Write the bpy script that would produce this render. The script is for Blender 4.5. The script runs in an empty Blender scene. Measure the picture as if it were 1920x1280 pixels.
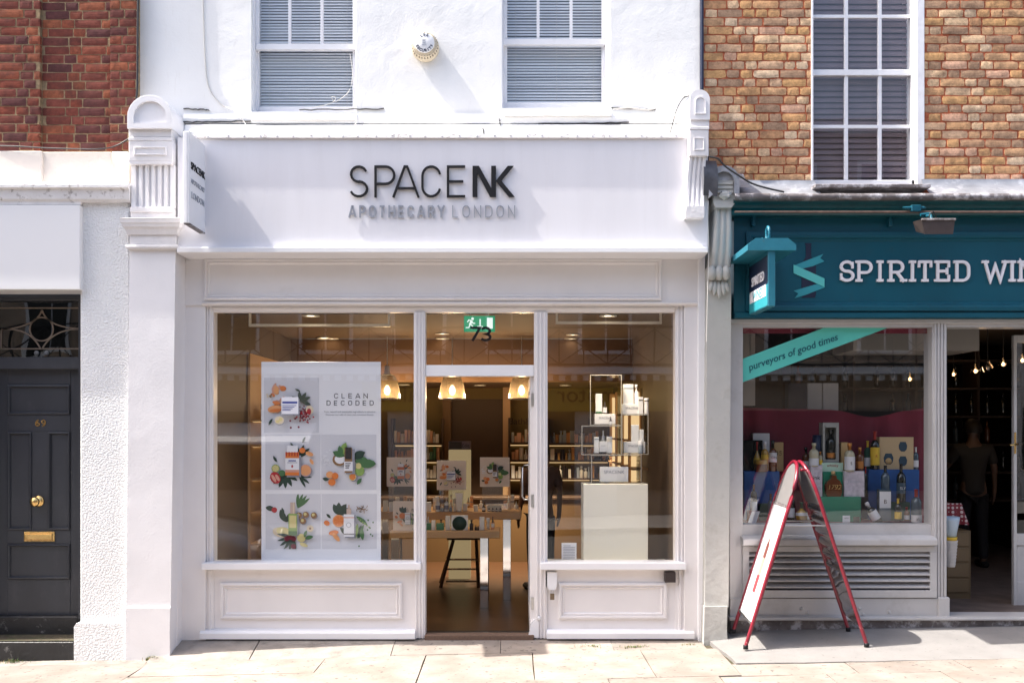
import bpy, bmesh, math, random
from mathutils import Vector, Matrix, noise
random.seed(7)
rad = math.radians
SC = bpy.context.scene
COL = SC.collection

# ------------------------------------------------------------------ camera, sky, sun, exposure
D = 8.8                      # metres from the lens to the shop window plane (y = 0)
HC = 1.862                   # lens height above the shop floor
F = 1866.7                   # focal length in photo pixels (35 mm lens, 1920 px wide)
cam_d = bpy.data.cameras.new('camera')
cam_d.lens = 35.0; cam_d.sensor_width = 36.0
cam_d.shift_y = 160 / 1920
cam_d.clip_start = 0.05; cam_d.clip_end = 500
cam = bpy.data.objects.new('camera', cam_d); COL.objects.link(cam)
cam.location = (0, -D, HC); cam.rotation_euler = (rad(90), 0, 0)
SC.camera = cam

SUN_TRAVEL = Vector((0.68, 0.066, -1.0)).normalized()
ts = -SUN_TRAVEL
world = bpy.data.worlds.new('World'); SC.world = world; world.use_nodes = True
wn = world.node_tree.nodes; wl = world.node_tree.links
for n in list(wn): wn.remove(n)
sky = wn.new('ShaderNodeTexSky'); sky.sky_type = 'NISHITA'; sky.sun_disc = False
sky.sun_elevation = math.asin(ts.z); sky.sun_rotation = math.atan2(ts.x, ts.y)
sky.air_density = 1.0; sky.dust_density = 4.5; sky.ozone_density = 0.4
bg = wn.new('ShaderNodeBackground'); bg.inputs['Strength'].default_value = 0.15
wo = wn.new('ShaderNodeOutputWorld')
wl.new(sky.outputs[0], bg.inputs[0]); wl.new(bg.outputs[0], wo.inputs[0])
sun_d = bpy.data.lights.new('sun', 'SUN'); sun_d.energy = 3.8; sun_d.angle = rad(0.5); sun_d.color = (1.0, 0.95, 0.87)
sun = bpy.data.objects.new('sun', sun_d); COL.objects.link(sun)
sun.rotation_euler = SUN_TRAVEL.to_track_quat('-Z', 'Y').to_euler(); sun.location = (-8, -4, 12)
SC.view_settings.view_transform = 'Standard'; SC.view_settings.look = 'None'
SC.view_settings.gamma = 1.0; SC.view_settings.use_curve_mapping = False
SC.view_settings.exposure = 1.46
SC.render.engine = 'CYCLES'
SC.cycles.max_bounces = 8; SC.cycles.diffuse_bounces = 4; SC.cycles.transparent_max_bounces = 16
SC.cycles.caustics_reflective = False; SC.cycles.caustics_refractive = False
SC.cycles.sample_clamp_indirect = 4.0
SC.cycles.use_denoising = True

# ------------------------------------------------------------------ helpers: photo pixel on a plane at depth y -> metres
def X(px, y=0.0): return (px - 960) / F * (D + y)
def Z(py, y=0.0): return HC + (800 - py) / F * (D + y)
def gz(x, y=0.0): return -0.012 + 0.033 * x        # the pavement falls towards the red brick house
def L(n, y=0.0): return n / F * (D + y)

class MB:
    def __init__(s): s.v = []; s.f = []; s.m = []; s.s = []
    def add(s, vs, fs, mi=0, smooth=False):
        o = len(s.v); s.v += [tuple(v) for v in vs]
        for f in fs:
            s.f.append(tuple(i + o for i in f)); s.m.append(mi); s.s.append(smooth)
        return s
    def box(s, x0, x1, y0, y1, z0, z1, mi=0, c=0.0):
        if x0 > x1: x0, x1 = x1, x0
        if y0 > y1: y0, y1 = y1, y0
        if z0 > z1: z0, z1 = z1, z0
        c = min(c, (x1-x0)*.45, (y1-y0)*.45, (z1-z0)*.45)
        if c <= 0:
            vs = [(x, y, z) for x in (x0, x1) for y in (y0, y1) for z in (z0, z1)]
            return s.add(vs, [(0,1,3,2),(4,6,7,5),(0,4,5,1),(2,3,7,6),(0,2,6,4),(1,5,7,3)], mi)
        vs = []; idx = {}
        for i, (x, sx) in enumerate(((x0, 1), (x1, -1))):
            for j, (y, sy) in enumerate(((y0, 1), (y1, -1))):
                for k, (z, sz) in enumerate(((z0, 1), (z1, -1))):
                    idx[i,j,k,0] = len(vs); vs.append((x, y+sy*c, z+sz*c))
                    idx[i,j,k,1] = len(vs); vs.append((x+sx*c, y, z+sz*c))
                    idx[i,j,k,2] = len(vs); vs.append((x+sx*c, y+sy*c, z))
        fs = []
        for i in (0,1): fs.append([idx[i,0,0,0], idx[i,1,0,0], idx[i,1,1,0], idx[i,0,1,0]])
        for j in (0,1): fs.append([idx[0,j,0,1], idx[1,j,0,1], idx[1,j,1,1], idx[0,j,1,1]])
        for k in (0,1): fs.append([idx[0,0,k,2], idx[1,0,k,2], idx[1,1,k,2], idx[0,1,k,2]])
        for a in (0,1):
            for b in (0,1):
                fs.append([idx[a,b,0,0], idx[a,b,1,0], idx[a,b,1,1], idx[a,b,0,1]])
                fs.append([idx[a,0,b,0], idx[a,1,b,0], idx[a,1,b,2], idx[a,0,b,2]])
                fs.append([idx[0,a,b,1], idx[1,a,b,1], idx[1,a,b,2], idx[0,a,b,2]])
                for k in (0,1): fs.append([idx[a,b,k,0], idx[a,b,k,1], idx[a,b,k,2]])
        return s.add(vs, fs, mi)
    def pb(s, x0, y0, x1, y1, yf, yb, mi=0, c=0.0):          # box from photo pixels measured on its front face at depth yf
        return s.box(X(x0,yf), X(x1,yf), yf, yb, Z(y0,yf), Z(y1,yf), mi, c)
    def prism(s, poly, axis, a, b, mi=0, smooth=False):
        n = len(poly)
        def P(p, t): return (t, p[0], p[1]) if axis == 'x' else ((p[0], t, p[1]) if axis == 'y' else (p[0], p[1], t))
        vs = [P(p, a) for p in poly] + [P(p, b) for p in poly]
        s.add(vs, [tuple(range(n)), tuple(range(2*n-1, n-1, -1))], mi)
        s.add(vs, [(i, (i+1) % n, n+(i+1) % n, n+i) for i in range(n)], mi, smooth)
        return s
    def lathe(s, prof, c=(0,0,0), n=20, mi=0, axis='z', smooth=True, a0=0.0, a1=2*math.pi, mi_of=None):
        vs = []
        full = abs(a1-a0) > 6.28
        m = n if full else n+1
        for r, h in prof:
            for i in range(m):
                t = a0 + (a1-a0)*i/n
                p = (r*math.cos(t), r*math.sin(t), h)
                if axis == 'y': p = (p[0], -p[2], p[1])
                if axis == 'x': p = (p[2], p[0], p[1])
                vs.append((c[0]+p[0], c[1]+p[1], c[2]+p[2]))
        o = len(s.v); s.v += vs
        for j in range(len(prof)-1):
            for i in range(n if full else n):
                i2 = (i+1) % m
                s.f.append((o+j*m+i, o+j*m+i2, o+(j+1)*m+i2, o+(j+1)*m+i))
                s.m.append(mi_of(j) if mi_of else mi); s.s.append(smooth)
        for j, rev in ((0, True), (len(prof)-1, False)):
            if prof[j][0] > 1e-5 and full:
                s.f.append(tuple(o+j*m+i for i in range(m))); s.m.append(mi_of(min(j, len(prof)-2)) if mi_of else mi); s.s.append(False)
        return s
    def tube(s, pts, r, n=8, mi=0, closed=False):
        pts = [Vector(p) for p in pts]; N = len(pts); rings = []
        up = Vector((0,0,1))
        for i, p in enumerate(pts):
            a = pts[(i-1) % N] if (closed or i > 0) else p
            b = pts[(i+1) % N] if (closed or i < N-1) else p
            t = (b-a).normalized()
            u = up if abs(t.dot(up)) < 0.95 else Vector((1,0,0))
            x = t.cross(u).normalized(); y = t.cross(x).normalized()
            rr = r[i] if isinstance(r, (list, tuple)) else r
            rings.append([p + x*math.cos(2*math.pi*k/n)*rr + y*math.sin(2*math.pi*k/n)*rr for k in range(n)])
        vs = [q for g in rings for q in g]; fs = []
        for i in range(N if closed else N-1):
            j = (i+1) % N
            for k in range(n): fs.append((i*n+k, i*n+(k+1) % n, j*n+(k+1) % n, j*n+k))
        s.add(vs, fs, mi, True)
        if not closed: s.add([vs[k] for k in range(n)] + [vs[(N-1)*n+k] for k in range(n)], [tuple(range(n)), tuple(range(n, 2*n))], mi)
        return s
    def ribbon(s, pts, w, y0, y1, mi=0, closed=False):       # a stroke in the x-z plane with thickness in y
        n = len(pts); Lf = []; Rt = []
        for i in range(n):
            p = Vector(pts[i])
            d0 = (p - Vector(pts[i-1])).normalized() if (closed or i > 0) else None
            d1 = (Vector(pts[(i+1) % n]) - p).normalized() if (closed or i < n-1) else None
            if d0 is None: d0 = d1
            if d1 is None: d1 = d0
            n0 = Vector((-d0.y, d0.x)); n1 = Vector((-d1.y, d1.x)); m = n0 + n1
            m = n0 if m.length < 1e-4 else m.normalized()
            k = (w/2) / max(0.35, m.dot(n0))
            Lf.append(p + m*k); Rt.append(p - m*k)
        vs = []
        for a, b in zip(Lf, Rt):
            vs += [(a.x, y0, a.y), (b.x, y0, b.y), (a.x, y1, a.y), (b.x, y1, b.y)]
        fs = []
        for i in range(n if closed else n-1):
            j = (i+1) % n; a = 4*i; b = 4*j
            fs += [(a, b, b+1, a+1), (a+2, a+3, b+3, b+2), (a, a+2, b+2, b), (a+1, b+1, b+3, a+3)]
        if not closed: fs += [(0,1,3,2), (4*(n-1), 4*(n-1)+2, 4*(n-1)+3, 4*(n-1)+1)]
        return s.add(vs, fs, mi)
    def mould(s, x0, z0, x1, z1, y, prof, mi=0, clip=None):              # profile of (inset, proud) swept round a rectangle
        vs = []; fs = []; n = len(prof)
        for i, p in prof:
            vs += [(x0+i, y-p, z0+i), (x1-i, y-p, z0+i), (x1-i, y-p, z1-i), (x0+i, y-p, z1-i)]
        for j in range(n-1):
            for k in range(4): fs.append((4*j+k, 4*j+(k+1) % 4, 4*(j+1)+(k+1) % 4, 4*(j+1)+k))
        return s.add(vs, fs, mi)
    def mesh(s, name, mats, origin=(0,0,0)):
        me = bpy.data.meshes.new(name)
        ox, oy, oz = origin
        me.from_pydata([(v[0]-ox, v[1]-oy, v[2]-oz) for v in s.v], [], s.f)
        me.polygons.foreach_set('material_index', s.m); me.polygons.foreach_set('use_smooth', s.s)
        for m in (mats if isinstance(mats, (list, tuple)) else [mats]): me.materials.append(m)
        bm = bmesh.new(); bm.from_mesh(me); bmesh.ops.recalc_face_normals(bm, faces=bm.faces); bm.to_mesh(me); bm.free()
        me.update(); return me

def wloc(o):
    p = Vector((0,0,0))
    while o is not None: p += o.location; o = o.parent
    return p
def tag(o, label=None, cat=None, group=None, kind=None):
    if label: o['label'] = label
    if cat: o['category'] = cat
    if group: o['group'] = group
    if kind: o['kind'] = kind
    return o
def obj(name, mb, mats, parent=None, origin=None, **kw):
    if origin is None:
        xs = [v[0] for v in mb.v]; ys = [v[1] for v in mb.v]; zs = [v[2] for v in mb.v]
        origin = ((min(xs)+max(xs))/2, (min(ys)+max(ys))/2, min(zs))
    me = mb.mesh(name, mats, origin)
    o = bpy.data.objects.new(name, me); COL.objects.link(o)
    if parent is not None: o.parent = parent; o.location = Vector(origin) - wloc(parent)
    else: o.location = origin
    return tag(o, **kw)
def thing(name, label, cat, loc=(0,0,0), group=None):
    o = bpy.data.objects.new(name, None); COL.objects.link(o); o.location = loc
    o.empty_display_size = 0.1
    return tag(o, label, cat, group)
def inst(src, parent, loc, scale=None, rot=None):            # one more object that shares src's mesh
    c = src.copy(); COL.objects.link(c); c.parent = parent
    c.location = Vector(loc) - (wloc(parent) if parent else Vector((0,0,0)))
    if scale: c.scale = scale
    if rot: c.rotation_euler = rot
    return c
def dup(o, loc=None, rz=None, label=None, parent=None):      # a thing with its parts and their sub-parts
    c = o.copy(); COL.objects.link(c); c.parent = parent
    if loc is not None: c.location = loc
    if rz is not None: c.rotation_euler = (c.rotation_euler[0], c.rotation_euler[1], rz)
    if label: c['label'] = label
    for ch in list(o.children): dup(ch, parent=c)
    return c

# ------------------------------------------------------------------ materials
def new_mat(name):
    m = bpy.data.materials.new(name); m.use_nodes = True
    return m, m.node_tree.nodes, m.node_tree.links, m.node_tree.nodes['Principled BSDF']
def rgb(h):                                                   # colour given as the 0-255 tone of the thing itself
    return tuple(((c/255)/12.92 if c/255 <= .04045 else ((c/255+.055)/1.055)**2.4) for c in h) + (1.0,)
def mat(name, col, rough=0.6, metal=0.0, var=0.0, vs=6.0, bump=0.0, bs=40.0, dirt=None, ds=3.0, dthr=(.55,.75), spec=0.5, rand=0.0, coat=0.0, stretch=None, bdist=0.01, specks=None):
    m, N, K, b = new_mat(name)
    b.inputs['Base Color'].default_value = col if len(col) == 4 else (*col, 1)
    b.inputs['Roughness'].default_value = rough; b.inputs['Metallic'].default_value = metal
    b.inputs['Specular IOR Level'].default_value = spec; b.inputs['Coat Weight'].default_value = coat
    b.inputs['Coat Roughness'].default_value = 0.08
    if not (var or bump or dirt or rand): return m
    tc = N.new('ShaderNodeTexCoord'); geo = N.new('ShaderNodeNewGeometry'); vec = geo.outputs['Position']
    if stretch:
        mp = N.new('ShaderNodeMapping'); mp.inputs['Scale'].default_value = stretch; K.new(vec, mp.inputs[0]); vec = mp.outputs[0]
    cur = None
    rgbn = N.new('ShaderNodeRGB'); rgbn.outputs[0].default_value = b.inputs['Base Color'].default_value; cur = rgbn.outputs[0]
    if var:
        nz = N.new('ShaderNodeTexNoise'); nz.inputs['Scale'].default_value = vs; nz.inputs['Detail'].default_value = 6; K.new(vec, nz.inputs['Vector'])
        mr = N.new('ShaderNodeMapRange'); mr.inputs[1].default_value = .3; mr.inputs[2].default_value = .7; mr.inputs[3].default_value = 1-var; mr.inputs[4].default_value = 1+var*.5
        K.new(nz.outputs[0], mr.inputs[0])
        mx = N.new('ShaderNodeVectorMath'); mx.operation = 'SCALE'; K.new(cur, mx.inputs[0]); K.new(mr.outputs[0], mx.inputs['Scale']); cur = mx.outputs[0]
    if rand:
        oi = N.new('ShaderNodeObjectInfo'); mr = N.new('ShaderNodeMapRange'); mr.inputs[3].default_value = 1-rand; mr.inputs[4].default_value = 1+rand*.6
        K.new(oi.outputs['Random'], mr.inputs[0])
        mx = N.new('ShaderNodeVectorMath'); mx.operation = 'SCALE'; K.new(cur, mx.inputs[0]); K.new(mr.outputs[0], mx.inputs['Scale']); cur = mx.outputs[0]
    if dirt:
        nz = N.new('ShaderNodeTexNoise'); nz.inputs['Scale'].default_value = ds; nz.inputs['Detail'].default_value = 9; nz.inputs['Roughness'].default_value = .68; K.new(vec, nz.inputs['Vector'])
        mr = N.new('ShaderNodeMapRange'); mr.inputs[1].default_value = dthr[0]; mr.inputs[2].default_value = dthr[1]; mr.inputs[4].default_value = dirt[3] if len(dirt) > 3 else .6
        K.new(nz.outputs[0], mr.inputs[0])
        mx = N.new('ShaderNodeMix'); mx.data_type = 'RGBA'; K.new(mr.outputs[0], mx.inputs['Factor']); K.new(cur, mx.inputs['A']); mx.inputs['B'].default_value = (*dirt[:3], 1); cur = mx.outputs['Result']
    if specks:                                            # (scale, threshold, colour, strength): gum, grit and chips
        nz = N.new('ShaderNodeTexNoise'); nz.inputs['Scale'].default_value = specks[0]; nz.inputs['Detail'].default_value = 3; K.new(geo.outputs['Position'], nz.inputs['Vector'])
        mr = N.new('ShaderNodeMapRange'); mr.inputs[1].default_value = specks[1]; mr.inputs[2].default_value = specks[1]+.05; mr.inputs[4].default_value = specks[3]; K.new(nz.outputs[0], mr.inputs[0])
        mx = N.new('ShaderNodeMix'); mx.data_type = 'RGBA'; K.new(mr.outputs[0], mx.inputs['Factor']); K.new(cur, mx.inputs['A']); mx.inputs['B'].default_value = (*specks[2], 1); cur = mx.outputs['Result']
    K.new(cur, b.inputs['Base Color'])
    if bump:
        nz = N.new('ShaderNodeTexNoise'); nz.inputs['Scale'].default_value = bs; nz.inputs['Detail'].default_value = 5; K.new(vec, nz.inputs['Vector'])
        bp = N.new('ShaderNodeBump'); bp.inputs['Strength'].default_value = bump; bp.inputs['Distance'].default_value = bdist
        K.new(nz.outputs[0], bp.inputs['Height']); K.new(bp.outputs[0], b.inputs['Normal'])
    return m
def emit(name, col, strength):
    m, N, K, b = new_mat(name)
    b.inputs['Base Color'].default_value = (0,0,0,1); b.inputs['Emission Color'].default_value = (*col[:3], 1); b.inputs['Emission Strength'].default_value = strength
    return m
def glass(name, tint=(1,1,1), ior=1.5, boost=1.0, wob=0.0, base=0.0):
    m, N, K, b = new_mat(name); N.remove(b); out = N['Material Output']
    t = N.new('ShaderNodeBsdfTransparent'); t.inputs[0].default_value = (*tint, 1)
    g = N.new('ShaderNodeBsdfGlossy'); g.inputs['Roughness'].default_value = 0.0
    fr = N.new('ShaderNodeLayerWeight'); fr.inputs[0].default_value = .5      # symmetric facing term, the same from inside and outside
    pw = N.new('ShaderNodeMath'); pw.operation = 'POWER'; pw.inputs[1].default_value = 5; K.new(fr.outputs['Facing'], pw.inputs[0])
    ml = N.new('ShaderNodeMath'); ml.operation = 'MULTIPLY_ADD'; ml.inputs[1].default_value = .9; ml.inputs[2].default_value = .045*boost+base; ml.use_clamp = True; K.new(pw.outputs[0], ml.inputs[0])
    mx = N.new('ShaderNodeMixShader'); K.new(ml.outputs[0], mx.inputs[0]); K.new(t.outputs[0], mx.inputs[1]); K.new(g.outputs[0], mx.inputs[2]); K.new(mx.outputs[0], out.inputs[0])
    if wob:
        geo = N.new('ShaderNodeNewGeometry'); nz = N.new('ShaderNodeTexNoise'); nz.inputs['Scale'].default_value = 1.3; nz.inputs['Detail'].default_value = 1
        K.new(geo.outputs['Position'], nz.inputs['Vector']); bp = N.new('ShaderNodeBump'); bp.inputs['Strength'].default_value = wob; bp.inputs['Distance'].default_value = .02
        K.new(nz.outputs[0], bp.inputs['Height']); K.new(bp.outputs[0], g.inputs['Normal']); K.new(bp.outputs[0], fr.inputs['Normal'])
    return m
def brick_mat(name, ramp, stain, soft=(.35,.62)):
    m, N, K, b = new_mat(name)
    oi = N.new('ShaderNodeObjectInfo'); geo = N.new('ShaderNodeNewGeometry')
    cr = N.new('ShaderNodeValToRGB'); cr.color_ramp.interpolation = 'CONSTANT'
    els = cr.color_ramp.elements
    while len(els) < len(ramp): els.new(0.5)
    for i, c in enumerate(ramp): els[i].position = i/len(ramp); els[i].color = rgb(c)
    K.new(oi.outputs['Random'], cr.inputs[0])
    off = N.new('ShaderNodeVectorMath'); off.operation = 'ADD'; K.new(geo.outputs['Position'], off.inputs[0])
    n1 = N.new('ShaderNodeTexNoise'); n1.inputs['Scale'].default_value = 28; n1.inputs['Detail'].default_value = 8; n1.inputs['Roughness'].default_value = .7; K.new(geo.outputs['Position'], n1.inputs['Vector'])
    mr = N.new('ShaderNodeMapRange'); mr.inputs[1].default_value = .3; mr.inputs[2].default_value = .7; mr.inputs[3].default_value = .62; mr.inputs[4].default_value = 1.22; K.new(n1.outputs[0], mr.inputs[0])
    sc = N.new('ShaderNodeVectorMath'); sc.operation = 'SCALE'; K.new(cr.outputs[0], sc.inputs[0]); K.new(mr.outputs[0], sc.inputs['Scale'])
    n2 = N.new('ShaderNodeTexNoise'); n2.inputs['Scale'].default_value = 5.5; n2.inputs['Detail'].default_value = 10; n2.inputs['Roughness'].default_value = .72; K.new(geo.outputs['Position'], n2.inputs['Vector'])
    m2 = N.new('ShaderNodeMapRange'); m2.inputs[1].default_value = .46; m2.inputs[2].default_value = .70; m2.inputs[4].default_value = .85; K.new(n2.outputs[0], m2.inputs[0])
    mx = N.new('ShaderNodeMix'); mx.data_type = 'RGBA'; K.new(m2.outputs[0], mx.inputs['Factor']); K.new(sc.outputs[0], mx.inputs['A']); mx.inputs['B'].default_value = rgb(stain)
    # pits and small dark specks of fired clay
    vo = N.new('ShaderNodeTexNoise'); vo.inputs['Scale'].default_value = 130; vo.inputs['Detail'].default_value = 2; K.new(geo.outputs['Position'], vo.inputs['Vector'])
    m3 = N.new('ShaderNodeMapRange'); m3.inputs[1].default_value = .66; m3.inputs[2].default_value = .76; m3.inputs[4].default_value = .8; K.new(vo.outputs[0], m3.inputs[0])
    mx2 = N.new('ShaderNodeMix'); mx2.data_type = 'RGBA'; K.new(m3.outputs[0], mx2.inputs['Factor']); K.new(mx.outputs['Result'], mx2.inputs['A']); mx2.inputs['B'].default_value = rgb(tuple(c*.45 for c in stain))
    K.new(mx2.outputs['Result'], b.inputs['Base Color']); b.inputs['Roughness'].default_value = .9; b.inputs['Specular IOR Level'].default_value = .25
    bp = N.new('ShaderNodeBump'); bp.inputs['Strength'].default_value = .3; bp.inputs['Distance'].default_value = .0025
    n4 = N.new('ShaderNodeTexNoise'); n4.inputs['Scale'].default_value = 75; n4.inputs['Detail'].default_value = 6; K.new(geo.outputs['Position'], n4.inputs['Vector'])
    K.new(n4.outputs[0], bp.inputs['Height']); K.new(bp.outputs[0], b.inputs['Normal'])
    return m
def stucco_mat(name, col, peb=0.0, patch=0.5, dirt=.35):
    m, N, K, b = new_mat(name)
    geo = N.new('ShaderNodeNewGeometry'); P = geo.outputs['Position']
    n1 = N.new('ShaderNodeTexNoise'); n1.inputs['Scale'].default_value = 2.2; n1.inputs['Detail'].default_value = 8; K.new(P, n1.inputs['Vector'])
    mr = N.new('ShaderNodeMapRange'); mr.inputs[1].default_value = .35; mr.inputs[2].default_value = .7; mr.inputs[3].default_value = 1.0; mr.inputs[4].default_value = .93; K.new(n1.outputs[0], mr.inputs[0])
    c0 = N.new('ShaderNodeRGB'); c0.outputs[0].default_value = (*col[:3], 1)
    sc = N.new('ShaderNodeVectorMath'); sc.operation = 'SCALE'; K.new(c0.outputs[0], sc.inputs[0]); K.new(mr.outputs[0], sc.inputs['Scale'])
    mp = N.new('ShaderNodeMapping'); mp.inputs['Scale'].default_value = (14, 14, 1.6); K.new(P, mp.inputs[0])
    n2 = N.new('ShaderNodeTexNoise'); n2.inputs['Scale'].default_value = 1.6; n2.inputs['Detail'].default_value = 8; n2.inputs['Roughness'].default_value = .7; K.new(mp.outputs[0], n2.inputs['Vector'])
    m2 = N.new('ShaderNodeMapRange'); m2.inputs[1].default_value = .6; m2.inputs[2].default_value = .82; m2.inputs[4].default_value = dirt; K.new(n2.outputs[0], m2.inputs[0])
    mx = N.new('ShaderNodeMix'); mx.data_type = 'RGBA'; K.new(m2.outputs[0], mx.inputs['Factor']); K.new(sc.outputs[0], mx.inputs['A']); mx.inputs['B'].default_value = (.55,.5,.45,1)
    K.new(mx.outputs['Result'], b.inputs['Base Color']); b.inputs['Roughness'].default_value = .55; b.inputs['Specular IOR Level'].default_value = .35
    # trowel ridges, lumps and (for pebble dash) coarse grains
    n3 = N.new('ShaderNodeTexNoise'); n3.inputs['Scale'].default_value = 3.5; n3.inputs['Detail'].default_value = 5; n3.inputs['Distortion'].default_value = .25; K.new(P, n3.inputs['Vector'])
    b1 = N.new('ShaderNodeBump'); b1.inputs['Strength'].default_value = patch; b1.inputs['Distance'].default_value = .03; K.new(n3.outputs[0], b1.inputs['Height'])
    n4 = N.new('ShaderNodeTexNoise'); n4.inputs['Scale'].default_value = 60 if not peb else 62; n4.inputs['Detail'].default_value = 3; K.new(P, n4.inputs['Vector'])
    b2 = N.new('ShaderNodeBump'); b2.inputs['Strength'].default_value = .25 if not peb else peb; b2.inputs['Distance'].default_value = .004 if not peb else .03
    K.new(n4.outputs[0], b2.inputs['Height']); K.new(b1.outputs[0], b2.inputs['Normal']); K.new(b2.outputs[0], b.inputs['Normal'])
    return m

M = {}
M['stucco'] = stucco_mat('painted stucco', (.85,.85,.84), patch=.24)
M['peb'] = stucco_mat('pebble dash', (.83,.84,.85), peb=.62, patch=.15)
M['pier'] = stucco_mat('painted pier', (.81,.80,.82), patch=.14, dirt=.25)
M['moul'] = mat('painted stone moulding', (.74,.72,.73), .55, var=.06, vs=9, bump=.35, bs=25, dirt=(.45,.40,.36,.4), ds=7, dthr=(.6,.85))
M['fascia'] = mat('pale lavender paint', (.78,.77,.80), .38, var=.03, vs=1.4, bump=.04, bs=3, spec=.4, dirt=(.50,.47,.45,.13), ds=2.2, dthr=(.52,.8), stretch=(5,5,.5))
M['joinery'] = mat('painted joinery', (.79,.765,.765), .35, var=.04, vs=3, bump=.04, bs=14, dirt=(.5,.46,.42,.3), ds=2.5, dthr=(.62,.85), spec=.45)
M['sillw'] = mat('white gloss paint', (.82,.82,.84), .3, var=.03, vs=4, bump=.1, bs=12, dirt=(.45,.42,.4,.35), ds=4, dthr=(.62,.85))
M['cream'] = mat('cream painted render', (.80,.73,.66), .6, var=.05, vs=3, bump=.25, bs=18, dirt=(.5,.42,.34,.35), ds=3)
M['dirtyledge'] = mat('weathered white ledge', (.78,.76,.76), .6, var=.08, vs=9, bump=.4, bs=30, dirt=(.16,.12,.10,.85), ds=16, dthr=(.56,.7))
M['lead'] = mat('lead sheet', (.30,.31,.34), .45, metal=.35, var=.25, vs=7, bump=.5, bs=9, dirt=(.62,.62,.66,.7), ds=6, dthr=(.5,.68))
M['leadd'] = mat('old lead edging', (.16,.14,.14), .6, metal=.2, var=.35, vs=12, bump=.6, bs=25, dirt=(.55,.54,.57,.8), ds=10, dthr=(.5,.64))
M['mortar_y'] = mat('red tinted mortar', rgb((170,92,62)), .95, var=.3, vs=30, bump=.8, bs=90, dirt=(.12,.07,.05,.6), ds=7)
M['mortar_r'] = mat('sandy mortar', rgb((150,128,98)), .95, var=.3, vs=30, bump=.8, bs=90, dirt=(.12,.09,.07,.5), ds=7)
M['brick_y'] = brick_mat('yellow stock brick', [(212,168,126),(204,158,116),(220,186,150),(192,146,108),(206,160,110),(222,194,162),(188,148,116),(206,170,138),(210,162,114),(172,140,114),(214,170,142),(200,158,120),(224,190,152),(180,146,118)], (112,88,70))
M['brick_r'] = brick_mat('red brick', [(127,66,52),(117,62,52),(142,78,58),(109,62,56),(97,56,54),(147,86,62),(124,68,58),(93,56,56),(135,74,58),(118,64,54)], (74,46,44))
M['door'] = mat('dark grey door paint', (.042,.046,.056), .36, var=.15, vs=5, bump=.15, bs=10, dirt=(.09,.09,.1,.4), ds=8, stretch=(1,1,.4))
M['blackpaint'] = mat('worn black paint', (.018,.018,.02), .5, var=.3, vs=9, bump=.5, bs=25, dirt=(.35,.34,.33,.7), ds=10, dthr=(.6,.72))
M['brass'] = mat('polished brass', (.75,.50,.20), .25, metal=1.0, var=.15, vs=30)
M['green'] = mat('dark teal paint', (.004,.082,.125), .42, spec=.3, var=.12, vs=3, bump=.1, bs=10, dirt=(.02,.05,.06,.4), ds=6)
M['teal'] = mat('teal paint', (.02,.17,.24), .4, var=.12, vs=8, bump=.15, bs=20, dirt=(.15,.09,.05,.5), ds=12, dthr=(.6,.75))
M['tealhi'] = mat('turquoise', (.10,.52,.50), .45)
M['tealmid'] = mat('mid turquoise', (.03,.30,.36), .45)
M['navy'] = mat('navy print', (.006,.012,.04), .45)
M['cornteal'] = mat('deep green cornice paint', (.005,.065,.08), .35, var=.2, vs=10, bump=.2, bs=20)
M['greyp'] = mat('light grey paint', (.50,.49,.49), .4, var=.06, vs=4, bump=.2, bs=14, dirt=(.25,.22,.19,.45), ds=3.5, dthr=(.55,.8))
M['greypier'] = mat('grey painted stone', (.44,.44,.42), .5, var=.08, vs=5, bump=.55, bs=18, dirt=(.26,.24,.2,.5), ds=5, dthr=(.55,.75))
M['redp'] = mat('red enamel tube', (.22,.010,.026), .3, coat=.35, var=.1, vs=20, specks=(34,.66,(.45,.22,.20),.7))
M['black'] = mat('satin black', (.010,.010,.012), .5, spec=.25)
M['letgrey'] = mat('grey metal letter', (.33,.35,.40), .35, metal=.35)
M['white'] = mat('white', (.82,.82,.83), .4)
M['whitel'] = mat('white lettering', (.82,.80,.84), .4)
M['wframe'] = mat('white window paint', (.80,.80,.83), .35, var=.04, vs=8, bump=.2, bs=20, dirt=(.4,.36,.34,.4), ds=9, dthr=(.6,.8))
M['blind'] = mat('venetian slat', (.74,.76,.79), .45)
M['blindp'] = mat('purple brown slat', (.17,.125,.14), .5, var=.15, vs=6)
M['cable'] = mat('white cable', (.6,.58,.55), .5)
M['cableb'] = mat('black cable', (.02,.02,.022), .5)
M['glass'] = glass('shop glass', (.98,.985,.98), boost=2.4, wob=.035, base=.0)
M['uglass'] = glass('upper window glass', (.95,.96,.97), boost=1.7, wob=.09)
M['dglass'] = glass('dark fanlight glass', (.35,.36,.36), boost=1.6, wob=.3)
M['acryl'] = glass('clear acrylic', (.93,.94,.92), boost=2.2)
M['chrome'] = mat('chrome', (.85,.85,.86), .06, metal=1.0)
M['steel'] = mat('brushed steel', (.6,.6,.6), .3, metal=1.0)
M['flag'] = mat('sandstone flag', rgb((149,139,131)), .85, specks=(22,.63,(.10,.09,.08),.8), var=.2, vs=3.5, bump=.35, bs=30, dirt=rgb((118,108,98))[:3]+(.85,), ds=2.6, dthr=(.45,.75), rand=.12)
M['flagstrip'] = mat('old grey stone strip', rgb((150,142,134)), .9, var=.2, vs=6, bump=.6, bs=30, dirt=(.10,.09,.08,.7), ds=5, dthr=(.5,.72))
M['joint'] = mat('mossy joint', rgb((78,70,54)), .95, var=.4, vs=30, bump=.6, bs=60, dirt=(.04,.06,.015,.8), ds=9, dthr=(.52,.62))
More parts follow.
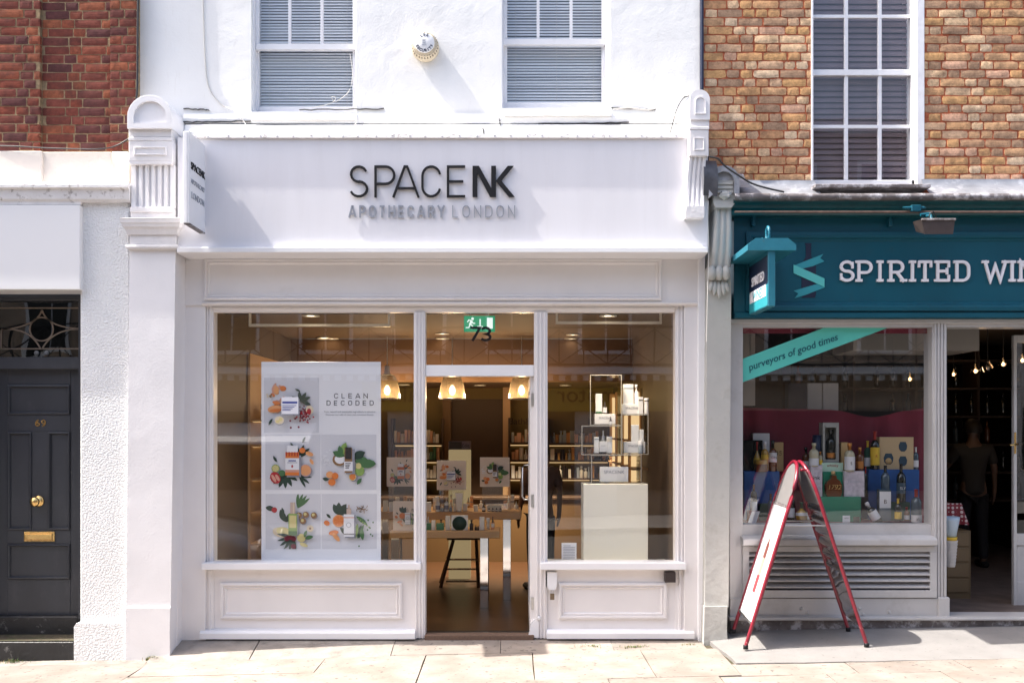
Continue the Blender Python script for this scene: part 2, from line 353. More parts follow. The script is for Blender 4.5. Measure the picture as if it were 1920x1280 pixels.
M['concrete'] = mat('grey concrete', rgb((132,129,127)), .8, specks=(30,.66,(.13,.125,.12),.6), var=.1, vs=5, bump=.35, bs=70, dirt=(.2,.19,.19,.5), ds=9, dthr=(.55,.75))
M['asphalt'] = mat('asphalt', (.10,.10,.10), .9, var=.25, vs=20, bump=.6, bs=120)
M['kerb'] = mat('granite kerb', (.30,.29,.28), .8, var=.2, vs=40, bump=.3, bs=60)

def gz(x, y=0.0): return -0.03 + 0.022 * x
def pquad(mb, pts, yf, yb, mi=0): return mb.prism([(X(a,yf), Z(b,yf)) for a, b in pts], 'y', yf, yb, mi)

# ------------------------------------------------------------------ ground
g = MB()
def sheet(mb, x0, x1, y0, y1, dz, nx=1, mi=0):
    for i in range(nx):
        a = x0+(x1-x0)*i/nx; b = x0+(x1-x0)*(i+1)/nx
        mb.add([(a,y0,gz(a)+dz),(b,y0,gz(b)+dz),(b,y1,gz(b)+dz),(a,y1,gz(a)+dz)], [(0,1,2,3)], mi)
obj('ground', (sheet(g, -60, 60, -60, 60, -.20) or g), M['asphalt'], kind='structure')
g = MB(); sheet(g, -40, 40, -9.4, -3.05, -.125); obj('road', g, M['asphalt'], kind='structure')
g = MB()
sheet(g, -40, 40, -2.9, .12, -.014)
pav = obj('pavement', g, M['joint'], kind='structure')
g = MB(); sheet(g, -40, 40, -12.1, -9.4, 0.0); obj('far_pavement', g, M['concrete'], kind='structure')
g = MB()
for a in range(-12, 12): g.box(a+.004, a+.996, -3.05, -2.9, gz(a+.5)-.16, gz(a+.5)+.002, 0, .012)
obj('kerb', g, M['kerb'], kind='structure')

rs = random.Random(3)
def slab(x0, x1, y0, y1, m, dz=0.0, name='paving_slab', skew=0.0, level=None):
    j = lambda a=.004: rs.uniform(-a, a)
    g_ = .0038
    nx, ny = 4, 3
    t = rs.uniform(-.003, .003); vs = []
    c = [(x0+g_+j(), y0+g_+j()), (x1-g_+j(), y0+g_+j()), (x1-g_+skew+j(), y1-g_+j()), (x0+g_+skew+j(), y1-g_+j())]
    tx, ty = rs.uniform(-.003,.003), rs.uniform(-.003,.003)
    top = []
    for k in range(ny+1):
        for i in range(nx+1):
            u, v = i/nx, k/ny
            px_ = (c[0][0]*(1-u)+c[1][0]*u)*(1-v)+(c[3][0]*(1-u)+c[2][0]*u)*v
            py_ = (c[0][1]*(1-u)+c[1][1]*u)*(1-v)+(c[3][1]*(1-u)+c[2][1]*u)*v
            edge = i in (0,nx) or k in (0,ny)
            if edge: px_ += rs.uniform(-.003,.003); py_ += rs.uniform(-.003,.003)
            zz_ = gz(px_)+dz+t+tx*(u-.5)+ty*(v-.5)-(.003 if edge else 0)
            if level is not None: q_ = min(1, v*1.6); zz_ = zz_*(1-q_) + max(level, zz_)*q_
            top.append((px_, py_, zz_))
    n = nx+1; mb = MB()
    fs = [(k*n+i, k*n+i+1, (k+1)*n+i+1, (k+1)*n+i) for k in range(ny) for i in range(nx)]
    ring = [i for i in range(n)] + [k*n+nx for k in range(1, ny+1)] + [ny*n+i for i in range(nx-1, -1, -1)] + [k*n for k in range(ny-1, 0, -1)]
    base = len(top); low = [(top[i][0], top[i][1], top[i][2]-.05) for i in ring]
    fs += [(ring[q], ring[(q+1) % len(ring)], base+(q+1) % len(ring), base+q) for q in range(len(ring))]
    mb.add(top+low, fs)
    return obj(name, mb, m, pav)
# narrow weathered stones right under the white shop
for a, b in ((-3.05,-2.2),(-2.2,-1.02),(-1.02,-.1),(-.1,.86),(.86,1.64)):
    slab(a, b, -.44 if a > -2 else -.52, .1, M['flagstrip' if a < -1.1 else 'flag'], -.002, level=Z(1200.5,-.13))
for a, b in ((-4.9,-4.1),(-4.1,-3.05)): slab(a, b, -.52, -.34, M['flagstrip'], -.002)
# flags, in courses parallel to the shopfronts, as wide as the photograph shows them
row2 = [-6.4,-5.3,-4.25,-3.02,-1.56,-.72,.17,1.08,1.72]
for a, b in zip(row2, row2[1:]):
    y1 = -.52 if b < -1.8 and a < -1.5 else -.44
    if -3.1 < a < -1.6:
        slab(a, b, -.98, y1, M['flag']); slab(a-.12, b+.02, -1.36, -.98, M['flag'])
    else: slab(a, b, -1.36, y1, M['flag'])
row3 = [-6.6,-5.6,-4.6,-3.5,-2.55,-1.3,-.35,.72,1.55,2.35,3.2,4.1,5.0]
for a, b in zip(row3, row3[1:]): slab(a, b, -2.0, -1.36, M['flag'])
for a in range(-7, 6): slab(a+.3, a+1.3, -2.88, -2.0, M['flag'])
xs_ = [1.72,2.6,3.45,4.3,5.2]
for a, b in zip(xs_, xs_[1:]): slab(a, b, -1.36, -1.0, M['flag'])
# concrete ramp in front of the wine shop
g = MB(); nx, ny = 30, 8; top = []
for k in range(ny+1):
    for i in range(nx+1):
        v = k/ny; yy = -1.02*(1-v) + .1*v
        xx = 1.66 + (1-v)*.10 + (7-1.66)*i/nx + (rs.uniform(-.012,.012) if i == 0 else 0)
        yy2 = yy + (rs.uniform(-.012,.012) if k == 0 else 0)
        h = .006 + .085*min(1, max(0, v*1.05))*min(1, .25+i*.25) + .002*noise.noise((xx*2, yy*2, 0))
        top.append((xx, yy2, gz(xx)*.75+.004+h))
n = nx+1
ring = [i for i in range(n)] + [k*n+nx for k in range(1, ny+1)] + [ny*n+i for i in range(nx-1, -1, -1)] + [k*n for k in range(ny-1, 0, -1)]
g.add(top + [(top[i][0], top[i][1], -.2) for i in ring], [(k*n+i, k*n+i+1, (k+1)*n+i+1, (k+1)*n+i) for k in range(ny) for i in range(nx)] + [(ring[q], ring[(q+1) % len(ring)], len(top)+(q+1) % len(ring), len(top)+q) for q in range(len(ring))])
obj('concrete_ramp', g, M['concrete'], pav)
def rz_(x, y): return gz(x)*.75+.014+.085*min(1, max(0, (1+y/1.0)*1.0))

# ------------------------------------------------------------------ bricks
def brick_meshes(w, mat_, n, rough, h=.066):
    out = []
    for q in range(n):
        r = random.Random(100+q); d = .05
        nx_ = 5; mb = MB(); fr = []
        for k in range(4):
            for i in range(nx_+1):
                u = i/nx_; v = k/3
                x = (u-.5)*w; z = v*h
                e = (i in (0, nx_)) or (k in (0, 3))
                x += r.uniform(-1,1)*rough*.7; z += r.uniform(-1,1)*rough*.55
                y = r.uniform(-1,1)*rough*.05 + (.002 if e else 0)
                if (i in (0,nx_)) and (k in (0,3)):
                    x -= math.copysign(rough*.5, x); z += rough*.5 if k == 0 else -rough*.5
                fr.append((x, y, z))
        m_ = nx_+1
        ring = [i for i in range(m_)] + [k*m_+nx_ for k in range(1,4)] + [3*m_+i for i in range(nx_-1,-1,-1)] + [k*m_ for k in (2,1)]
        fs = [(k*m_+i, k*m_+i+1, (k+1)*m_+i+1, (k+1)*m_+i) for k in range(3) for i in range(nx_)]
        fs += [(ring[q2], len(fr)+q2, len(fr)+(q2+1) % len(ring), ring[(q2+1) % len(ring)]) for q2 in range(len(ring))]
        mb.add(fr+[(fr[i][0], d, fr[i][2]) for i in ring], fs)
        out.append(mb.mesh('brick', mat_))
    return out
def lay_bricks(parent, meshes_s, meshes_h, x0, x1, z0, z1, y, course, bond, js, jitter, seed):
    r = random.Random(seed); ls, lh = .215, .1025; z = z0; row = 0
    W = wloc(parent)
    while z + .03 < z1:
        x = x0 - r.uniform(0, .02); seq = bond[row % len(bond)]; k = 0
        x -= [.0, .055, .03, .075][row % 4]
        while x < x1:
            kind = seq[k % len(seq)]; k += 1
            ln = (ls if kind == 's' else lh) * r.uniform(.94, 1.05)
            a = max(x, x0); b = min(x+ln, x1)
            if b-a > .03:
                o = bpy.data.objects.new('brick', r.choice(meshes_s if kind == 's' else meshes_h)); COL.objects.link(o)
                o.parent = parent
                o.location = Vector(((a+b)/2, y + r.uniform(-1,1)*jitter, z + r.uniform(-.0015,.0015))) - W
                full = .215 if kind == 's' else .1025
                o.scale = ((b-a)/full, 1, min(1, (z1-z)/.064)*r.uniform(.97,1.02))
                o.rotation_euler = (0, rad(r.uniform(-.35,.35)), 0)
            x += ln + js*r.uniform(.75, 1.3)
        z += course; row += 1
BY_S = brick_meshes(.215, M['brick_y'], 9, .0058, .0655); BY_H = brick_meshes(.1025, M['brick_y'], 7, .0054, .0655)
BR_S = brick_meshes(.215, M['brick_r'], 7, .0026, .0680); BR_H = brick_meshes(.1025, M['brick_r'], 5, .0026, .0680)

# ================================================================== the red brick house (number 69)
lb = thing('brick_house', 'red brick house with dark front door and white rendered ground floor', 'house', (X(100), -.2, gz(-4)))
def part(name, mb, m, parent, **kw): return obj(name, mb, m, parent, **kw)
YL = -.12
xr = X(257, YL)
mb = MB().box(-9, xr, YL+.004, .3, Z(284,YL), 9.0); bw = part('brick_wall', mb, M['mortar_r'], lb)
xa, xb = X(78,YL), X(209,YL); zt = Z(-60,YL)
lay_bricks(bw, BR_S, BR_H, X(-150,YL), xa, Z(283,YL), zt, YL-.035, .0765, ['shsh','hshs'], .010, .002, 5)
lay_bricks(bw, BR_S, BR_H, xa+.006, xb-.004, Z(283,YL), zt, YL, .0765, ['shsshs','hshsh'], .010, .002, 6)
lay_bricks(bw, BR_S, BR_H, xb, xr, Z(283,YL), zt, YL-.035, .0765, ['hs','sh'], .010, .002, 8)
mb = MB().box(X(-150,YL), xa-.003, YL-.031, YL+.02, Z(283,YL), zt).box(xb+.003, xr-.002, YL-.031, YL+.02, Z(283,YL), zt)
part('pilaster_bed', mb, M['mortar_r'], bw)
mb = MB(); y = -.22
mb.pb(-400, 283, 78, 343, y-.03, .1, 0, .006); mb.pb(78, 285, 209, 343, y, .1, 0, .004); mb.pb(209, 284, 240, 343, y-.02, .1, 0, .006)
part('cream_band', mb, M['cream'], lb)
mb = MB(); y = -.42
za, zb_ = Z(343,y), Z(377,y)
mb.prism([(y-.02,za),(y-.03,za-.02),(y-.03,za-.045),(y,za-.055),(y+.01,zb_+.02),(y+.03,zb_),(.1,zb_),(.1,za+.012)], 'x', -9, X(242,y))
part('ledge', mb, M['dirtyledge'], lb)
mb = MB(); mb.pb(150, 377, 243, 1240, -.34, .2, 0, .012)
part('rendered_wall', mb, M['peb'], lb, label='pebble dashed white wall strip')
mb = MB(); mb.prism([(X(139,-.37),-.5),(X(237,-.37),-.5),(X(237,-.37),Z(1172,-.37)),(X(231,-.36),Z(1168,-.37)),(X(143,-.37),Z(1168,-.37)),(X(139,-.37),Z(1174,-.37))], 'y', -.375, 0)
part('wall_base', mb, M['peb'], lb)
mb = MB(); y = -.40; mb.pb(-400, 384, 150, 543, y, -.1, 0, .006); part('sign_board', mb, M['white'], lb, label='blank white box board over the door')
mb = MB(); mb.pb(-400, 378, 151, 383.5, -.39, -.1); part('lead_strip', mb, M['dirtyledge'], lb)
# door recess
mb = MB(); yd = .02
mb.box(-9, X(-40,yd), -.33, .2, -.4, Z(545,yd)); mb.box(-9, X(160,0), .16, .22, -.4, Z(530,yd))
part('door_recess', mb, M['door'], lb)
dr = thing('front_door', None, None); dr.parent = lb; dr.location = Vector((X(70,yd), yd, Z(1155,yd))) - wloc(lb)
def dpx(mb, x0, y0, x1, y1, yf, c=.003, mi=0): return mb.pb(x0, y0, x1, y1, yf, yd+.06, mi, c)
mb = MB()
xl, xR = -6, 152
dpx(mb, xl, 690, 14, 1153, yd); dpx(mb, 132, 690, xR, 1153, yd)
dpx(mb, 14, 690, 132, 721, yd); dpx(mb, 14, 777, 132, 809, yd); dpx(mb, 60, 809, 90, 993, yd); dpx(mb, 14, 993, 132, 1019, yd); dpx(mb, 14, 1085, 132, 1153, yd)
part('stile', mb, M['door'], dr)
for (a,b,c_,d_) in ((14,721,132,777),(14,809,60,993),(90,809,132,993),(14,1019,132,1085)):
    mb = MB(); x0,x1,z1,z0 = X(a,yd),X(c_,yd),Z(b,yd),Z(d_,yd)
    mb.mould(x0,z0,x1,z1, yd, [(0,.0),(.004,.012),(.012,.014),(.02,.004),(.026,-.014)])
    mb.box(x0+.026, x1-.026, yd+.014, yd+.05, z0+.026, z1-.026)
    part('door_panel', mb, M['door'], dr)
# brass furniture and number
kx, kz = X(72,yd), Z(939,yd)
mb = MB().lathe([(.052,0),(.052,.006),(.036,.012),(.018,.02),(.016,.045),(.036,.055),(.044,.072),(.036,.088),(.0,.094)], (kx,yd,kz), 24, axis='y')
part('door_knob', mb, M['brass'], dr)
mb = MB(); mb.pb(44, 996, 102, 1015, yd-.012, yd+.002, 0, .004); mb.mould(X(46,yd),Z(1013,yd),X(100,yd),Z(998,yd), yd-.012,[(0,0),(.004,.006),(.012,.004),(.014,0)])
mb.pb(50, 1001, 96, 1011, yd-.018, yd-.004, 0, .003)
part('letter_box', mb, M['brass'], dr)
mb = MB(); y = -.05
mb.pb(-10, 543, 152, 563, y, .15, 0, .01); mb.pb(-10, 669, 152, 692, y-.01, .15, 0, .006); mb.pb(-10, 551, 152, 558, y-.012, y+.01, 0, .003)
mb.pb(147, 563, 152, 1160, -.1, .1)
part('door_frame', mb, M['door'], lb)
y = .03
fan = part('fanlight', MB().pb(-10, 560, 150, 671, y, y+.008), M['dglass'], lb)
mb = MB(); yy = y-.004
def came(pts, closed=False, w=.011): mb.ribbon([(X(a,yy), Z(b,yy)) for a,b in pts], w, yy-.006, yy+.003, 0, closed)
def bez(p0,p1,p2,n=10): return [((1-t)**2*p0[0]+2*t*(1-t)*p1[0]+t*t*p2[0], (1-t)**2*p0[1]+2*t*(1-t)*p1[1]+t*t*p2[1]) for t in [i/n for i in range(n+1)]]
came([(-10,577.5),(150,577.5)]); came([(-10,654),(150,653.5)])
came([(78+22*math.cos(t*math.pi/12), 617+22*math.sin(t*math.pi/12)) for t in range(24)], True)
came(bez((79,581),(88,614),(150,616))); came(bez((79,581),(70,612),(5,618)))
came(bez((150,617),(100,616),(79,654))); came(bez((3,618),(55,612),(76,653))); came([(3,618),(2,654)])
part('came', mb, mat('lead came', (.22,.17,.13), .5, metal=.3), fan)
mb = MB()
for cx in (68.5, 87): mb.lathe([(.0,0),(.022,.001),(.022,.008),(0,.01)], (X(cx,y-.01), y-.004, Z(662,y)), 14, axis='y')
part('vent_disc', mb, mat('grey plastic', (.22,.22,.22), .6), fan)
mb = MB()
mb.pb(-60, 1155, 146, 1196, -.06, .2, 0, .01)
mb.box(X(-60,-.30), X(142,-.30), -.33, .1, -.4, Z(1200,-.3), 0, .012)
part('door_step', mb, M['blackpaint'], lb)
part('step_edge', MB().box(X(-60,-.3), X(141,-.3), -.325, -.07, Z(1200,-.3), Z(1200,-.3)+.004), M['joint'], lb)

# ================================================================== the white shop building (number 73)
wb = thing('shop_building', 'white stucco shop building between the two brick houses', 'building', (X(820), -.2, gz(-.6)))
YU = -.05
# upper wall with two real openings
oz_l, oz_r = Z(210,YU), Z(203,YU); top = 9.0
OL = (X(471,YU), X(668,YU)); OR = (X(941,YU), X(1145,YU))
xl0, xr0 = X(259,YU), X(1312,YU)
mb = MB()
def subwall(x0,x1,z0,z1): 
    mb.box(x0,x1,YU,.3,z0,z1)
zlow = Z(262,YU)
subwall(xl0, OL[0], zlow, top); subwall(OL[1], OR[0], zlow, top); subwall(OR[1], xr0, zlow, top)
subwall(OL[0], OL[1], zlow, oz_l); subwall(OR[0], OR[1], zlow, oz_r); subwall(OL[0], OL[1], Z(-320,YU), top); subwall(OR[0], OR[1], Z(-320,YU), top)
part('stucco_wall', mb, M['stucco'], wb)
# lumpy ledge bands under the windows
mb = MB()
def lump(mb, x0, x1, z0, z1, y0, seed, amp=.012, n=60, back=.0):
    vs = []; r = seed
    for i in range(n+1):
        x = x0+(x1-x0)*i/n; a = noise.noise((x*3, r, 0))*amp; b = noise.noise((x*2.2, r+5, 3))*amp
        vs += [(x, back, z0), (x, y0+a, z0+b*.3), (x, y0+a*.6-.004, (z0+z1)/2+b), (x, y0+a+.02, z1+b*.8), (x, back, z1+b*.8+.012)]
    fs = []
    for i in range(n):
        for k in range(4): fs.append((5*i+k, 5*i+k+1, 5*i+5+k+1, 5*i+5+k))
    fs += [(0,1,2,3,4), tuple(5*n+k for k in (4,3,2,1,0))]
    mb.add(vs, fs, 0, False)
lump(mb, X(343,-.1), X(1285,-.1), Z(231,-.1), Z(212,-.1), -.10, 1.7)
part('ledge_band', mb, M['stucco'], wb)
mb = MB(); lump(mb, X(345,-.14), X(1283,-.14), Z(262,-.14), Z(232.5,-.14), -.14, 9.1, .01)
part('apron_band', mb, M['stucco'], wb)
mb = MB(); lump(mb, X(472,-.13), X(669,-.13), Z(223,-.13), Z(212,-.13), -.13, 4.1, .012, 30); lump(mb, X(945,-.13), X(1147,-.13), Z(216,-.13), Z(204,-.13), -.13, 6.3, .012, 30)
part('window_sill', mb, M['stucco'], wb)
mb = MB(); rc = random.Random(44)
for (a, b2, c_, d_, yv) in ((344,204,392,206,-.062),(342,229,470,227,-.118),(560,206,720,204,-.062),(705,216,760,214,-.062),(1010,232,1180,230,-.116),(1147,202,1230,206,-.062),(905,240,908,252,-.155),(936,222,938,236,-.13)):
    n_ = 14; pts = [(a+(c_-a)*i/n_+rc.uniform(-.8,.8), b2+(d_-b2)*i/n_+rc.uniform(-1,1)) for i in range(n_+1)]
    mb.ribbon([(X(u,yv), Z(v,yv)) for u, v in pts], .0045, yv-.004, yv+.02)
part('crack', mb, M['blackpaint'], wb, kind='stuff')
YF = -.36
mb = MB(); y = YF-.024
x0, x1 = X(345,y), X(1284,y); za = Z(251,y)
mb.prism([(y,za),(y-.004,Z(258.5,y)),(y+.02,Z(258.5,y)),(.0,za+.045)], 'x', x0, x1)
rr = random.Random(2)
fl = part('flashing', mb, M['dirtyledge'], wb)
mb = MB()
for i in range(30):
    xx = x0+.08+(x1-x0-.16)*i/29+rr.uniform(-.02,.02)
    mb.lathe([(.009,0),(.007,.004),(0,.006)], (xx, y-.003, Z(254.5,y)+rr.uniform(-.004,.004)), 7, axis='y')
part('nail', mb, M['white'], fl, kind='stuff')
# fascia board, cornice, frieze
mb = MB(); mb.box(X(333,YF), X(1327,YF), YF, -.02, Z(466,YF), Z(258,YF)); part('fascia_board', mb, M['fascia'], wb)
mb = MB(); y = YF-.06; a, b_ = Z(462,y), Z(474,y)
mb.prism([(YF+.002,a+.004),(y,a-.006),(y-.004,a-.012),(y-.004,b_+.006),(y+.01,b_),(YF+.05,b_-.004),(-.03,b_-.004),(-.03,a)], 'x', X(332,y), X(1327,y))
part('cornice', mb, M['sillw'], wb)
YP = -.12
mb = MB()
mb.box(X(334,YP), X(1322,YP), YP, .0, Z(572,YP), Z(478,YP)-.0); part('frieze_board', mb, M['joinery'], wb)
PM = [(0,0),(.0,.022),(.008,.028),(.020,.028),(.026,.012),(.036,.018),(.048,.004),(.050,0)]
mb = MB().mould(X(384,YP),Z(563,YP),X(1240,YP),Z(485.5,YP),YP,PM); part('panel_moulding', mb, M['joinery'], wb)
mb = MB(); mb.prism([(YP-.001,Z(566,YP)),(YP-.018,Z(567,YP)),(YP-.018,Z(569.5,YP)),(YP-.004,Z(572,YP)),(YP+.02,Z(573,YP))], 'x', X(379,YP), X(1333,YP)); part('bead', mb, M['joinery'], wb)
# outer boards
mb = MB(); mb.box(X(332,-.1), X(385,-.1), -.10, .2, gz(-2.8)-.1, Z(571,-.1), 0, .004); part('side_board', mb, M['joinery'], wb)
mb = MB(); mb.box(X(1283,-.1), X(1309,-.1), -.10, .2, .0, Z(571,-.1), 0, .004); part('side_board', mb, M['joinery'], wb)
mb = MB(); mb.box(X(1309,-.14), X(1322,-.14), -.15, .2, -.05, Z(474,-.14), 0, .004); part('corner_trim', mb, M['sillw'], wb)
# reeded frame round the glass: profile in (x, y), run vertically
YW = -.06
def reeded(x0, x1, y, nre, proud=.012):
    pts = [(x0, .06), (x0, y)]; w = (x1-x0)/(nre*2+1)
    for i in range(nre):
        a = x0+w*(2*i+1)
        pts += [(a, y), (a+w*.2, y-proud), (a+w*.8, y-proud), (a+w, y)]
    return pts + [(x1, y), (x1, .06)]
mb = MB()
mb.prism(reeded(X(385,YW), X(400,YW), YW, 2), 'z', Z(1052,YW), Z(573,YW))
mb.prism(reeded(X(1266,YW), X(1284,YW), YW, 2), 'z', Z(1052,YW), Z(573,YW))
mb.prism([(.05,Z(573,YW)),(YW,Z(573,YW)),(YW-.012,Z(576,YW)),(YW-.012,Z(579,YW)),(YW,Z(581,YW)),(YW+.01,Z(585,YW)),(.05,Z(585,YW))], 'x', X(400.3,YW), X(1265.7,YW))
part('shop_frame', mb, M['joinery'], wb)
for a, b2 in ((776,797.5),(1001.5,1026.5)):
    mb = MB(); mb.prism(reeded(X(a,YW), X(b2,YW), YW-.01, 3), 'z', Z(1195,YW), Z(585.3,YW)); part('mullion', mb, M['joinery'], wb)
mb = MB(); mb.box(X(797.5,YW)+.001, X(1001.5,YW)-.001, YW-.002, .06, Z(705,YW), Z(684,YW), 0, .003); part('transom', mb, M['sillw'], wb)
# glass
YG = 0.0
def pane(x0,y0,x1,y1,name='shop_window', y=YG, m='glass', parent=None):
    mb = MB(); a,b_,c_,d_ = X(x0,y),X(x1,y),Z(y1,y),Z(y0,y)
    mb.add([(a,y,c_),(b_,y,c_),(b_,y,d_),(a,y,d_)],[(0,1,2,3)])
    return part(name, mb, M[m], parent or wb)
win_l = pane(394, 582, 780, 1054); win_r = pane(1022, 582, 1270, 1054); fanp = pane(794, 580, 1005, 690, 'fanlight')
# sills
mb = MB(); y = YW-.09; mb.box(X(377,y), X(789,y), y, .06, Z(1068,y), Z(1055,y), 0, .005); mb.prism([(y+.03,Z(1055,y)-.002),(y+.05,Z(1050.5,-.03)),(.03,Z(1050.5,-.03)),(.03,Z(1055,y)-.002)],'x',X(386,y),X(778,y)); part('window_board', mb, M['sillw'], wb)
mb = MB(); mb.box(X(1013,y), X(1287,y), y, .06, Z(1068,y), Z(1055,y), 0, .005); mb.prism([(y+.03,Z(1055,y)-.002),(y+.05,Z(1050.5,-.03)),(.03,Z(1050.5,-.03)),(.03,Z(1055,y)-.002)],'x',X(1024,y),X(1282,y)); part('window_board', mb, M['sillw'], wb)
# stall risers
for (a, b2, pa, pb_) in ((384,777,414,754),(1027,1284,1047,1250)):
    mb = MB(); y = -.05; mb.box(X(a,y), X(b2,y), y, .06, Z(1196,y), Z(1067,y)-.001); st = part('stall_riser', mb, M['joinery'], wb)
    mb = MB().mould(X(pa,y),Z(1159,y),X(pb_,y),Z(1091.5,y),y,[(0,0),(0,.022),(.014,.028),(.026,.026),(.032,.010),(.042,.018),(.054,.003),(.056,0)]); part('panel_moulding', mb, M['joinery'], st)
mb = MB(); y = -.06; mb.prism(reeded(X(386,y),X(401,y),y-.002,1), 'z', Z(1184,y), Z(1069,y)); part('end_reed', mb, M['joinery'], wb); mb = MB(); mb.prism(reeded(X(1266,y),X(1283,y),y-.002,1), 'z', Z(1184,y), Z(1069,y)); part('end_reed', mb, M['joinery'], wb)
y = -.13
mb = MB(); mb.prism([(y,Z(1197.5,y)),(y,Z(1187,y)),(y+.02,Z(1183,y)),(-.03,Z(1181,y)),(-.03,Z(1197.5,y))],'x',X(374,y),X(778,y)); part('plinth', mb, M['sillw'], wb)
mb = MB(); mb.prism([(y,Z(1197,y)),(y,Z(1187,y)),(y+.02,Z(1183.5,y)),(-.03,Z(1181,y)),(-.03,Z(1197,y))],'x',X(1025,y),X(1302,y)); part('plinth', mb, M['sillw'], wb)
mb = MB(); mb.box(X(334,0), X(1310,0), -.04, .25, -.35, Z(1194,-.04)); part('footing', mb, M['blackpaint'], wb)
mb = MB(); mb.box(X(798,0),X(1001,0),-.10,.02,-.3,Z(1190,-.1),0,.006); part('threshold', mb, mat('coir brown threshold', (.16,.10,.07), .9, var=.2, vs=60), wb)
# the glazed door, folded open against its frame
dl = thing('shop_door', None, None); dl.parent = wb; dl.location = Vector((X(1000),.05,Z(1190))) - wloc(wb)
mb = MB(); xd = X(996, .02)
mb.box(xd-.012, xd+.028, .0, .05, Z(1190), Z(706), 0, .003)
for z0_, z1_ in ((Z(1190),Z(1160)),(Z(730),Z(706))): mb.box(xd-.012, xd+.028, .05, .86, z0_, z1_, 0, .003)
mb.box(xd-.012, xd+.028, .86, .95, Z(1190), Z(706), 0, .003)
part('door_frame', mb, M['joinery'], dl)
mb = MB().add([(xd+.008,.05,Z(1160)),(xd+.008,.86,Z(1160)),(xd+.008,.86,Z(730)),(xd+.008,.05,Z(730))],[(0,1,2,3)]); part('door_glass', mb, M['glass'], dl)
mb = MB(); hx = xd-.075; hy=.5
mb.tube([(xd-.01,hy,Z(871,hy)),(hx+.02,hy,Z(871,hy)),(hx,hy,Z(876,hy)),(hx,hy,Z(930,hy)),(hx+.02,hy,Z(936,hy)),(xd-.01,hy,Z(936,hy))], .009, 8); part('handle', mb, M['steel'], dl)
for a,b2 in ((737,761),(927,950),(1119,1142)):
    mb = MB(); mb.pb(996, a, 1001.2, b2, -.012, .0, 0, .001)
    for q in (.2,.5,.8): mb.lathe([(.004,0),(.003,.003),(0,.003)], (X(998.6), -.012, Z(a+(b2-a)*q)), 6, axis='y', mi=0)
    part('hinge', mb, M['steel'], dl)
mb = MB(); pquad(mb, [(989,1194),(993,1186),(995,1170),(1003,1160),(1010,1166),(1010,1195)], -.085, -.0); part('door_stop', mb, M['sillw'], wb)
# upper windows
def sash(parent, ox0, ox1, gx0, gx1, mrail, gbot, fbot, munt, ztop_px, label_px=None):
    y = YU + .10
    w = thing('sash_window', None, None); w.parent = parent; w.location = Vector((X((gx0+gx1)/2,y), y, Z(fbot,y))) - wloc(parent)
    mb = MB()
    mb.box(X(ox0,YU)-.02, X(gx0-7,y), YU+.05, .25, Z(fbot+6,y), Z(ztop_px,y), 0, .003)
    mb.box(X(gx1+7,y), X(ox1,YU)+.02, YU+.05, .25, Z(fbot+6,y), Z(ztop_px,y), 0, .003)
    mb.pb(gx0-8, fbot-1, gx1+8, fbot+10, y-.03, .2, 0, .004)
    part('frame', mb, M['wframe'], w)
    mb = MB(); ys = y+.04
    mb.pb(gx0-7, mrail+9, gx0, fbot, ys, ys+.04, 0, .003); mb.pb(gx1, mrail+9, gx1+7, fbot, ys, ys+.04, 0, .003); mb.pb(gx0, gbot, gx1, fbot, ys-.002, ys+.04, 0, .003)
    ys2 = y+.0
    mb.pb(gx0-7, mrail-2, gx1+7, mrail+9, ys2-.006, ys2+.042, 0, .003)
    mb.pb(gx0-7, ztop_px, gx0, mrail-2, ys2, ys2+.04, 0, .003); mb.pb(gx1, ztop_px, gx1+7, mrail-2, ys2, ys2+.04, 0, .003)
    part('sash_frame', mb, M['wframe'], w)
    for m_ in munt: part('glazing_bar', MB().pb(m_-2.8, ztop_px, m_+2.8, mrail-2, ys2+.004, ys2+.036, 0, .003), M['wframe'], w)
    edges = [gx0]+list(munt)+[gx1]
    for a, b2 in zip(edges, edges[1:]): pane(a, ztop_px, b2, mrail-1, 'pane', ys2+.02, 'uglass', w)
    pane(gx0, mrail+8, gx1, gbot+1, 'pane', ys+.02, 'uglass', w)
    return w
sash(wb, 471, 668, 486, 661, 84, 200, 212, (543, 603.5), -300)
sash(wb, 941, 1145, 951, 1128, 75, 192, 205, (1009, 1071), -300)
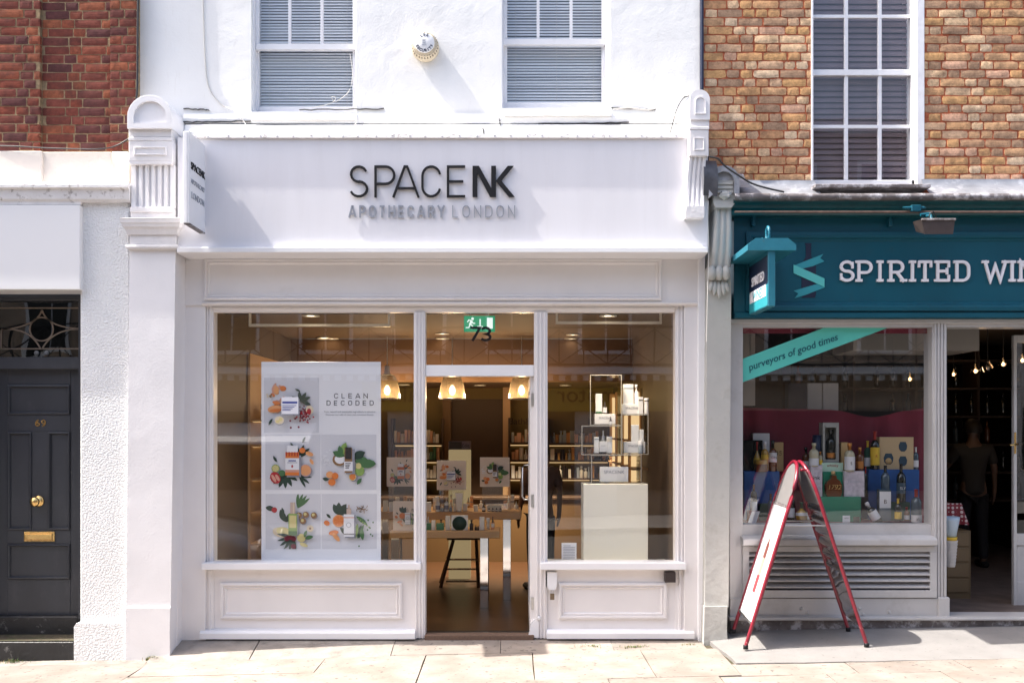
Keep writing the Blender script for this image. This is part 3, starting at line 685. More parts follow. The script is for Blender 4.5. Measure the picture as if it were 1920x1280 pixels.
# dark room behind the blinds
mb = MB(); mb.box(X(300),X(1300),.32,2.5,Z(230),8.9)
upr = obj('upstairs_room', mb, mat('dim room', (.10,.10,.11), .8), kind='structure')
def blind(label, x0, x1, z0, z1, y, pitch, depth, m, tilt, group, ladders):
    b = thing('venetian_blind', label, 'blind', ((x0+x1)/2, y, z0), group)
    s = MB(); w = (x1-x0); t = rad(tilt); c, sn = math.cos(t), math.sin(t); nn = 5; vs = []
    for i in range(nn+1):
        u = (i/nn-.5)*depth; h = .0022*(1-(2*i/nn-1)**2)
        yy, zz = u*c - h*sn, u*sn + h*c
        vs += [(-w/2, yy, zz), (w/2, yy, zz)]
    s.add(vs, [(2*i, 2*i+1, 2*i+3, 2*i+2) for i in range(nn)], 0, True)
    me = s.mesh('slat', m); z = z0+.012; r = random.Random(int(x0*10)+5)
    while z < z1:
        o = bpy.data.objects.new('slat', me); COL.objects.link(o); o.parent = b; o.location = (0, 0, z-z0+r.uniform(-.0012,.0012)); o.rotation_euler = (rad(r.uniform(-7,7)), rad(r.uniform(-.16,.16)), 0); z += pitch
    mb = MB()
    for q in ladders: mb.box(x0+w*q-.0012, x0+w*q+.0012, y-depth*.5-.002, y-depth*.5-.001, z0, z1)
    part('ladder_cord', mb, M['cable'] if m is M['blind'] else M['blindp'], b)
    part('bottom_rail', MB().box(x0, x1, y-.012, y+.012, z0-.006, z0+.004, 0, .002), m, b)
    return b
yb = .165
blind('pale grey venetian blind behind the sash window nearer the red brick house', X(484,yb), X(664,yb), Z(202,yb), Z(-30,yb), yb, .0262, .025, M['blind'], 60, 'blinds in the white building', (.12,.93))
blind('pale grey venetian blind behind the sash window nearer the yellow brick house', X(949,yb), X(1131,yb), Z(194,yb), Z(-30,yb), yb, .0262, .025, M['blind'], 60, 'blinds in the white building', (.1,.52,.9))

# ---- pier between number 69 and number 73
pier = thing('pier', None, None); pier.parent = wb; pier.location = Vector((X(285,-.4), -.3, gz(-3.1))) - wloc(wb)
y = -.42
mb = MB()
def arch(x0, x1, ytop, ybot, n=16):
    cx = (x0+x1)/2; r = (x1-x0)/2; pts = [(x0, ybot)]
    for i in range(n+1):
        t = math.pi - math.pi*i/n; pts.append((cx+r*math.cos(t), ytop+r*.98 - r*.98*math.sin(t)))
    return pts + [(x1, ybot)]
pquad(mb, arch(238.5, 322, 178, 241), y-.02, -.02)
part('head', mb, M['pier'], pier)
# raised rim of the rounded head (the sunk half-round panel inside it)
mb = MB(); o_ = arch(239.5, 321.5, 179, 240.5, 20); i_ = arch(250, 311.5, 189.5, 230.5, 20); vs = []; n = len(o_)
ya = y-.045
for a, b2 in zip(o_, i_): vs += [(X(a[0],ya),ya,Z(a[1],ya)), (X(b2[0],ya),ya,Z(b2[1],ya)), (X(a[0],ya),y-.018,Z(a[1],ya)), (X(b2[0],ya),y-.018,Z(b2[1],ya))]
fs = []
for k in range(n):
    j = (k+1) % n; fs += [(4*k,4*j,4*j+1,4*k+1),(4*k+1,4*j+1,4*j+3,4*k+3),(4*k,4*k+2,4*j+2,4*j)]
mb.add(vs, fs); part('rim', mb, M['pier'], pier)
mb = MB()
mb.pb(241, 241, 322, 257, y, -.02, 0, .004); mb.pb(240.5, 257, 322.5, 264, y-.012, -.02, 0, .004)
mb.pb(241, 264, 324, 302, y-.008, -.02, 0, .005)
mb.prism([(X(241,y),Z(302,y)),(X(324,y),Z(302,y)),(X(322,y),Z(308,y)),(X(244,y),Z(308,y))],'y',y-.006,-.02)
part('block', mb, M['moul'], pier)
mb = MB().mould(X(252,y),Z(292,y),X(313,y),Z(276,y),y-.008,[(0,0),(.0,.01),(.008,.012),(.014,.002),(.016,0)]); part('panel_moulding', mb, M['moul'], pier)
yfl = y+.03
mb = MB(); x0, x1 = X(243.5,y), X(325,y)
def fluted(mb, x0, x1, z0, z1, ztop, nfl, yf, dep, back, taper=0.0):
    pts = [(x0, back), (x0, yf)]; w = (x1-x0)/(nfl+.9); g0 = x0+w*.45
    for i in range(nfl):
        a = g0+w*i+w*.22; b_ = g0+w*i+w*.78
        pts += [(a, yf)] + [((a+b_)/2-(b_-a)/2*math.cos(t), yf+dep*math.sin(t)) for t in [math.pi*k/6 for k in range(1,6)]] + [(b_, yf)]
    pts += [(x1, yf), (x1, back)]
    mb.prism(pts, 'z', z0, z1)
fluted(mb, x0, x1, Z(388,y), Z(308,y), 0, 6, yfl, .028, -.02)
part('fluting', mb, M['pier'], pier)
mb = MB(); mb.pb(243, 388, 325, 397, y-.0, -.02, 0, .005); mb.pb(245, 397, 327, 411, y+.02, -.02); part('necking', mb, M['moul'], pier)
mb = MB(); ycp = -.50; zz = [Z(v,ycp) for v in (410,414,421,427,432,440)]
def capring(mb, prof, x0, x1, yb=-.02):                # mitred moulding round front and both returns; prof: (out, z)
    vs = []
    for o__, z in prof: vs += [(x0-o__, yb, z), (x0-o__, -.40-o__, z), (x1+o__, -.40-o__, z), (x1+o__, yb, z)]
    fs = []
    for j in range(len(prof)-1):
        for k in range(3): fs.append((4*j+k,4*j+k+1,4*j+4+k+1,4*j+4+k))
    fs += [(0,1,2,3), tuple(4*(len(prof)-1)+k for k in (3,2,1,0))]
    mb.add(vs, fs)
px0, px1 = X(243,-.42), X(327,-.42)
capring(mb, [(.02,Z(440,y)),(.028,Z(434,y)),(.035,Z(430,y)),(.05,Z(426,y)),(.055,Z(421,y)),(.062,Z(419,y)),(.065,Z(413,y)),(.068,Z(411,y)),(.02,Z(408,y))], px0, px1)
part('cornice', mb, M['moul'], pier)
mb = MB(); mb.box(px0-.004, px1+.004, -.405, -.02, Z(457,y), Z(440,y))
capring(mb, [(.0,Z(467,y)),(.022,Z(466,y)),(.028,Z(463,y)),(.024,Z(459,y)),(.0,Z(457,y))], px0-.006, px1+.006)
part('collar', mb, M['moul'], pier)
mb = MB(); ys = -.38
mb.prism([(X(243,ys),Z(466,ys)),(X(329,ys),Z(466,ys)),(X(320,ys),Z(1142,ys)),(X(236.5,ys),Z(1142,ys))],'y',ys,-.02)
part('shaft', mb, M['pier'], pier)
mb = MB(); ys = -.395
mb.prism([(X(235.5,ys),Z(1139,ys)),(X(319,ys),Z(1139,ys)),(X(318,ys),Z(1185,ys)),(X(319,ys),-.4),(X(236,ys),-.4)],'y',ys,-.02)
part('base', mb, M['pier'], pier)
mb = MB(); mb.box(X(322,-.2), X(334,-.2), -.22, -.02, gz(-3)-.1, Z(470,-.2), 0, .004); part('shaft_return', mb, M['joinery'], pier)

# ---- fluted console at the other end of the fascia
con = thing('console', None, None); con.parent = wb; con.location = Vector((X(1310,-.45), -.3, Z(408,-.45))) - wloc(wb)
y = -.46
mb = MB(); pquad(mb, arch(1293.5, 1331, 168, 224, 14), y, -.02); part('head', mb, M['pier'], con)
mb = MB(); o_ = arch(1303, 1324, 181, 214, 12); i_ = arch(1305, 1322, 183.5, 212, 12); vs = []; n = len(o_)
for a, b2 in zip(o_, i_): vs += [(X(a[0],y),y-.008,Z(a[1],y)), (X(b2[0],y),y-.008,Z(b2[1],y)), (X(a[0],y),y+.001,Z(a[1],y)), (X(b2[0],y),y+.001,Z(b2[1],y))]
fs = []
for k in range(n):
    j = (k+1) % n; fs += [(4*k,4*j,4*j+1,4*k+1),(4*k+1,4*j+1,4*j+3,4*k+3),(4*k,4*k+2,4*j+2,4*j)]
mb.add(vs, fs); part('rim', mb, M['pier'], con)
mb = MB(); mb.pb(1294, 224.5, 1330, 237, y+.02, -.02, 0, .003); mb.pb(1293, 237, 1330, 243, y-.01, -.02, 0, .004); mb.pb(1292.5, 243, 1329, 293, y-.005, -.02, 0, .006); part('block', mb, M['moul'], con)
mb = MB().mould(X(1301,y),Z(282,y),X(1320,y),Z(259,y),y-.005,[(0,0),(0,.006),(.005,.006),(.008,0)]); part('panel_moulding', mb, M['moul'], con)
mb = MB()
# tapering fluted body that leans back to the fascia
nfl = 3; nseg = 8; rows = []
for k in range(nseg+1):
    v = k/nseg; py = 293+ (386-293)*v; yy = y+.02+.02*math.sin(v*math.pi)+.015*v
    xa_, xb_ = X(1293.5-6.5*v, y), X(1325-4*v, y); pts = [(xa_, -.02)]
    w = (xb_-xa_)/(nfl+.8); g0 = xa_+w*.4
    pts.append((xa_, yy))
    for i in range(nfl):
        a = g0+w*i+w*.2; b_ = g0+w*i+w*.8
        pts += [(a, yy)]+[((a+b_)/2-(b_-a)/2*math.cos(t), yy+.02*math.sin(t)) for t in (math.pi/4, math.pi/2, 3*math.pi/4)]+[(b_, yy)]
    pts += [(xb_, yy), (xb_, -.02)]
    rows.append([(p[0], p[1], Z(py, y)) for p in pts])
n = len(rows[0]); vs = [p for r_ in rows for p in r_]
mb.add(vs, [(k*n+i,k*n+i+1,(k+1)*n+i+1,(k+1)*n+i) for k in range(nseg) for i in range(n-1)] + [tuple(range(n)), tuple(nseg*n+i for i in range(n-1,-1,-1))])
part('fluting', mb, M['pier'], con)
mb = MB(); pquad(mb, [(1287,386),(1321,386),(1320,408),(1285,408)], y+.012, -.02); part('base', mb, M['moul'], con)

# ================================================================== the yellow brick house (wine shop)
rb = thing('brick_house', 'yellow stock brick house over the dark teal wine shop front', 'house', (X(1620), -.1, gz(3)))
YR = -.02
mb = MB()
wx0, wx1 = X(1523,YR), X(1733,YR)
xL = X(1318,YR)
zl = Z(345,YR)
mb.box(xL, wx0, YR+.005, .3, zl-.1, 9); mb.box(wx1, 9, YR+.005, .3, zl-.1, 9); mb.box(wx0, wx1, YR+.005, .3, Z(-330,YR), 9)
byw = part('brick_wall', mb, M['mortar_y'], rb)
bond = ['shhs','hsh','shs','hhsh']
lay_bricks(byw, BY_S, BY_H, xL, wx0-.003, Z(341,YR), Z(-50,YR), YR, .0765, bond, .011, .003, 21)
lay_bricks(byw, BY_S, BY_H, wx1, X(2060,YR), Z(341,YR), Z(-50,YR), YR, .0765, ['shs','hhs','ssh','hhsh'], .011, .003, 22)
# sash window of the yellow brick house
y = .05; gx = (1526, 1584, 1590, 1647, 1653, 1709)
w = thing('sash_window', None, None); w.parent = rb; w.location = Vector((X(1620,y), y, Z(352,y))) - wloc(rb)
mb = MB()
mb.box(wx0-.01, X(1525,YR), YR-.004, .28, Z(352,YR), Z(-330,YR), 0, .003)
mb.box(X(1719,YR), wx1, YR-.006, .28, Z(350,YR), Z(-330,YR), 0, .003)
mb.pb(1709, -300, 1721, 352, y-.02, .25, 0, .004); mb.pb(1524, 337.5, 1721, 353, y-.02, .2, 0, .004)
part('frame', mb, M['wframe'], w)
mb = MB(); mb.pb(1524, 130.5, 1716, 141.5, y-.014, y+.04, 0, .003); part('meeting_rail', mb, M['wframe'], w)
for a in (1587, 1650): part('glazing_bar', MB().pb(a-3.4, -300, a+3.4, 337, y, y+.03, 0, .003), M['wframe'], w)
for a in (31, 237.5): part('glazing_bar', MB().pb(1524, a-3.2, 1710, a+3.2, y+.001, y+.029, 0, .003), M['wframe'], w)
rows_ = [(-60,28),(34,130),(141,234.5),(240.5,338)]
for a, b2 in rows_:
    for c_, d_ in ((1525,1584),(1590,1647),(1653,1710)): pane(c_-1, a-1, d_+1, b2+1, 'pane', y+.016, 'uglass', w)
yb = .14
blind('dusky wooden slatted blind behind the tall many paned window', X(1520,yb), X(1716,yb), Z(342,yb), Z(-30,yb), yb, .0520, .05, M['blindp'], 76, None, (.3,.75))
obj('upstairs_room', MB().box(X(1490),X(1800),.3,2.5,Z(360),8.9), bpy.data.materials['dim room'], kind='structure')
# lead flashings and the ledge
mb = MB()
def sheetlead(mb, x0, x1, pts, n=24, seed=0, amp=.006):
    vs = []; m_ = len(pts)
    for i in range(n+1):
        x = x0+(x1-x0)*i/n
        for k, (yy, zz) in enumerate(pts):
            a = noise.noise((x*6, k*1.7+seed, 0))*amp
            vs.append((x, yy+a, zz+a*.8))
    mb.add(vs, [(i*m_+k, i*m_+k+1, (i+1)*m_+k+1, (i+1)*m_+k) for i in range(n) for k in range(m_-1)], 0, True)
zf, zu = Z(372,-.42), Z(338,-.03)
sheetlead(mb, X(1380,-.2), X(1528,-.03), [(-.03,zu),(-.04,zu-.035),(-.30,zf+.015),(-.43,zf)], 30, 2)
sheetlead(mb, X(1728,-.03), 6.5, [(-.03,zu+.01),(-.04,zu-.035),(-.30,zf+.018),(-.43,zf)], 50, 5)
part('lead_flashing', mb, M['lead'], rb)
mb = MB(); mb.box(X(1520,-.1), X(1735,-.1), -.22, .05, Z(358,-.1), Z(351,-.1), 0, .006); part('stone_sill', mb, M['leadd'], rb)
mb = MB(); y = -.46
sheetlead(mb, X(1378,y), 6.5, [(-.02,Z(361,y)),(y+.03,Z(361,y)),(y,Z(363,y)),(y-.004,Z(368,y)),(y,Z(373,y)),(y+.03,Z(374,y)),(-.02,Z(374,y))], 90, 9, .005)
part('lead_edging', mb, M['leadd'], rb)
mb = MB(); y = -.42
mb.prism([(y,Z(374,y)),(y+.005,Z(379,y)),(y+.05,Z(382,y)),(y+.055,Z(387,y)),(y+.11,Z(390,y)),(y+.13,Z(397,y)),(-.02,Z(397,y)),(-.02,Z(374,y))],'x',X(1376,y),7)
part('cornice', mb, M['cornteal'], rb)
YS = -.16
mb = MB(); mb.box(X(1376,YS), 7, YS, 0, Z(597,YS), Z(396,YS)-.002); part('fascia_board', mb, M['green'], rb)
mb = MB().mould(X(1398,YS),Z(583,YS),7.2,Z(436,YS),YS,[(0,0),(0,.03),(.03,.034),(.05,.03),(.06,.012),(.072,.010),(.08,0)]); mb.box(X(1376,YS)+.001,7,YS-.02,YS+.01,Z(596,YS),Z(586,YS),0,.004); part('fascia_moulding', mb, M['green'], rb)
mb = MB()
for a in (1410,1667): part('bracket', MB().pb(a, 400, a+7, 424, YS-.05, YS, 0, .006), M['green'], rb)
# shopfront joinery
YJ = -.08
mb = MB(); mb.box(X(1370,YJ-.03), 7, YJ-.03, .1, Z(606,YJ-.03), Z(598,YJ-.03), 0, .003); mb.box(X(1392,YJ), 7, YJ, .1, Z(613,YJ), Z(606,YJ)-.001); part('door_head', mb, M['greyp'], rb)
mb = MB(); mb.box(X(1368,YJ), X(1393,YJ), YJ, .15, rz_(1.9,0)-.1, Z(606,YJ)-.002, 0, .003); part('side_board', mb, M['greyp'], rb)
pts = [(X(1748,YJ),.1),(X(1748,YJ),YJ)]
x_ = X(1750,YJ); w_ = (X(1774,YJ)-x_)/4
for i in range(4): pts += [(x_+w_*i+w_*.1,YJ),(x_+w_*i+w_*.25,YJ-.014),(x_+w_*i+w_*.75,YJ-.014),(x_+w_*i+w_*.9,YJ)]
pts += [(X(1775,YJ),YJ),(X(1775,YJ),.1)]
mb = MB().prism(pts,'z',Z(1118,YJ),Z(606,YJ)-.001); part('reeded_post', mb, M['greyp'], rb)
mb = MB(); mb.box(X(1759,YJ-.03), X(1781,YJ-.03), YJ-.035, .1, rz_(3.4,0)-.05, Z(1118,YJ)-.001, 0, .008); part('post_base', mb, M['greyp'], rb)
mb = MB(); mb.box(X(1393,YJ), X(1748,YJ), YJ+.02, .1, Z(1003,YJ), Z(983,YJ)); part('lower_rail', mb, M['greyp'], rb)
y = -.17
mb = MB(); mb.prism([(y,Z(1021,y)),(y,Z(1012,y)),(y+.008,Z(1010,y)),(YJ+.02,Z(1003,YJ)),(.05,Z(1003,YJ)),(.05,Z(1024,y)),(y+.03,Z(1024,y)),(y+.02,Z(1021,y))],'x',X(1394,y),X(1758,y)); part('window_board', mb, M['greyp'], rb)
# ventilation grille: frame and eight louvres
vg = thing('vent_grille', None, None); vg.parent = rb; vg.location = Vector((X(1575,YJ), YJ, Z(1120,YJ))) - wloc(rb)
mb = MB(); y = YJ-.03
mb.pb(1393,1024,1757,1034,y,.0,0,.003); mb.pb(1393,1106,1757,1120,y,.0,0,.003); mb.pb(1393,1034,1405,1106,y,.0,0,.003); mb.pb(1744,1034,1757,1106,y,.0,0,.003); part('frame', mb, M['greyp'], vg)
part('duct', MB().pb(1400,1030,1750,1110,.02,.08), M['black'], vg)
for i in range(6):
    py = 1040+11.9*i
    mb = MB(); z_ = Z(py,y); mb.prism([(y+.004,z_),(y+.004,z_-.012),(.0,z_+.045),(.0,z_+.052)],'x',X(1405,y),X(1744,y)); part('louvre', mb, M['greyp'], vg)
mb = MB(); y = YJ-.015; mb.box(X(1369,y), X(1759,y), y, .08, Z(1155,y), Z(1121,y), 0, .004)
for a, b2 in ((1502,1140),(1514,1148),(1612,1140),(1667,1147),(1618,1151)): mb.lathe([(.016,0),(.013,.006),(0,.01)], (X(a,y), y, Z(b2,y)), 9, axis='y')
part('stall_riser', mb, M['greyp'], rb)
mb = MB(); mb.box(X(1368,-.16), 6.5, -.17, .1, Z(1163,-.17), Z(1157,-.17), 0, .006); part('threshold', mb, M['greyp'], rb)
mb = MB(); mb.box(X(1369,-.1), 6.5, -.13, .1, -.1, Z(1163,-.13)); part('step_riser', mb, M['leadd'], rb)
ww = pane(1388, 610, 1752, 986, 'shop_window', .01, 'glass', rb)
# open door leaf at the frame edge
dl2 = thing('shop_door', None, None); dl2.parent = rb; dl2.location = Vector((X(1912,.3), .3, Z(1160,.2))) - wloc(rb)
y = .55
mb = MB()
for (a,b2,c_,d_) in ((1901,628,1907,1140),(1907,628,1990,642),(1907,1000,1990,1022),(1907,1090,1990,1140)): mb.pb(a,b2,c_,d_,y,y+.045,0,.003)
mb.pb(1907,1022,1990,1090,y+.015,y+.03)
part('door_frame', mb, M['greyp'], dl2)
pane(1906,640,1990,1002,'door_glass', y+.02, 'glass', dl2)
mb = MB(); mb.pb(1902,810,1906,850,y-.006,y,0,.002); mb.tube([(X(1904,y),y,Z(832,y)),(X(1904,y),y-.05,Z(832,y)),(X(1893,y-.05),y-.055,Z(834,y))],.009,8); part('handle', mb, M['brass'], dl2)

# ---- grey scrolled pier between the two shops
gp = thing('pier', 'grey painted stone pier with scroll bracket between the two shops', 'pier', (X(1347,-.25), -.15, .05))
y = -.26
mb = MB(); pquad(mb, [(1327,505),(1369,505),(1371,553),(1366,1138),(1321.5,1138)], y, .05); part('shaft', mb, M['greypier'], gp)
mb = MB(); pquad(mb, [(1321,1136),(1364,1136),(1363,1180),(1366,1240),(1319,1240)], y-.02, .05); part('base', mb, M['greypier'], gp)
mb = MB(); yy = -.34
# body: three convex ribs curving out then back
nseg = 12; rows = []
for k in range(nseg+1):
    v = k/nseg; py = 386+(500-386)*v; yv = yy - .03*math.sin(v*3.0) + .03*v
    xa_, xb_ = X(1340-7*v**1.5, yy), X(1371+.5*v, yy); pts = [(xa_, .05)]
    for i in range(13):
        u = i/12; pts.append((xa_+(xb_-xa_)*u, yv - .016*abs(math.sin(u*3*math.pi))**.7))
    pts.append((xb_, .05)); rows.append([(p[0], p[1], Z(py,yy)) for p in pts])
n = len(rows[0]); mb.add([p for r_ in rows for p in r_], [(k*n+i,k*n+i+1,(k+1)*n+i+1,(k+1)*n+i) for k in range(nseg) for i in range(n-1)], 0, True)
part('ribbed_body', mb, M['greypier'], gp)
mb = MB()
for i, cx in enumerate((1335.5, 1349, 1362)):
    c = (X(cx,yy), yy+.02, Z(511,yy)); r0 = L(8.5,yy); h = L(14,yy)
    mb.lathe([(0,-h),(r0*.55,-h*.88),(r0*.95,-h*.4),(r0,0),(r0*.95,h*.4),(r0*.5,h*.9),(0,h)], c, 14)
pquad(mb, [(1328,500),(1363,500),(1363,524),(1328,524)], yy+.04, .0)
part('scroll', mb, M['greypier'], gp)
mb = MB()
pquad(mb, [(1331,523),(1363,523),(1361,545),(1350,557),(1334,545)], yy+.06, .0)
for k, (dx, ln, tw) in enumerate(((-13,20,-.5),(-7,27,-.22),(0,32,0),(7,27,.22),(13,20,.5))):
    c = Vector((X(1350+dx,yy), yy+.05, Z(526,yy)))
    ln_ = L(ln,yy); r0 = L(5.2,yy); vs = []; m_ = 8
    for j in range(6):
        v = j/5; rr_ = r0*math.sin(math.pi*(.12+.86*v))**.8
        for q in range(m_):
            t = 2*math.pi*q/m_; p = Vector((rr_*math.cos(t), rr_*.8*math.sin(t)-.012*v, -ln_*v))
            vs.append(c + Vector((p.x + math.tan(tw)*p.z*-.35, p.y, p.z)))
    mb.add(vs, [(j*m_+q, j*m_+(q+1)%m_, (j+1)*m_+(q+1)%m_, (j+1)*m_+q) for j in range(5) for q in range(m_)], 0, True)
part('acanthus_leaf', mb, M['greypier'], gp)
mb = MB(); yk = -.40
pquad(mb, [(1338,338),(1376,338),(1379,380),(1372,389),(1342,389),(1338,380)], yk, .05)
for a in (341,349,357): mb.pb(1339,a,1375,a+5,yk-.012,yk,0,.003)
part('block', mb, M['greypier'], gp)
mb = MB(); r_ = random.Random(9); c = Vector((X(1358,yk), yk, Z(366,yk))); vs = []
for j in range(7):
    for q in range(10):
        t = 2*math.pi*q/10; rr_ = L(11,yk)*math.sin(math.pi*(j+.3)/7)*(1+.35*math.sin(3*t+j)); vs.append(c+Vector((rr_*math.cos(t), -.03*math.sin(math.pi*j/6)-.004*math.cos(4*t), L(9,yk)-L(18,yk)*j/6+rr_*.2*math.sin(t))))
mb.add(vs, [(j*10+q, j*10+(q+1)%10, (j+1)*10+(q+1)%10, (j+1)*10+q) for j in range(6) for q in range(10)], 0, True)
part('rosette', mb, M['greypier'], gp)
mb = MB(); o_ = arch(1328,1385,312,372,16); i_ = arch(1338,1375,323,364,16); vs = []; n = len(o_)
for a, b2 in zip(o_, i_): vs += [(X(a[0],yk),yk-.03,Z(a[1],yk)), (X(b2[0],yk),yk-.03,Z(b2[1],yk)), (X(a[0],yk),.0,Z(a[1],yk)), (X(b2[0],yk),.0,Z(b2[1],yk))]
fs = []
for k in range(n-1):
    j = k+1; fs += [(4*k,4*j,4*j+1,4*k+1),(4*k+1,4*j+1,4*j+3,4*k+3),(4*k,4*k+2,4*j+2,4*j)]
fs += [(0,1,3,2),(4*n-4,4*n-2,4*n-1,4*n-3)]
mb.add(vs, fs); pquad(mb, arch(1337,1376,322,360,12), yk+.01, .0)
part('lead_hood', mb, M['lead'], gp, label='curved lead hood over the bracket')
mb = MB(); sheetlead(mb, X(1318,-.4), X(1344,-.4), [(-.05,Z(292,-.4)),(-.36,Z(298,-.4)),(-.44,Z(318,-.4)),(-.45,Z(340,-.4)),(-.42,Z(368,-.4))], 10, 3, .03); 
part('lead_sheet', mb, mat('slate grey sheet', (.07,.072,.085), .45, metal=.2, var=.3, vs=20), gp)
mb = MB(); sheetlead(mb, X(1372,-.2), X(1402,-.2), [(-.03,Z(322,-.1)),(-.12,Z(332,-.2)),(-.3,Z(352,-.3))], 6, 7, .02); part('lead_sheet', mb, M['lead'], gp)
part('painted_gap_shade', MB().box(X(1319,0),X(1328,0),-.03,.0,Z(420,0),Z(290,0)), M['blackpaint'], rb)  # solid dark strip painted in for the shade between the two fronts

# ================================================================== lettering
def arc(cx, cy, rx, ry, a0, a1, n=10): return [(cx+rx*math.cos(rad(a0+(a1-a0)*i/n)), cy+ry*math.sin(rad(a0+(a1-a0)*i/n))) for i in range(n+1)]
G = {
 'A': (.74, [[(0,0),(.33,1),(.41,1),(.74,0)], [(.10,.27),(.64,.27)]]),
 'C': (.64, [arc(.32,.68,.32,.32,12,180)+arc(.32,.32,.32,.32,180,348)]),
 'D': (.64, [[(0,0),(0,1)], [(0,1),(.30,1)]+arc(.30,.66,.34,.34,90,0)+arc(.30,.34,.34,.34,0,-90)+[(0,0)]]),
 'E': (.56, [[(.56,1),(0,1),(0,0),(.56,0)], [(0,.5),(.50,.5)]]),
 'H': (.62, [[(0,0),(0,1)],[(.62,0),(.62,1)],[(0,.5),(.62,.5)]]),
 'I': (.0, [[(0,0),(0,1)]]),
 'K': (.66, [[(0,0),(0,1)],[(.62,1),(.0,.36)],[(.22,.56),(.66,0)]]),
 'L': (.52, [[(0,1),(0,0),(.52,0)]]),
 'N': (.64, [[(0,0),(0,1),(.64,0),(.64,1)]]),
 'O': (.66, [arc(.33,.67,.33,.33,0,180)+arc(.33,.33,.33,.33,180,360)+['c']]),
 'P': (.60, [[(0,0),(0,1)], [(0,1),(.32,1)]+arc(.32,.71,.28,.29,90,-90)+[(0,.42)]]),
 'R': (.62, [[(0,0),(0,1)], [(0,1),(.32,1)]+arc(.32,.72,.28,.28,90,-90)+[(0,.44)], [(.30,.44),(.62,0)]]),
 'S': (.60, [arc(.30,.745,.28,.255,22,270,12)+arc(.30,.25,.30,.25,85,-160,12)]),
 'T': (.60, [[(0,1),(.60,1)],[(.30,0),(.30,1)]]),
 'W': (.98, [[(0,1),(.25,0),(.49,.8),(.73,0),(.98,1)]]),
 'Y': (.66, [[(0,1),(.33,.46),(.66,1)],[(.33,.46),(.33,0)]]),
 '7': (.56, [[(0,1),(.56,1),(.16,0)]]),
 '3': (.54, [arc(.26,.745,.25,.255,150,-90,10)+arc(.26,.245,.28,.245,90,-150,10)]),
 '6': (.54, [arc(.27,.27,.27,.27,0,360,14), [(.47,.95),(.30,1)]+[(.10,.80),(.0,.50),(.0,.27)]]),
 '9': (.54, [arc(.27,.73,.27,.27,0,360,14), [(.54,.73),(.54,.5),(.44,.20),(.24,0),(.07,.05)]]),
}
SLAB = {'S': [('v',.57,.82),('v',.02,.2)], 'P': [('h',0,0),('h',0,1)], 'I': [('h',0,0),('h',0,1)], 'R': [('h',0,0),('h',0,1),('h',.64,0)], 'T': [('h',.30,0),('v',.02,.88),('v',.58,.88)],
        'E': [('h',0,0),('h',0,1),('v',.55,.88),('v',.55,.12),('v',.46,.5)], 'D': [('h',0,0),('h',0,1)], 'W': [('h',0,1),('h',.98,1)], 'N': [('h',0,0),('h',0,1),('h',.64,1)]}
def glyph(ch, h, sx, sw, slab=0.0):
    w, strokes = G[ch]; st = []
    for s_ in strokes:
        cl = s_[-1] == 'c'; p = s_[:-1] if cl else s_
        q = []
        for a in p:
            # inset so the outside of the stroke meets the cap height
            b_ = (a[0]*h*sx, sw/2 + a[1]*(h-sw))
            if not q or (abs(b_[0]-q[-1][0])+abs(b_[1]-q[-1][1])) > 1e-5: q.append(b_)
        if cl and abs(q[0][0]-q[-1][0])+abs(q[0][1]-q[-1][1]) < 1e-5: q.pop()
        # butt ends at cap height and baseline run out by half a stroke
        if not cl and (len(q) == 2 or ch in 'AKNYW7L'):
            for e, f in ((0,1),(-1,-2)):
                p0, p1 = Vector(q[e]), Vector(q[f])
                if abs(p0.y - sw/2) < 1e-6 or abs(p0.y-(h-sw/2)) < 1e-6:
                    d = (p0-p1).normalized()
                    if abs(d.y) > .5: q[e] = tuple(p0 + d*(sw/2/abs(d.y)))
        st.append((q, cl, sw))
    if slab:
        for k, gx_, gy_ in SLAB.get(ch, []):
            x = gx_*h*sx; z = sw/2+gy_*(h-sw)
            if k == 'h': st.append(([(x-slab,z),(x+slab,z)], False, sw*.92))
            else: st.append(([(x,z-slab*.95),(x,z+slab*.95)], False, sw*.8))
    return w*h*sx, st
def letters(text, x, z, y, h, sx, sw, gap, depth, m, parent, slab=0.0, space=.35, name='letter', fit=None):
    if fit:                                              # choose the gap so the word ends at x = fit
        tot = sum(G[c][0]*h*sx if c != ' ' else space*h for c in text); gap = (fit-x-tot)/(len(text)-1)
    for ch in text:
        if ch == ' ': x += space*h+gap; continue
        w_, st = glyph(ch, h, sx, sw, slab); mb = MB()
        for i, (pts, cl, s_) in enumerate(st): mb.ribbon([(x+p[0], z+p[1]) for p in pts], s_, y-depth-i*.0003, y-i*.0002, 0, cl)
        part(name, mb, m, parent); x += w_+gap
    return x
def font_text(body, size, m, name, align='CENTER', shear=0.0, extrude=.001, offset=0.0, space=1.0):
    cu = bpy.data.curves.new(name, 'FONT'); cu.body = body; cu.size = size; cu.align_x = align; cu.shear = shear; cu.extrude = extrude; cu.offset = offset; cu.space_character = space; cu.resolution_u = 3
    t = bpy.data.objects.new(name, cu); COL.objects.link(t)
    bpy.context.view_layer.update()
    me = bpy.data.meshes.new_from_object(t.evaluated_get(bpy.context.evaluated_depsgraph_get()))
    COL.objects.unlink(t); bpy.data.objects.remove(t); bpy.data.curves.remove(cu)
    me.materials.clear(); me.materials.append(m); return me
def put_text(body, size, m, name, parent, loc, rot=(rad(90),0,0), **kw):
    me = font_text(body, size, m, name, **kw)
    o = bpy.data.objects.new(name, me); COL.objects.link(o); o.parent = parent
    o.location = Vector(loc) - (wloc(parent) if parent else Vector((0,0,0))); o.rotation_euler = rot; return o

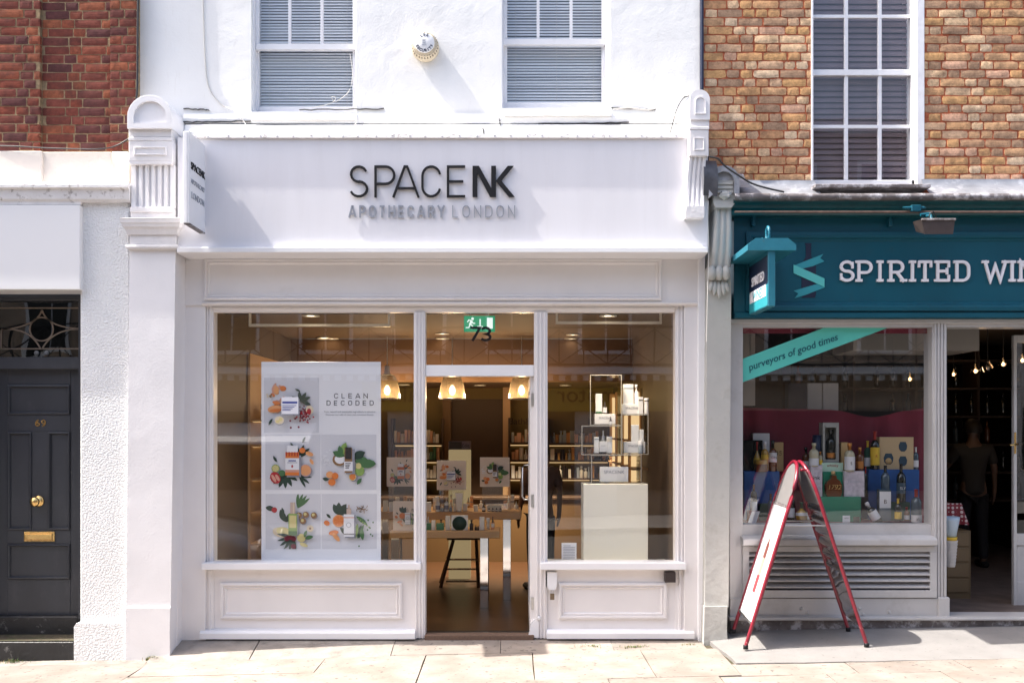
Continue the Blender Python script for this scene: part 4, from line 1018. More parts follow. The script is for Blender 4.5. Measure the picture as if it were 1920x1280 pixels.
yl = YF-.026
ss = thing('shop_sign', 'raised shop name in black and grey letters on the pale fascia', 'sign', (X(810,yl), YF, Z(408,yl)))
h = Z(310,yl)-Z(370,yl)
for ch, a, b2 in (('S',655,690),('P',702,741),('A',738,784),('C',790,827),('E',838,874)):
    sw = .019; w0 = G[ch][0]; sx = (X(b2,yl)-X(a,yl)-sw*(0 if ch == 'A' else .9))/(w0*h)
    letters(ch, X(a,yl)+(sw*.45 if ch != 'A' else 0), Z(370,yl), yl+.018, h, sx, sw, 0, .018, M['black'], ss)
mb = MB(); sw = L(9.5,yl)
def kz_(v): return Z(v,yl)
def kx_(v): return X(v,yl)
pquad(mb, [(886,311),(895,311),(895,369),(886,369)], yl, yl+.018); pquad(mb, [(888,311),(898,311),(930,369),(919,369)], yl-.001, yl+.017)
part('letter', mb, M['black'], ss)
mb = MB(); pquad(mb, [(921,311),(930,311),(930,369),(921,369)], yl, yl+.018); pquad(mb, [(952,311),(963,311),(940,339),(965,369),(954,369),(929.5,339)], yl-.001, yl+.017)
part('letter', mb, M['black'], ss)
yl2 = YF-.018
letters('APOTHECARY', X(655,yl2), Z(408,yl2), yl2+.010, Z(385,yl2)-Z(408,yl2), .66, .0155, 0, .010, M['letgrey'], ss, fit=X(832,yl2))
letters('LONDON', X(849,yl2), Z(408,yl2), yl2+.010, Z(385,yl2)-Z(408,yl2), .80, .0085, 0, .010, M['letgrey'], ss, fit=X(965,yl2))
# projecting sign
ps = thing('hanging_sign', 'flat white projecting sign beside the fluted pier', 'sign', (X(349,-.8), -.58, Z(440,-.6)))
y0, y1 = -.80, -.39
xa_, xb_ = X(343,y0), X(355,y0)
mb = MB().box(xa_, xb_, y0, y1, Z(418,y0), Z(246,y0), 0, .003); mb.box(xa_+.018, xb_-.018, y0-.002, y0+.01, Z(417,y0), Z(247,y0), 0, 0); part('panel', mb, M['sillw'], ps)
part('base_plate', MB().box(xa_+.006, xb_+.002, y0+.003, y1-.003, Z(418,y0)-.008, Z(418,y0)+.0), M['leadd'], ps)
part('bracket', MB().box(xa_+.01, xb_-.01, y1, YF+.01, Z(400,y0), Z(300,y0)), M['sillw'], ps)
R_ = (rad(90),0,rad(90))
put_text('SPACENK', .085, M['black'], 'letters', ps, (xb_+.003, (y0+y1)/2+.01, Z(326,-.6)), R_, extrude=.003)
put_text('APOTHECARY', .055, M['letgrey'], 'letters', ps, (xb_+.002, (y0+y1)/2+.01, Z(352,-.6)), R_, extrude=.002)
put_text('LONDON', .075, M['letgrey'], 'letters', ps, (xb_+.002, (y0+y1)/2+.01, Z(379,-.6)), R_, extrude=.002)
# 73 on the fanlight and 69 on the dark door
n73 = thing('house_number', 'black number 73 on the glass over the shop doorway', 'number', (X(900), -.01, Z(640)))
letters('7', X(882,-.006), Z(639,-.006), -.003, L(27,-.006), 1.18, .022, 0, .002, M['black'], n73, name='digit')
letters('3', X(902,-.006), Z(640,-.006), -.003, L(28,-.006), 1.15, .022, 0, .002, M['black'], n73, name='digit')
n69 = thing('house_number', 'brass number 69 on the dark panelled door', 'number', (X(76,yd), yd, Z(799,yd)))
letters('6', X(67.5,yd), Z(799,yd), yd, L(12.5,yd), 1.0, .010, 0, .006, M['brass'], n69, name='digit')
letters('9', X(78.5,yd), Z(799,yd), yd, L(12.5,yd), 1.0, .010, 0, .006, M['brass'], n69, name='digit')

# wine shop sign
wsn = thing('shop_sign', 'raised white letters and ribbon bottle emblem on the teal fascia', 'sign', (X(1700,YS), YS, Z(560,YS)))
yl = YS-.025; zb = Z(528,yl); h = Z(488,yl)-Z(528,yl); sw = .024
spec = (('S',1577,1600),('P',1611,1634),('I',1650.5,1651),('R',1671,1694),('I',1711.5,1712),('T',1723,1747),('E',1759,1780),('D',1795,1817),('W',1848,1886),('I',1898.5,1899),('N',1915,1940),('E',1956,1977),('S',1991,2013))
for ch, a, b2 in spec:
    w0 = G[ch][0]; sx = (X(b2,yl)-X(a,yl))/(w0*h) if w0 else 1
    letters(ch, X(a,yl), zb, yl+.02, h, sx, sw, 0, .02, M['whitel'], wsn, slab=.030)
def flat(name, pts, y, th, m, parent):
    mb = MB(); pquad(mb, pts, y, y+th); return part(name, mb, m, parent)
yb_ = YS-.004
flat('bottle_emblem', [(1504,558),(1503,552),(1503,495),(1511,481),(1511,460),(1509,456),(1522,456),(1521,460),(1521,481),(1530,495),(1530,552),(1528,558)], yb_, .004, M['navy'], wsn)
flat('ribbon', [(1488,498),(1544,476),(1538,484),(1546,490),(1524,499),(1503,504)], yb_-.003, .002, M['tealmid'], wsn)
flat('ribbon', [(1488,496),(1546,522),(1546,538),(1488,512)], yb_-.008, .004, M['tealhi'], wsn)
flat('ribbon', [(1546,530),(1546,539),(1510,553),(1490,559),(1497,550),(1488,545),(1533,532)], yb_-.003, .002, M['tealmid'], wsn)
# hanging sign with canopy
hs = thing('hanging_sign', 'teal hanging sign under a small canopy with white lettering', 'sign', (X(1447,-.8), -.5, Z(575,-.8)))
y0, y1 = -.83, -.20
xa_, xb_ = X(1440,y0), X(1454,y0)
mb = MB().box(xa_, xb_, y0, y1, Z(574,y0), Z(452,y0), 0, .004); part('panel', mb, M['teal'], hs)
part('lower_panel', MB().box(xa_-.003, xa_+.001, y0+.01, y1-.01, Z(574,y0)+.01, Z(532,y0)), M['tealmid'], hs)
part('dark_panel', MB().box(xa_-.003, xa_+.001, y0+.01, y1-.01, Z(531,y0), Z(478,y0)), M['navy'], hs)
mb = MB(); cx0, cx1 = X(1402,y0-.02), X(1493,y0-.02); zt_, zm_, zb2 = Z(447,y0), Z(457,y0), Z(470,y0)
mb.prism([(cx0,zb2),(cx0+.0,zm_-.01),(cx0+.065,zt_),(cx1-.065,zt_),(cx1,zm_-.01),(cx1,zb2)],'y',y0-.02,y1+.02)
part('canopy', mb, M['teal'], hs)
R2 = (rad(90),0,rad(-90))
put_text('SPIRITED', .108, M['whitel'], 'letters', hs, (xa_-.004, (y0+y1)/2, Z(521,y0)), R2, extrude=.003, offset=.002)
part('name_panel', MB().box(xa_-.005, xa_-.002, y0+.05, y1-.04, Z(553,y0), Z(531,y0)), M['whitel'], hs)
put_text('WINES', .115, M['tealmid'], 'letters', hs, (xa_-.006, (y0+y1)/2, Z(551,y0)), R2, extrude=.001)
mb = MB(); mb.tube([(X(1447,y0)+.02*math.cos(t)*0, y0+.12+.045*math.cos(t), Z(433,y0)+.055*math.sin(t)) for t in [2*math.pi*i/16 for i in range(16)]], .012, 7, closed=True)
mb.tube([((xa_+xb_)/2, y0+.1, zt_),((xa_+xb_)/2, y0+.3, zt_+.05),((xa_+xb_)/2, y1, zt_+.03),((xa_+xb_)/2, -.15, zt_+.03)], .014, 7)
part('iron_bracket', mb, M['teal'], hs)
# awning rail
mb = MB(); mb.tube([(X(1378,-.5),-.5,Z(397.5,-.5)),(6,-.5,Z(397.5,-.5))], .0085, 8); 
ar = thing('awning_rail', 'thin brown metal rail along the top of the teal fascia', 'rail', (X(1600,-.5), -.5, Z(398,-.5)))
part('rod', mb, mat('rusty brown metal', (.16,.10,.08), .5, metal=.3, var=.4, vs=20), ar)
mb = MB(); mb.tube([(X(1693,-.52),-.52,Z(390,-.5)),(X(1700,-.52),-.52,Z(391,-.5)),(X(1732,-.52),-.52,Z(391,-.5)),(X(1736,-.52),-.52,Z(391.5,-.5))], [.006,.014,.014,.006], 8); mb.box(X(1706,-.5),X(1724,-.5),-.54,-.5,Z(398,-.5),Z(386,-.5),0,.004); part('coupling', mb, M['green'], ar)
# floodlight
fl_ = thing('floodlight', 'brown box floodlight on an arm over the teal fascia', 'floodlight', (X(1758,-.7), -.7, Z(440,-.7)))
mb = MB(); y = -.78
vs = [(X(1728,y),y,Z(411,y)),(X(1791,y),y,Z(409,y)),(X(1787,y),y,Z(439,y)),(X(1734,y),y,Z(439,y))]
vs += [(v[0]+(.01 if i in (0,3) else -.01), y+.20, v[2]+(.02 if i < 2 else .06)) for i, v in enumerate(vs)]
mb.add(vs, [(0,1,2,3),(4,5,6,7),(0,1,5,4),(1,2,6,5),(2,3,7,6),(3,0,4,7)])
part('housing', mb, mat('bronze metal', (.085,.065,.06), .35, metal=.4, var=.15, vs=15), fl_)
part('front_lip', MB().box(vs[0][0]-.004, vs[1][0]+.004, y-.012, y+.0, vs[0][2]-.012, vs[0][2]+.006, 0, .004), M['leadd'], fl_)
mb = MB().tube([(X(1757,y),y+.1,Z(408,y)),(X(1757,y),y+.12,Z(398,y)),(X(1752,y),y+.2,Z(396,y)),(X(1745,-.3),-.16,Z(400,-.3))], .012, 7); mb.tube([(X(1726,-.6),-.6,Z(403,-.6)),(X(1745,-.6),-.6,Z(401,-.6))], .014, 8); part('arm', mb, M['green'], fl_)
mb = MB().tube([(X(1750,y),y+.1,Z(405,y)),(X(1752,y),y+.08,Z(396,y)),(X(1758,y),y+.08,Z(392,y)),(X(1763,y),y+.09,Z(399,y)),(X(1766,y),y+.1,Z(407,y))], .005, 6); part('cable', mb, M['cableb'], fl_)

# alarm bell box
al = thing('alarm_bell', 'round white and cream alarm bell box with navy lettering', 'alarm', (X(796,YU), YU, Z(108,YU)))
c = (X(796,-.16), YU, Z(83,-.16))
r0 = L(26,-.16)
mcream = mat('aged cream plastic', (.72,.62,.46), .5, var=.1, vs=20)
mb = MB().lathe([(r0*.9,0),(r0,.01),(r0*1.0,.05),(r0*.93,.06),(r0*.9,.11),(0,.11)], c, 32, axis='y'); part('body', mb, mcream, al)
mb = MB().lathe([(r0*.72,.108),(r0*.72,.118),(r0*.66,.122),(0,.122)], (c[0]-.0, c[1], c[2]+.008), 32, axis='y'); part('face_disc', mb, M['white'], al)
mb = MB()
for i in range(28):
    t = 2*math.pi*i/28; p = Vector((c[0]+r0*.955*math.cos(t), c[1]-.085, c[2]+r0*.955*math.sin(t))); d = Vector((math.cos(t),0,math.sin(t))); s_ = Vector((-math.sin(t),0,math.cos(t)))*.0035
    a = p - d*r0*.10; b_ = p + d*r0*.02
    q = [a+s_+Vector((0,-.027,0)), a-s_+Vector((0,-.027,0)), b_-s_+Vector((0,.015,0)), b_+s_+Vector((0,.015,0))]
    mb.add(q+[v+Vector((0,.006,0))-d*.006 for v in q], [(0,1,2,3),(4,5,6,7),(0,1,5,4),(1,2,6,5),(2,3,7,6),(3,0,4,7)])
part('vent_slot', mb, mat('dark slot', (.12,.09,.06), .8), al, kind='stuff')
def ring_text(s, r, a_mid, da, flip, size, m):
    n_ = len(s)
    for i, ch in enumerate(s):
        a = a_mid + (i-(n_-1)/2)*da*(1 if flip else -1); t = rad(a)
        ry = rad(90-a) if not flip else rad(-90-a)
        rr_ = r
        put_text(ch, size, m, 'letter', al, (c[0]+rr_*math.cos(t), c[1]-.1235, c[2]+.008+rr_*math.sin(t)), (rad(90), ry, 0), extrude=.0005, offset=.001)
ring_text('LEE', r0*.50, 92, 24, False, .036, M['navy']); ring_text('SECURITY', r0*.66, 270, 19, True, .034, M['navy'])
for i, s_ in enumerate(('081','960','9976')): put_text(s_, .022, M['letgrey'], 'digits', al, (c[0]-.003, c[1]-.1235, c[2]+.022-i*.020), extrude=.0004)

# ---- small fittings
lk = thing('key_safe', 'white metal box with hanging brass padlock below the window board', 'lock box', (X(1035,-.12), -.1, Z(1125,-.1)))
y = -.11; mb = MB(); pquad(mb, [(1026,1072),(1044,1072),(1044,1098),(1041,1105),(1029,1105),(1026,1099)], y, -.05); part('case', mb, M['sillw'], lk)
part('painted_shadow', MB().pb(1023.5,1070,1026,1100,-.07,-.05), M['black'], lk)  # flat black strip stands in for the shadow beside the case
mb = MB(); cx = X(1035.5,y-.01); zc = Z(1108,y)
mb.tube([(cx-.012,y-.012,Z(1113,y)),(cx-.012,y-.012,zc),(cx-.007,y-.012,zc+.014),(cx+.007,y-.012,zc+.014),(cx+.012,y-.012,zc),(cx+.012,y-.012,Z(1113,y))], .0035, 6); part('shackle', mb, M['steel'], lk)
part('padlock_body', MB().pb(1031.5,1112,1039.5,1124,y-.022,y-.004,0,.003), mat('tarnished brass', (.20,.15,.10), .4, metal=.7), lk)
bx = thing('junction_box', 'small dark brown box under the end of the window board', 'box', (X(1257,-.1), -.09, Z(1092,-.1)))
part('case', MB().pb(1247,1072,1267,1091.5,-.12,-.05,0,.003), mat('dark brown plastic', (.035,.025,.025), .4), bx)
mb = MB().tube([(X(1267),-.1,Z(1080)),(X(1270.5),-.08,Z(1080)),(X(1271),-.075,Z(1090)),(X(1268),-.07,Z(1094))], .004, 6); part('cable', mb, M['cable'], bx)
bl = thing('door_bell', 'small round white bell push on the door frame', 'bell push', (X(1010,-.1), -.09, Z(1166,-.1)))
part('button', MB().lathe([(.018,0),(.016,.01),(.008,.012),(0,.012)], (X(1011,-.09), -.085, Z(1158,-.09)), 14, axis='y'), M['sillw'], bl)
# cables
def cable(label, name, pts, r, m, cat='cable'):
    # smooth the polyline
    P = [Vector(p) for p in pts]; out = []
    for i in range(len(P)-1):
        p0 = P[max(0,i-1)]; p1 = P[i]; p2 = P[i+1]; p3 = P[min(len(P)-1,i+2)]
        for k in range(6):
            t = k/6; out.append(.5*((2*p1)+(p2-p0)*t+(2*p0-5*p1+4*p2-p3)*t*t+(-p0+3*p1-3*p2+p3)*t**3))
    out.append(P[-1]); return obj(name, MB().tube(out, r, 6), m, label=label, category=None, origin=tuple(P[-1])) if False else tag(obj(name, MB().tube(out, r, 6), m, origin=tuple(P[-1])), label, cat)
yc = YU-.008
cable('thin white cable drooping down the stucco beside the red brick', 'wall_cable', [(X(380,yc),yc,Z(-20,yc)),(X(382,yc),yc,Z(50,yc)),(X(385,yc),yc,Z(120,yc)),(X(392,yc),yc,Z(165,yc)),(X(415,yc),yc,Z(196,yc)),(X(440,-.12),-.12,Z(212,yc)),(X(458,-.13),-.13,Z(229,-.13)),(X(466,-.15),-.16,Z(242,-.15)),(X(482,-.16),-.17,Z(249,-.17)),(X(560,-.17),-.17,Z(249,-.17)),(X(640,-.17),-.17,Z(246,-.17)),(X(665,-.16),-.16,Z(236,-.15)),(X(669,-.14),-.14,Z(222,-.14))], .0045, M['cable'])
yk = .02
cable('loose white wire curling across a window pane', 'window_wire', [(X(656,yk),yk,Z(100,yk)),(X(661,yk),yk,Z(140,yk)),(X(655,yk),yk,Z(170,yk)),(X(640,yk),yk,Z(185,yk)),(X(628,yk-.02),yk-.02,Z(192,yk)),(X(622,yk-.02),yk-.02,Z(184,yk)),(X(629,yk-.02),yk-.02,Z(184,yk)),(X(626,yk-.03),yk-.03,Z(193,yk)),(X(610,yk-.04),yk-.04,Z(200,yk)),(X(585,yk-.05),yk-.05,Z(206,yk))], .0028, M['cable'])
yc = -.06
cable('dark cable down the joint between red brick and white stucco', 'wall_cable', [(X(259,-.17),-.17,Z(-20,-.17)),(X(258,-.17),-.17,Z(60,-.17)),(X(257.5,-.17),-.17,Z(150,-.17)),(X(256,-.17),-.17,Z(185,-.17))], .009, M['cableb'])
cable('black cable sagging along the foot of the red brick wall', 'wall_cable', [(X(-10,-.24),-.25,Z(274,-.24)),(X(40,-.24),-.26,Z(276,-.24)),(X(90,-.24),-.26,Z(279,-.24)),(X(180,-.24),-.26,Z(281,-.24)),(X(215,-.2),-.2,Z(272,-.24)),(X(242,-.18),-.18,Z(256,-.24))], .006, M['cableb'])
cable('dark drainage strip between white stucco and yellow brick', 'downpipe', [(X(1316,-.08),-.08,Z(-20,-.08)),(X(1316,-.08),-.08,Z(60,-.08)),(X(1316,-.08),-.08,Z(168,-.08))], .017, M['navy'], 'pipe')
for i, (pts, r, m_, lab) in enumerate((
    ([(1150,205),(1180,203),(1215,206),(1240,200),(1262,187),(1292,179)], .006, 'cable', 'white cable lifting off the ledge towards the fluted bracket'),
    ([(1292,180),(1280,186),(1270,203),(1263,225),(1257,248)], .005, 'cableb', 'black cable drooping beside the fluted bracket, the longer of two'),
    ([(1293,182),(1283,192),(1274,215),(1266,235),(1268,242),(1259,250)], .004, 'letgrey', 'grey cable tangled beside the fluted bracket'),
    ([(1330,294),(1345,298),(1360,312),(1385,330),(1410,344),(1440,354),(1470,360)], .008, 'cableb', 'thick black cable running over the lead flashing'),
    ([(1328,376),(1327,420),(1329,470),(1326,560),(1325,640)], .003, 'cable', 'thin pale wire hanging down between the two shopfronts'))):
    yv = -.2 if i < 3 else (-.47 if i == 3 else -.40)
    cable(lab, 'wall_cable', [(X(a,yv), yv-.01*(k%2), Z(b2,yv)) for k, (a, b2) in enumerate(pts)], r, M[m_])

# ================================================================== inside number 73
M['olive'] = mat('olive painted wall', rgb((122,100,54)), .7, var=.06, vs=2)
M['tan'] = mat('tan ceiling', rgb((130,113,98)), .7)
M['brownw'] = mat('dark brown wall', rgb((70,48,28)), .6)
M['woodfl'] = mat('brown wood floor', rgb((70,46,28)), .35, var=.25, vs=3, stretch=(1,6,1), spec=.5)
M['taupe'] = mat('taupe wall', rgb((92,76,62)), .6)
M['beigew'] = mat('beige laminate', rgb((200,160,116)), .5, var=.04)
M['warmw'] = mat('cream lacquer', rgb((232,228,214)), .3)
M['warmglow'] = emit('lit shelf edge', (1.0,.68,.34), .36)
M['bulb'] = emit('glowing bulb', (1.0,.76,.45), 8)
M['halo'] = emit('downlight lamp', (1.0,.80,.55), 5)
x0, x1 = -2.66, 1.452
def room(name, x0, x1, y0, y1, z0, z1, m): return obj(name, MB().box(x0,x1,y0,y1,z0,z1), m, kind='structure')
room('shop_floor', -2.72, 1.5, .02, 5.6, -.2, .0, M['woodfl'])
room('side_wall', -2.76, x0, .06, 5.6, 0, 3.0, M['taupe'])
room('side_wall', x1, 1.53, .06, 5.6, 0, 3.0, M['taupe'])
room('back_wall', x0, x1, 5.5, 5.6, 0, 3.0, M['olive'])
room('shop_ceiling', -2.76, 1.53, .0, 3.2, 2.92, 3.0, M['tan'])
room('rear_ceiling', x0, x1, 3.2, 5.5, 2.42, 2.9, M['tan'])
room('ceiling_bulkhead', x0+.001, x1-.001, 3.15, 3.2, 2.40, 2.915, mat('brown bulkhead', rgb((104,76,50)), .7))
room('painted_shadow_line', x0+.001, x1-.001, .42, .435, 2.905, 2.915, M['black'])  # black bar under the ceiling, drawn as the shade of a narrow gap
Yb = 5.5
room('dark_alcove', X(845,Yb-.1), X(943,Yb-.1), Yb-.03, Yb-.003, .0, Z(748,Yb), M['brownw'])
room('wall_column', X(943,Yb-.2), X(957,Yb-.2), Yb-.25, Yb-.003, 0, 2.42, M['beigew'])
room('wall_column', X(830,Yb-.2), X(845,Yb-.2), Yb-.2, Yb-.003, 0, 2.42, mat('brown column', rgb((110,78,40)), .6))
# back counter
ct = thing('back_counter', 'long brown counter against the rear wall of the shop', 'counter', (0, 5.0, 0))
part('body', MB().box(-2.3, 1.3, 4.95, 5.45, .0, .86), mat('brown counter', rgb((96,72,42)), .6), ct); part('top', MB().box(-2.35, 1.35, 4.92, 5.45, .861, .90, 0, .005), M['brownw'], ct)
PROD = [mat('pale product box', (.72,.66,.55), .4), mat('amber product', (.55,.28,.08), .3), mat('white product', (.8,.78,.72), .35), mat('green product', (.08,.22,.12), .35), mat('dark product', (.03,.02,.02), .3), mat('peach product', (.75,.42,.25), .4), mat('grey blue product', (.35,.4,.45), .4)]
def bottle_prof(w, h, kind):
    r = w/2
    if kind == 'wine': return [(r*.92,0),(r,h*.02),(r,h*.62),(r*.85,h*.70),(r*.42,h*.77),(r*.34,h*.82),(r*.34,h*.97),(r*.40,h*.975),(r*.40,h),(0,h)]
    if kind == 'spirit': return [(r*.92,0),(r,h*.02),(r,h*.60),(r*.80,h*.68),(r*.40,h*.74),(r*.36,h*.88),(r*.46,h*.885),(r*.46,h),(0,h)]
    if kind == 'dropper': return [(r*.92,0),(r,h*.03),(r,h*.50),(r*.6,h*.57),(r*.45,h*.60),(r*.45,h*.74),(r*.28,h*.77),(r*.24,h*.97),(0,h)]
    if kind == 'round': return [(r*.4,0),(r*.8,h*.08),(r,h*.28),(r*.85,h*.5),(r*.4,h*.62),(r*.22,h*.70),(r*.22,h*.93),(r*.3,h*.94),(r*.3,h),(0,h)]
    if kind == 'pump': return [(r*.95,0),(r,h*.02),(r,h*.62),(r*.7,h*.68),(r*.35,h*.70),(r*.35,h*.82),(r*.55,h*.83),(r*.55,h),(0,h)]
    if kind == 'jar': return [(r*.95,0),(r,h*.05),(r,h*.62),(r*.95,h*.66),(r*1.02,h*.68),(r*1.02,h*.97),(r*.98,h),(0,h)]
    return [(r,0),(r,h),(0,h)]
def bottle(label, x, y, z, w, h, kind, glassm, capm, labm=None, lab=(.18,.45), group=None, cat='bottle', name=None, tilt=0.0, n=14, text=None, textm=None):
    t = thing(name or ('jar' if kind == 'jar' else ('bottle' if cat == 'bottle' else cat.replace(' ','_'))), label, cat, (0,0,0), group)
    pr = bottle_prof(w, h, kind); capf = {'wine':.80,'spirit':.87,'dropper':.56,'round':.9,'pump':.67,'jar':.66}.get(kind, .8)*h
    lo = [p for p in pr if p[1] <= capf]; hi = [p for p in pr if p[1] > capf]
    part('body', MB().lathe(lo+[(lo[-1][0]*.9, lo[-1][1]+.001),(0,lo[-1][1]+.001)], (0,0,0), n), glassm, t, origin=(0,0,0))
    part('cap', MB().lathe([(hi[0][0], lo[-1][1]+.0005)]+hi, (0,0,0), n), capm, t, origin=(0,0,0))
    if labm:
        r = w/2*1.02
        part('label', MB().lathe([(r,h*lab[0]),(r,h*lab[1])], (0,0,0), n, a0=math.pi*1.0, a1=math.pi*2.0), labm, t, origin=(0,0,0))
        if text: put_text(text, w*.42, textm or M['navy'], 'label_print', t, (0, -r-.0015, h*(lab[0]+lab[1])/2-w*.14), extrude=.0003)
    t.location = (x, y, z); t.rotation_euler = (0, rad(tilt), 0); return t
def carton(label, px0, py0, px1, py1, y, d, m, group=None, cat='box', name='carton', text=None, tm=None, ts=.3, band=None):
    t = thing(name, label, cat, (X((px0+px1)/2,y), y+d/2, Z(py1,y)), group)
    part('carton_body', MB().pb(px0,py0,px1,py1,y,y+d,0,.002), m, t)
    if band: part('print_band', MB().pb(px0+.4, band[0], px1-.4, band[1], y-.0012, y+.0005), band[2], t)
    if text: put_text(text, L(abs(px1-px0),y)*ts, tm or M['letgrey'], 'print', t, (X((px0+px1)/2,y), y-.0015, Z((py0*.55+py1*.45),y)), extrude=.0003)
    return t
# rear shelving units with rows of products
ORD = ('first','second','third','fourth','fifth','sixth','seventh','eighth','ninth','tenth','eleventh','twelfth','thirteenth','fourteenth','fifteenth','sixteenth','seventeenth','eighteenth','nineteenth','twentieth','twenty first','twenty second','twenty third','twenty fourth','twenty fifth','twenty sixth')
def shelf_unit(label, pxa, pxb, pys, y, glab, seed, kinds):
    t = thing('shelf_unit', label, 'shelving', (X((pxa+pxb)/2,y), y, .9))
    m = MB(); m.box(X(pxa,y)-.03, X(pxa,y), y-.02, Yb-.004, .9, Z(pys[0]-46,y)); m.box(X(pxb,y), X(pxb,y)+.03, y-.02, Yb-.004, .9, Z(pys[0]-46,y)); part('upright', m, M['brownw'], t)
    for py in pys: part('shelf', MB().pb(pxa, py, pxb, py+3, y-.02, Yb-.004, 0, .003), M['brownw'], t); part('light_strip', MB().box(X(pxa,y), X(pxb,y), Yb-.03, Yb-.01, Z(py,y)-.05, Z(py,y)-.042), M['warmglow'], t)
    r = random.Random(seed)
    for k, py in enumerate(pys):
        px = pxa+2
        while px < pxb-4:
            w = r.uniform(4, 8); hh = r.uniform(12, 25)
            if px+w > pxb: break
            ki = r.choice(kinds); pm = PROD[ki]; cnt = cnt+1 if px > pxa+2 else 1
            lab_ = ('cream','amber','white','green','dark','peach','grey')[ki]+' '+glab.replace('product', 'product number %d along' % cnt if False else ORD[cnt-1]+' along')+(', top shelf',', middle shelf',', bottom shelf')[k]
            nm = 'product_box' if r.random() < .55 else 'product_bottle'
            mb = MB()
            if nm == 'product_box': mb.pb(px, py-hh, px+w, py, y, y+.08, 0, .002)
            else: mb.lathe(bottle_prof(L(w,y), L(hh,y), r.choice(['pump','jar','dropper'])), (X(px+w/2,y), y+.04, Z(py,y)), 10)
            tag(obj(nm, mb, pm), ('boxed ' if nm == 'product_box' else 'bottled ')+lab_.replace('rear shelving','rear shelves'), 'box' if nm == 'product_box' else 'bottle', 'products on the rear shelves')
            px += w + r.uniform(.2, 1.0)
ysf = 5.2
shelf_unit('rear shelving seen past the poster, with amber goods', 737, 777, (830, 862, 893), ysf, 'product on the rear shelving beyond the poster', 1, [0,1,5,1])
shelf_unit('rear shelving just inside the doorway, behind the picture cards', 796, 828, (830, 862, 896), ysf, 'product on the rear shelving just inside the doorway', 2, [0,3,5,2])
shelf_unit('rear shelving beyond the open door leaf, full of pale goods', 957, 1008, (829, 862, 896), ysf, 'product on the rear shelving beyond the door leaf', 3, [0,2,2,5])
shelf_unit('rear shelving seen through the window with the plinth', 1030, 1143, (830, 862, 896), ysf, 'product on the rear shelving behind the plinth window', 4, [0,1,6,4])
wt = thing('wall_lettering', 'dark department words on the olive back wall above the shelves', 'lettering', (X(975,Yb), Yb, Z(795,Yb)))
put_text('Bath&Body', .13, M['brownw'], 'letters', wt, (X(992,Yb), Yb-.004, Z(795,Yb)), extrude=.002)
# side wall of lit shelves beside the poster
ls = thing('wall_shelving', 'lit beige wall shelving with bottles beside the poster', 'shelving', (-2.6, 2.2, 0))
part('back_panel', MB().box(-2.655,-2.63,1.2,5.0,.2,2.6), M['beigew'], ls); part('end_panel', MB().box(-2.63,-2.34,1.2,1.23,.2,2.6), M['brownw'], ls) if False else None
zs = [Z(v,1.2) for v in (1018,960,897,834,786)]
for z in zs: part('shelf', MB().box(-2.63,-2.42,1.22,4.8,z-.02,z,0,.003), M['beigew'], ls)
for z in zs: part('light_strip', MB().box(-2.628,-2.60,1.3,4.8,z-.026,z-.021), M['warmglow'], ls)
r_ = random.Random(12)
for z, nm in zip(zs, ('lowest','second','third','fourth','top')):
    for k in range(4):
        hgt = r_.uniform(.12,.22)
        bottle('small bottle on the %s lit wall shelf beside the poster, %s from the window' % (nm, ORD[k]), -2.52+r_.uniform(-.03,.03), 1.32+k*.12, z+.001, .05, hgt, r_.choice(['pump','dropper','jar']), PROD[4 if nm == 'lowest' else r_.choice([0,2,5])], PROD[4], PROD[2] if nm == 'lowest' else None, group='bottles on the lit wall shelves', n=10)
# lit uprights along the other side wall
for k, (yy) in enumerate((2.3,3.0,3.7,4.4)):
    o = thing('lit_upright', 'warm glowing shelf upright on the side wall behind the clear cubes, ' + ('nearest the window','second from the window','third from the window','deepest in the shop')[k], 'shelf light', (1.3, yy, .1), 'lit uprights on the side wall')
    part('glow_strip', MB().box(1.33,1.42,yy,yy+.02,.5,2.25), M['warmglow'], o); part('casing', MB().box(1.30,1.445,yy+.021,yy+.06,.4,2.3), M['beigew'], o)
    for z in (.8,1.1,1.4,1.7,2.0): part('shelf', MB().box(1.28,1.45,yy-.5,yy-.002,z,z+.02), M['beigew'], o)
# window light frames (slim hollow boxes under the ceiling)
for lab, a, b2, c_, d_ in (('cream rectangular light frame hanging over the poster', 466, 592, 731, 612), ('cream rectangular light frame hanging over the clear cubes', 1042, 592, 1241, 607)):
    y = .32; t = thing('light_frame', lab, 'frame', (X((a+b2)/2 if False else (a+c_)/2,y), y, Z(612,y)))
    mb = MB(); mb.pb(a,b2-9,a+4,d_,y,y+.03,0,.002); mb.pb(c_-4,b2-9,c_,d_,y,y+.03,0,.002); part('side_bar', mb, M['warmw'], t)
    part('bottom_bar', MB().pb(a+4.1,d_-5,c_-4.1,d_,y,y+.03,0,.002), M['warmw'], t)
# downlights
def downlight(label, x, y, zc, power=0, group='recessed ceiling lamps', grid=False):
    t = thing('ceiling_lamp', label, 'downlight', (x, y, zc), group)
    part('trim_ring', MB().lathe([(.075,0),(.082,-.012),(.060,-.012),(.055,0)], (x,y,zc), 18), M['warmw'], t)
    part('lamp', MB().lathe([(.0,-.004),(.042,-.004),(.045,-.001),(0,-.001)], (x,y,zc), 14), M['halo'], t)
    if power and not (2.45 < y < 3.2):
        ld = bpy.data.lights.new('downlight_beam', 'SPOT'); ld.energy = power*.62; ld.color = (1,.80,.56); ld.spot_size = rad(86); ld.spot_blend = .8; ld.shadow_soft_size = .05
        lo = bpy.data.objects.new('downlight_beam', ld); COL.objects.link(lo); lo.parent = t; lo.location = (0,0,-.02)
def at_ceiling(px, py, zc): 
    d = (zc-HC)/((800-py)/F); return (px-960)/F*d, d-D
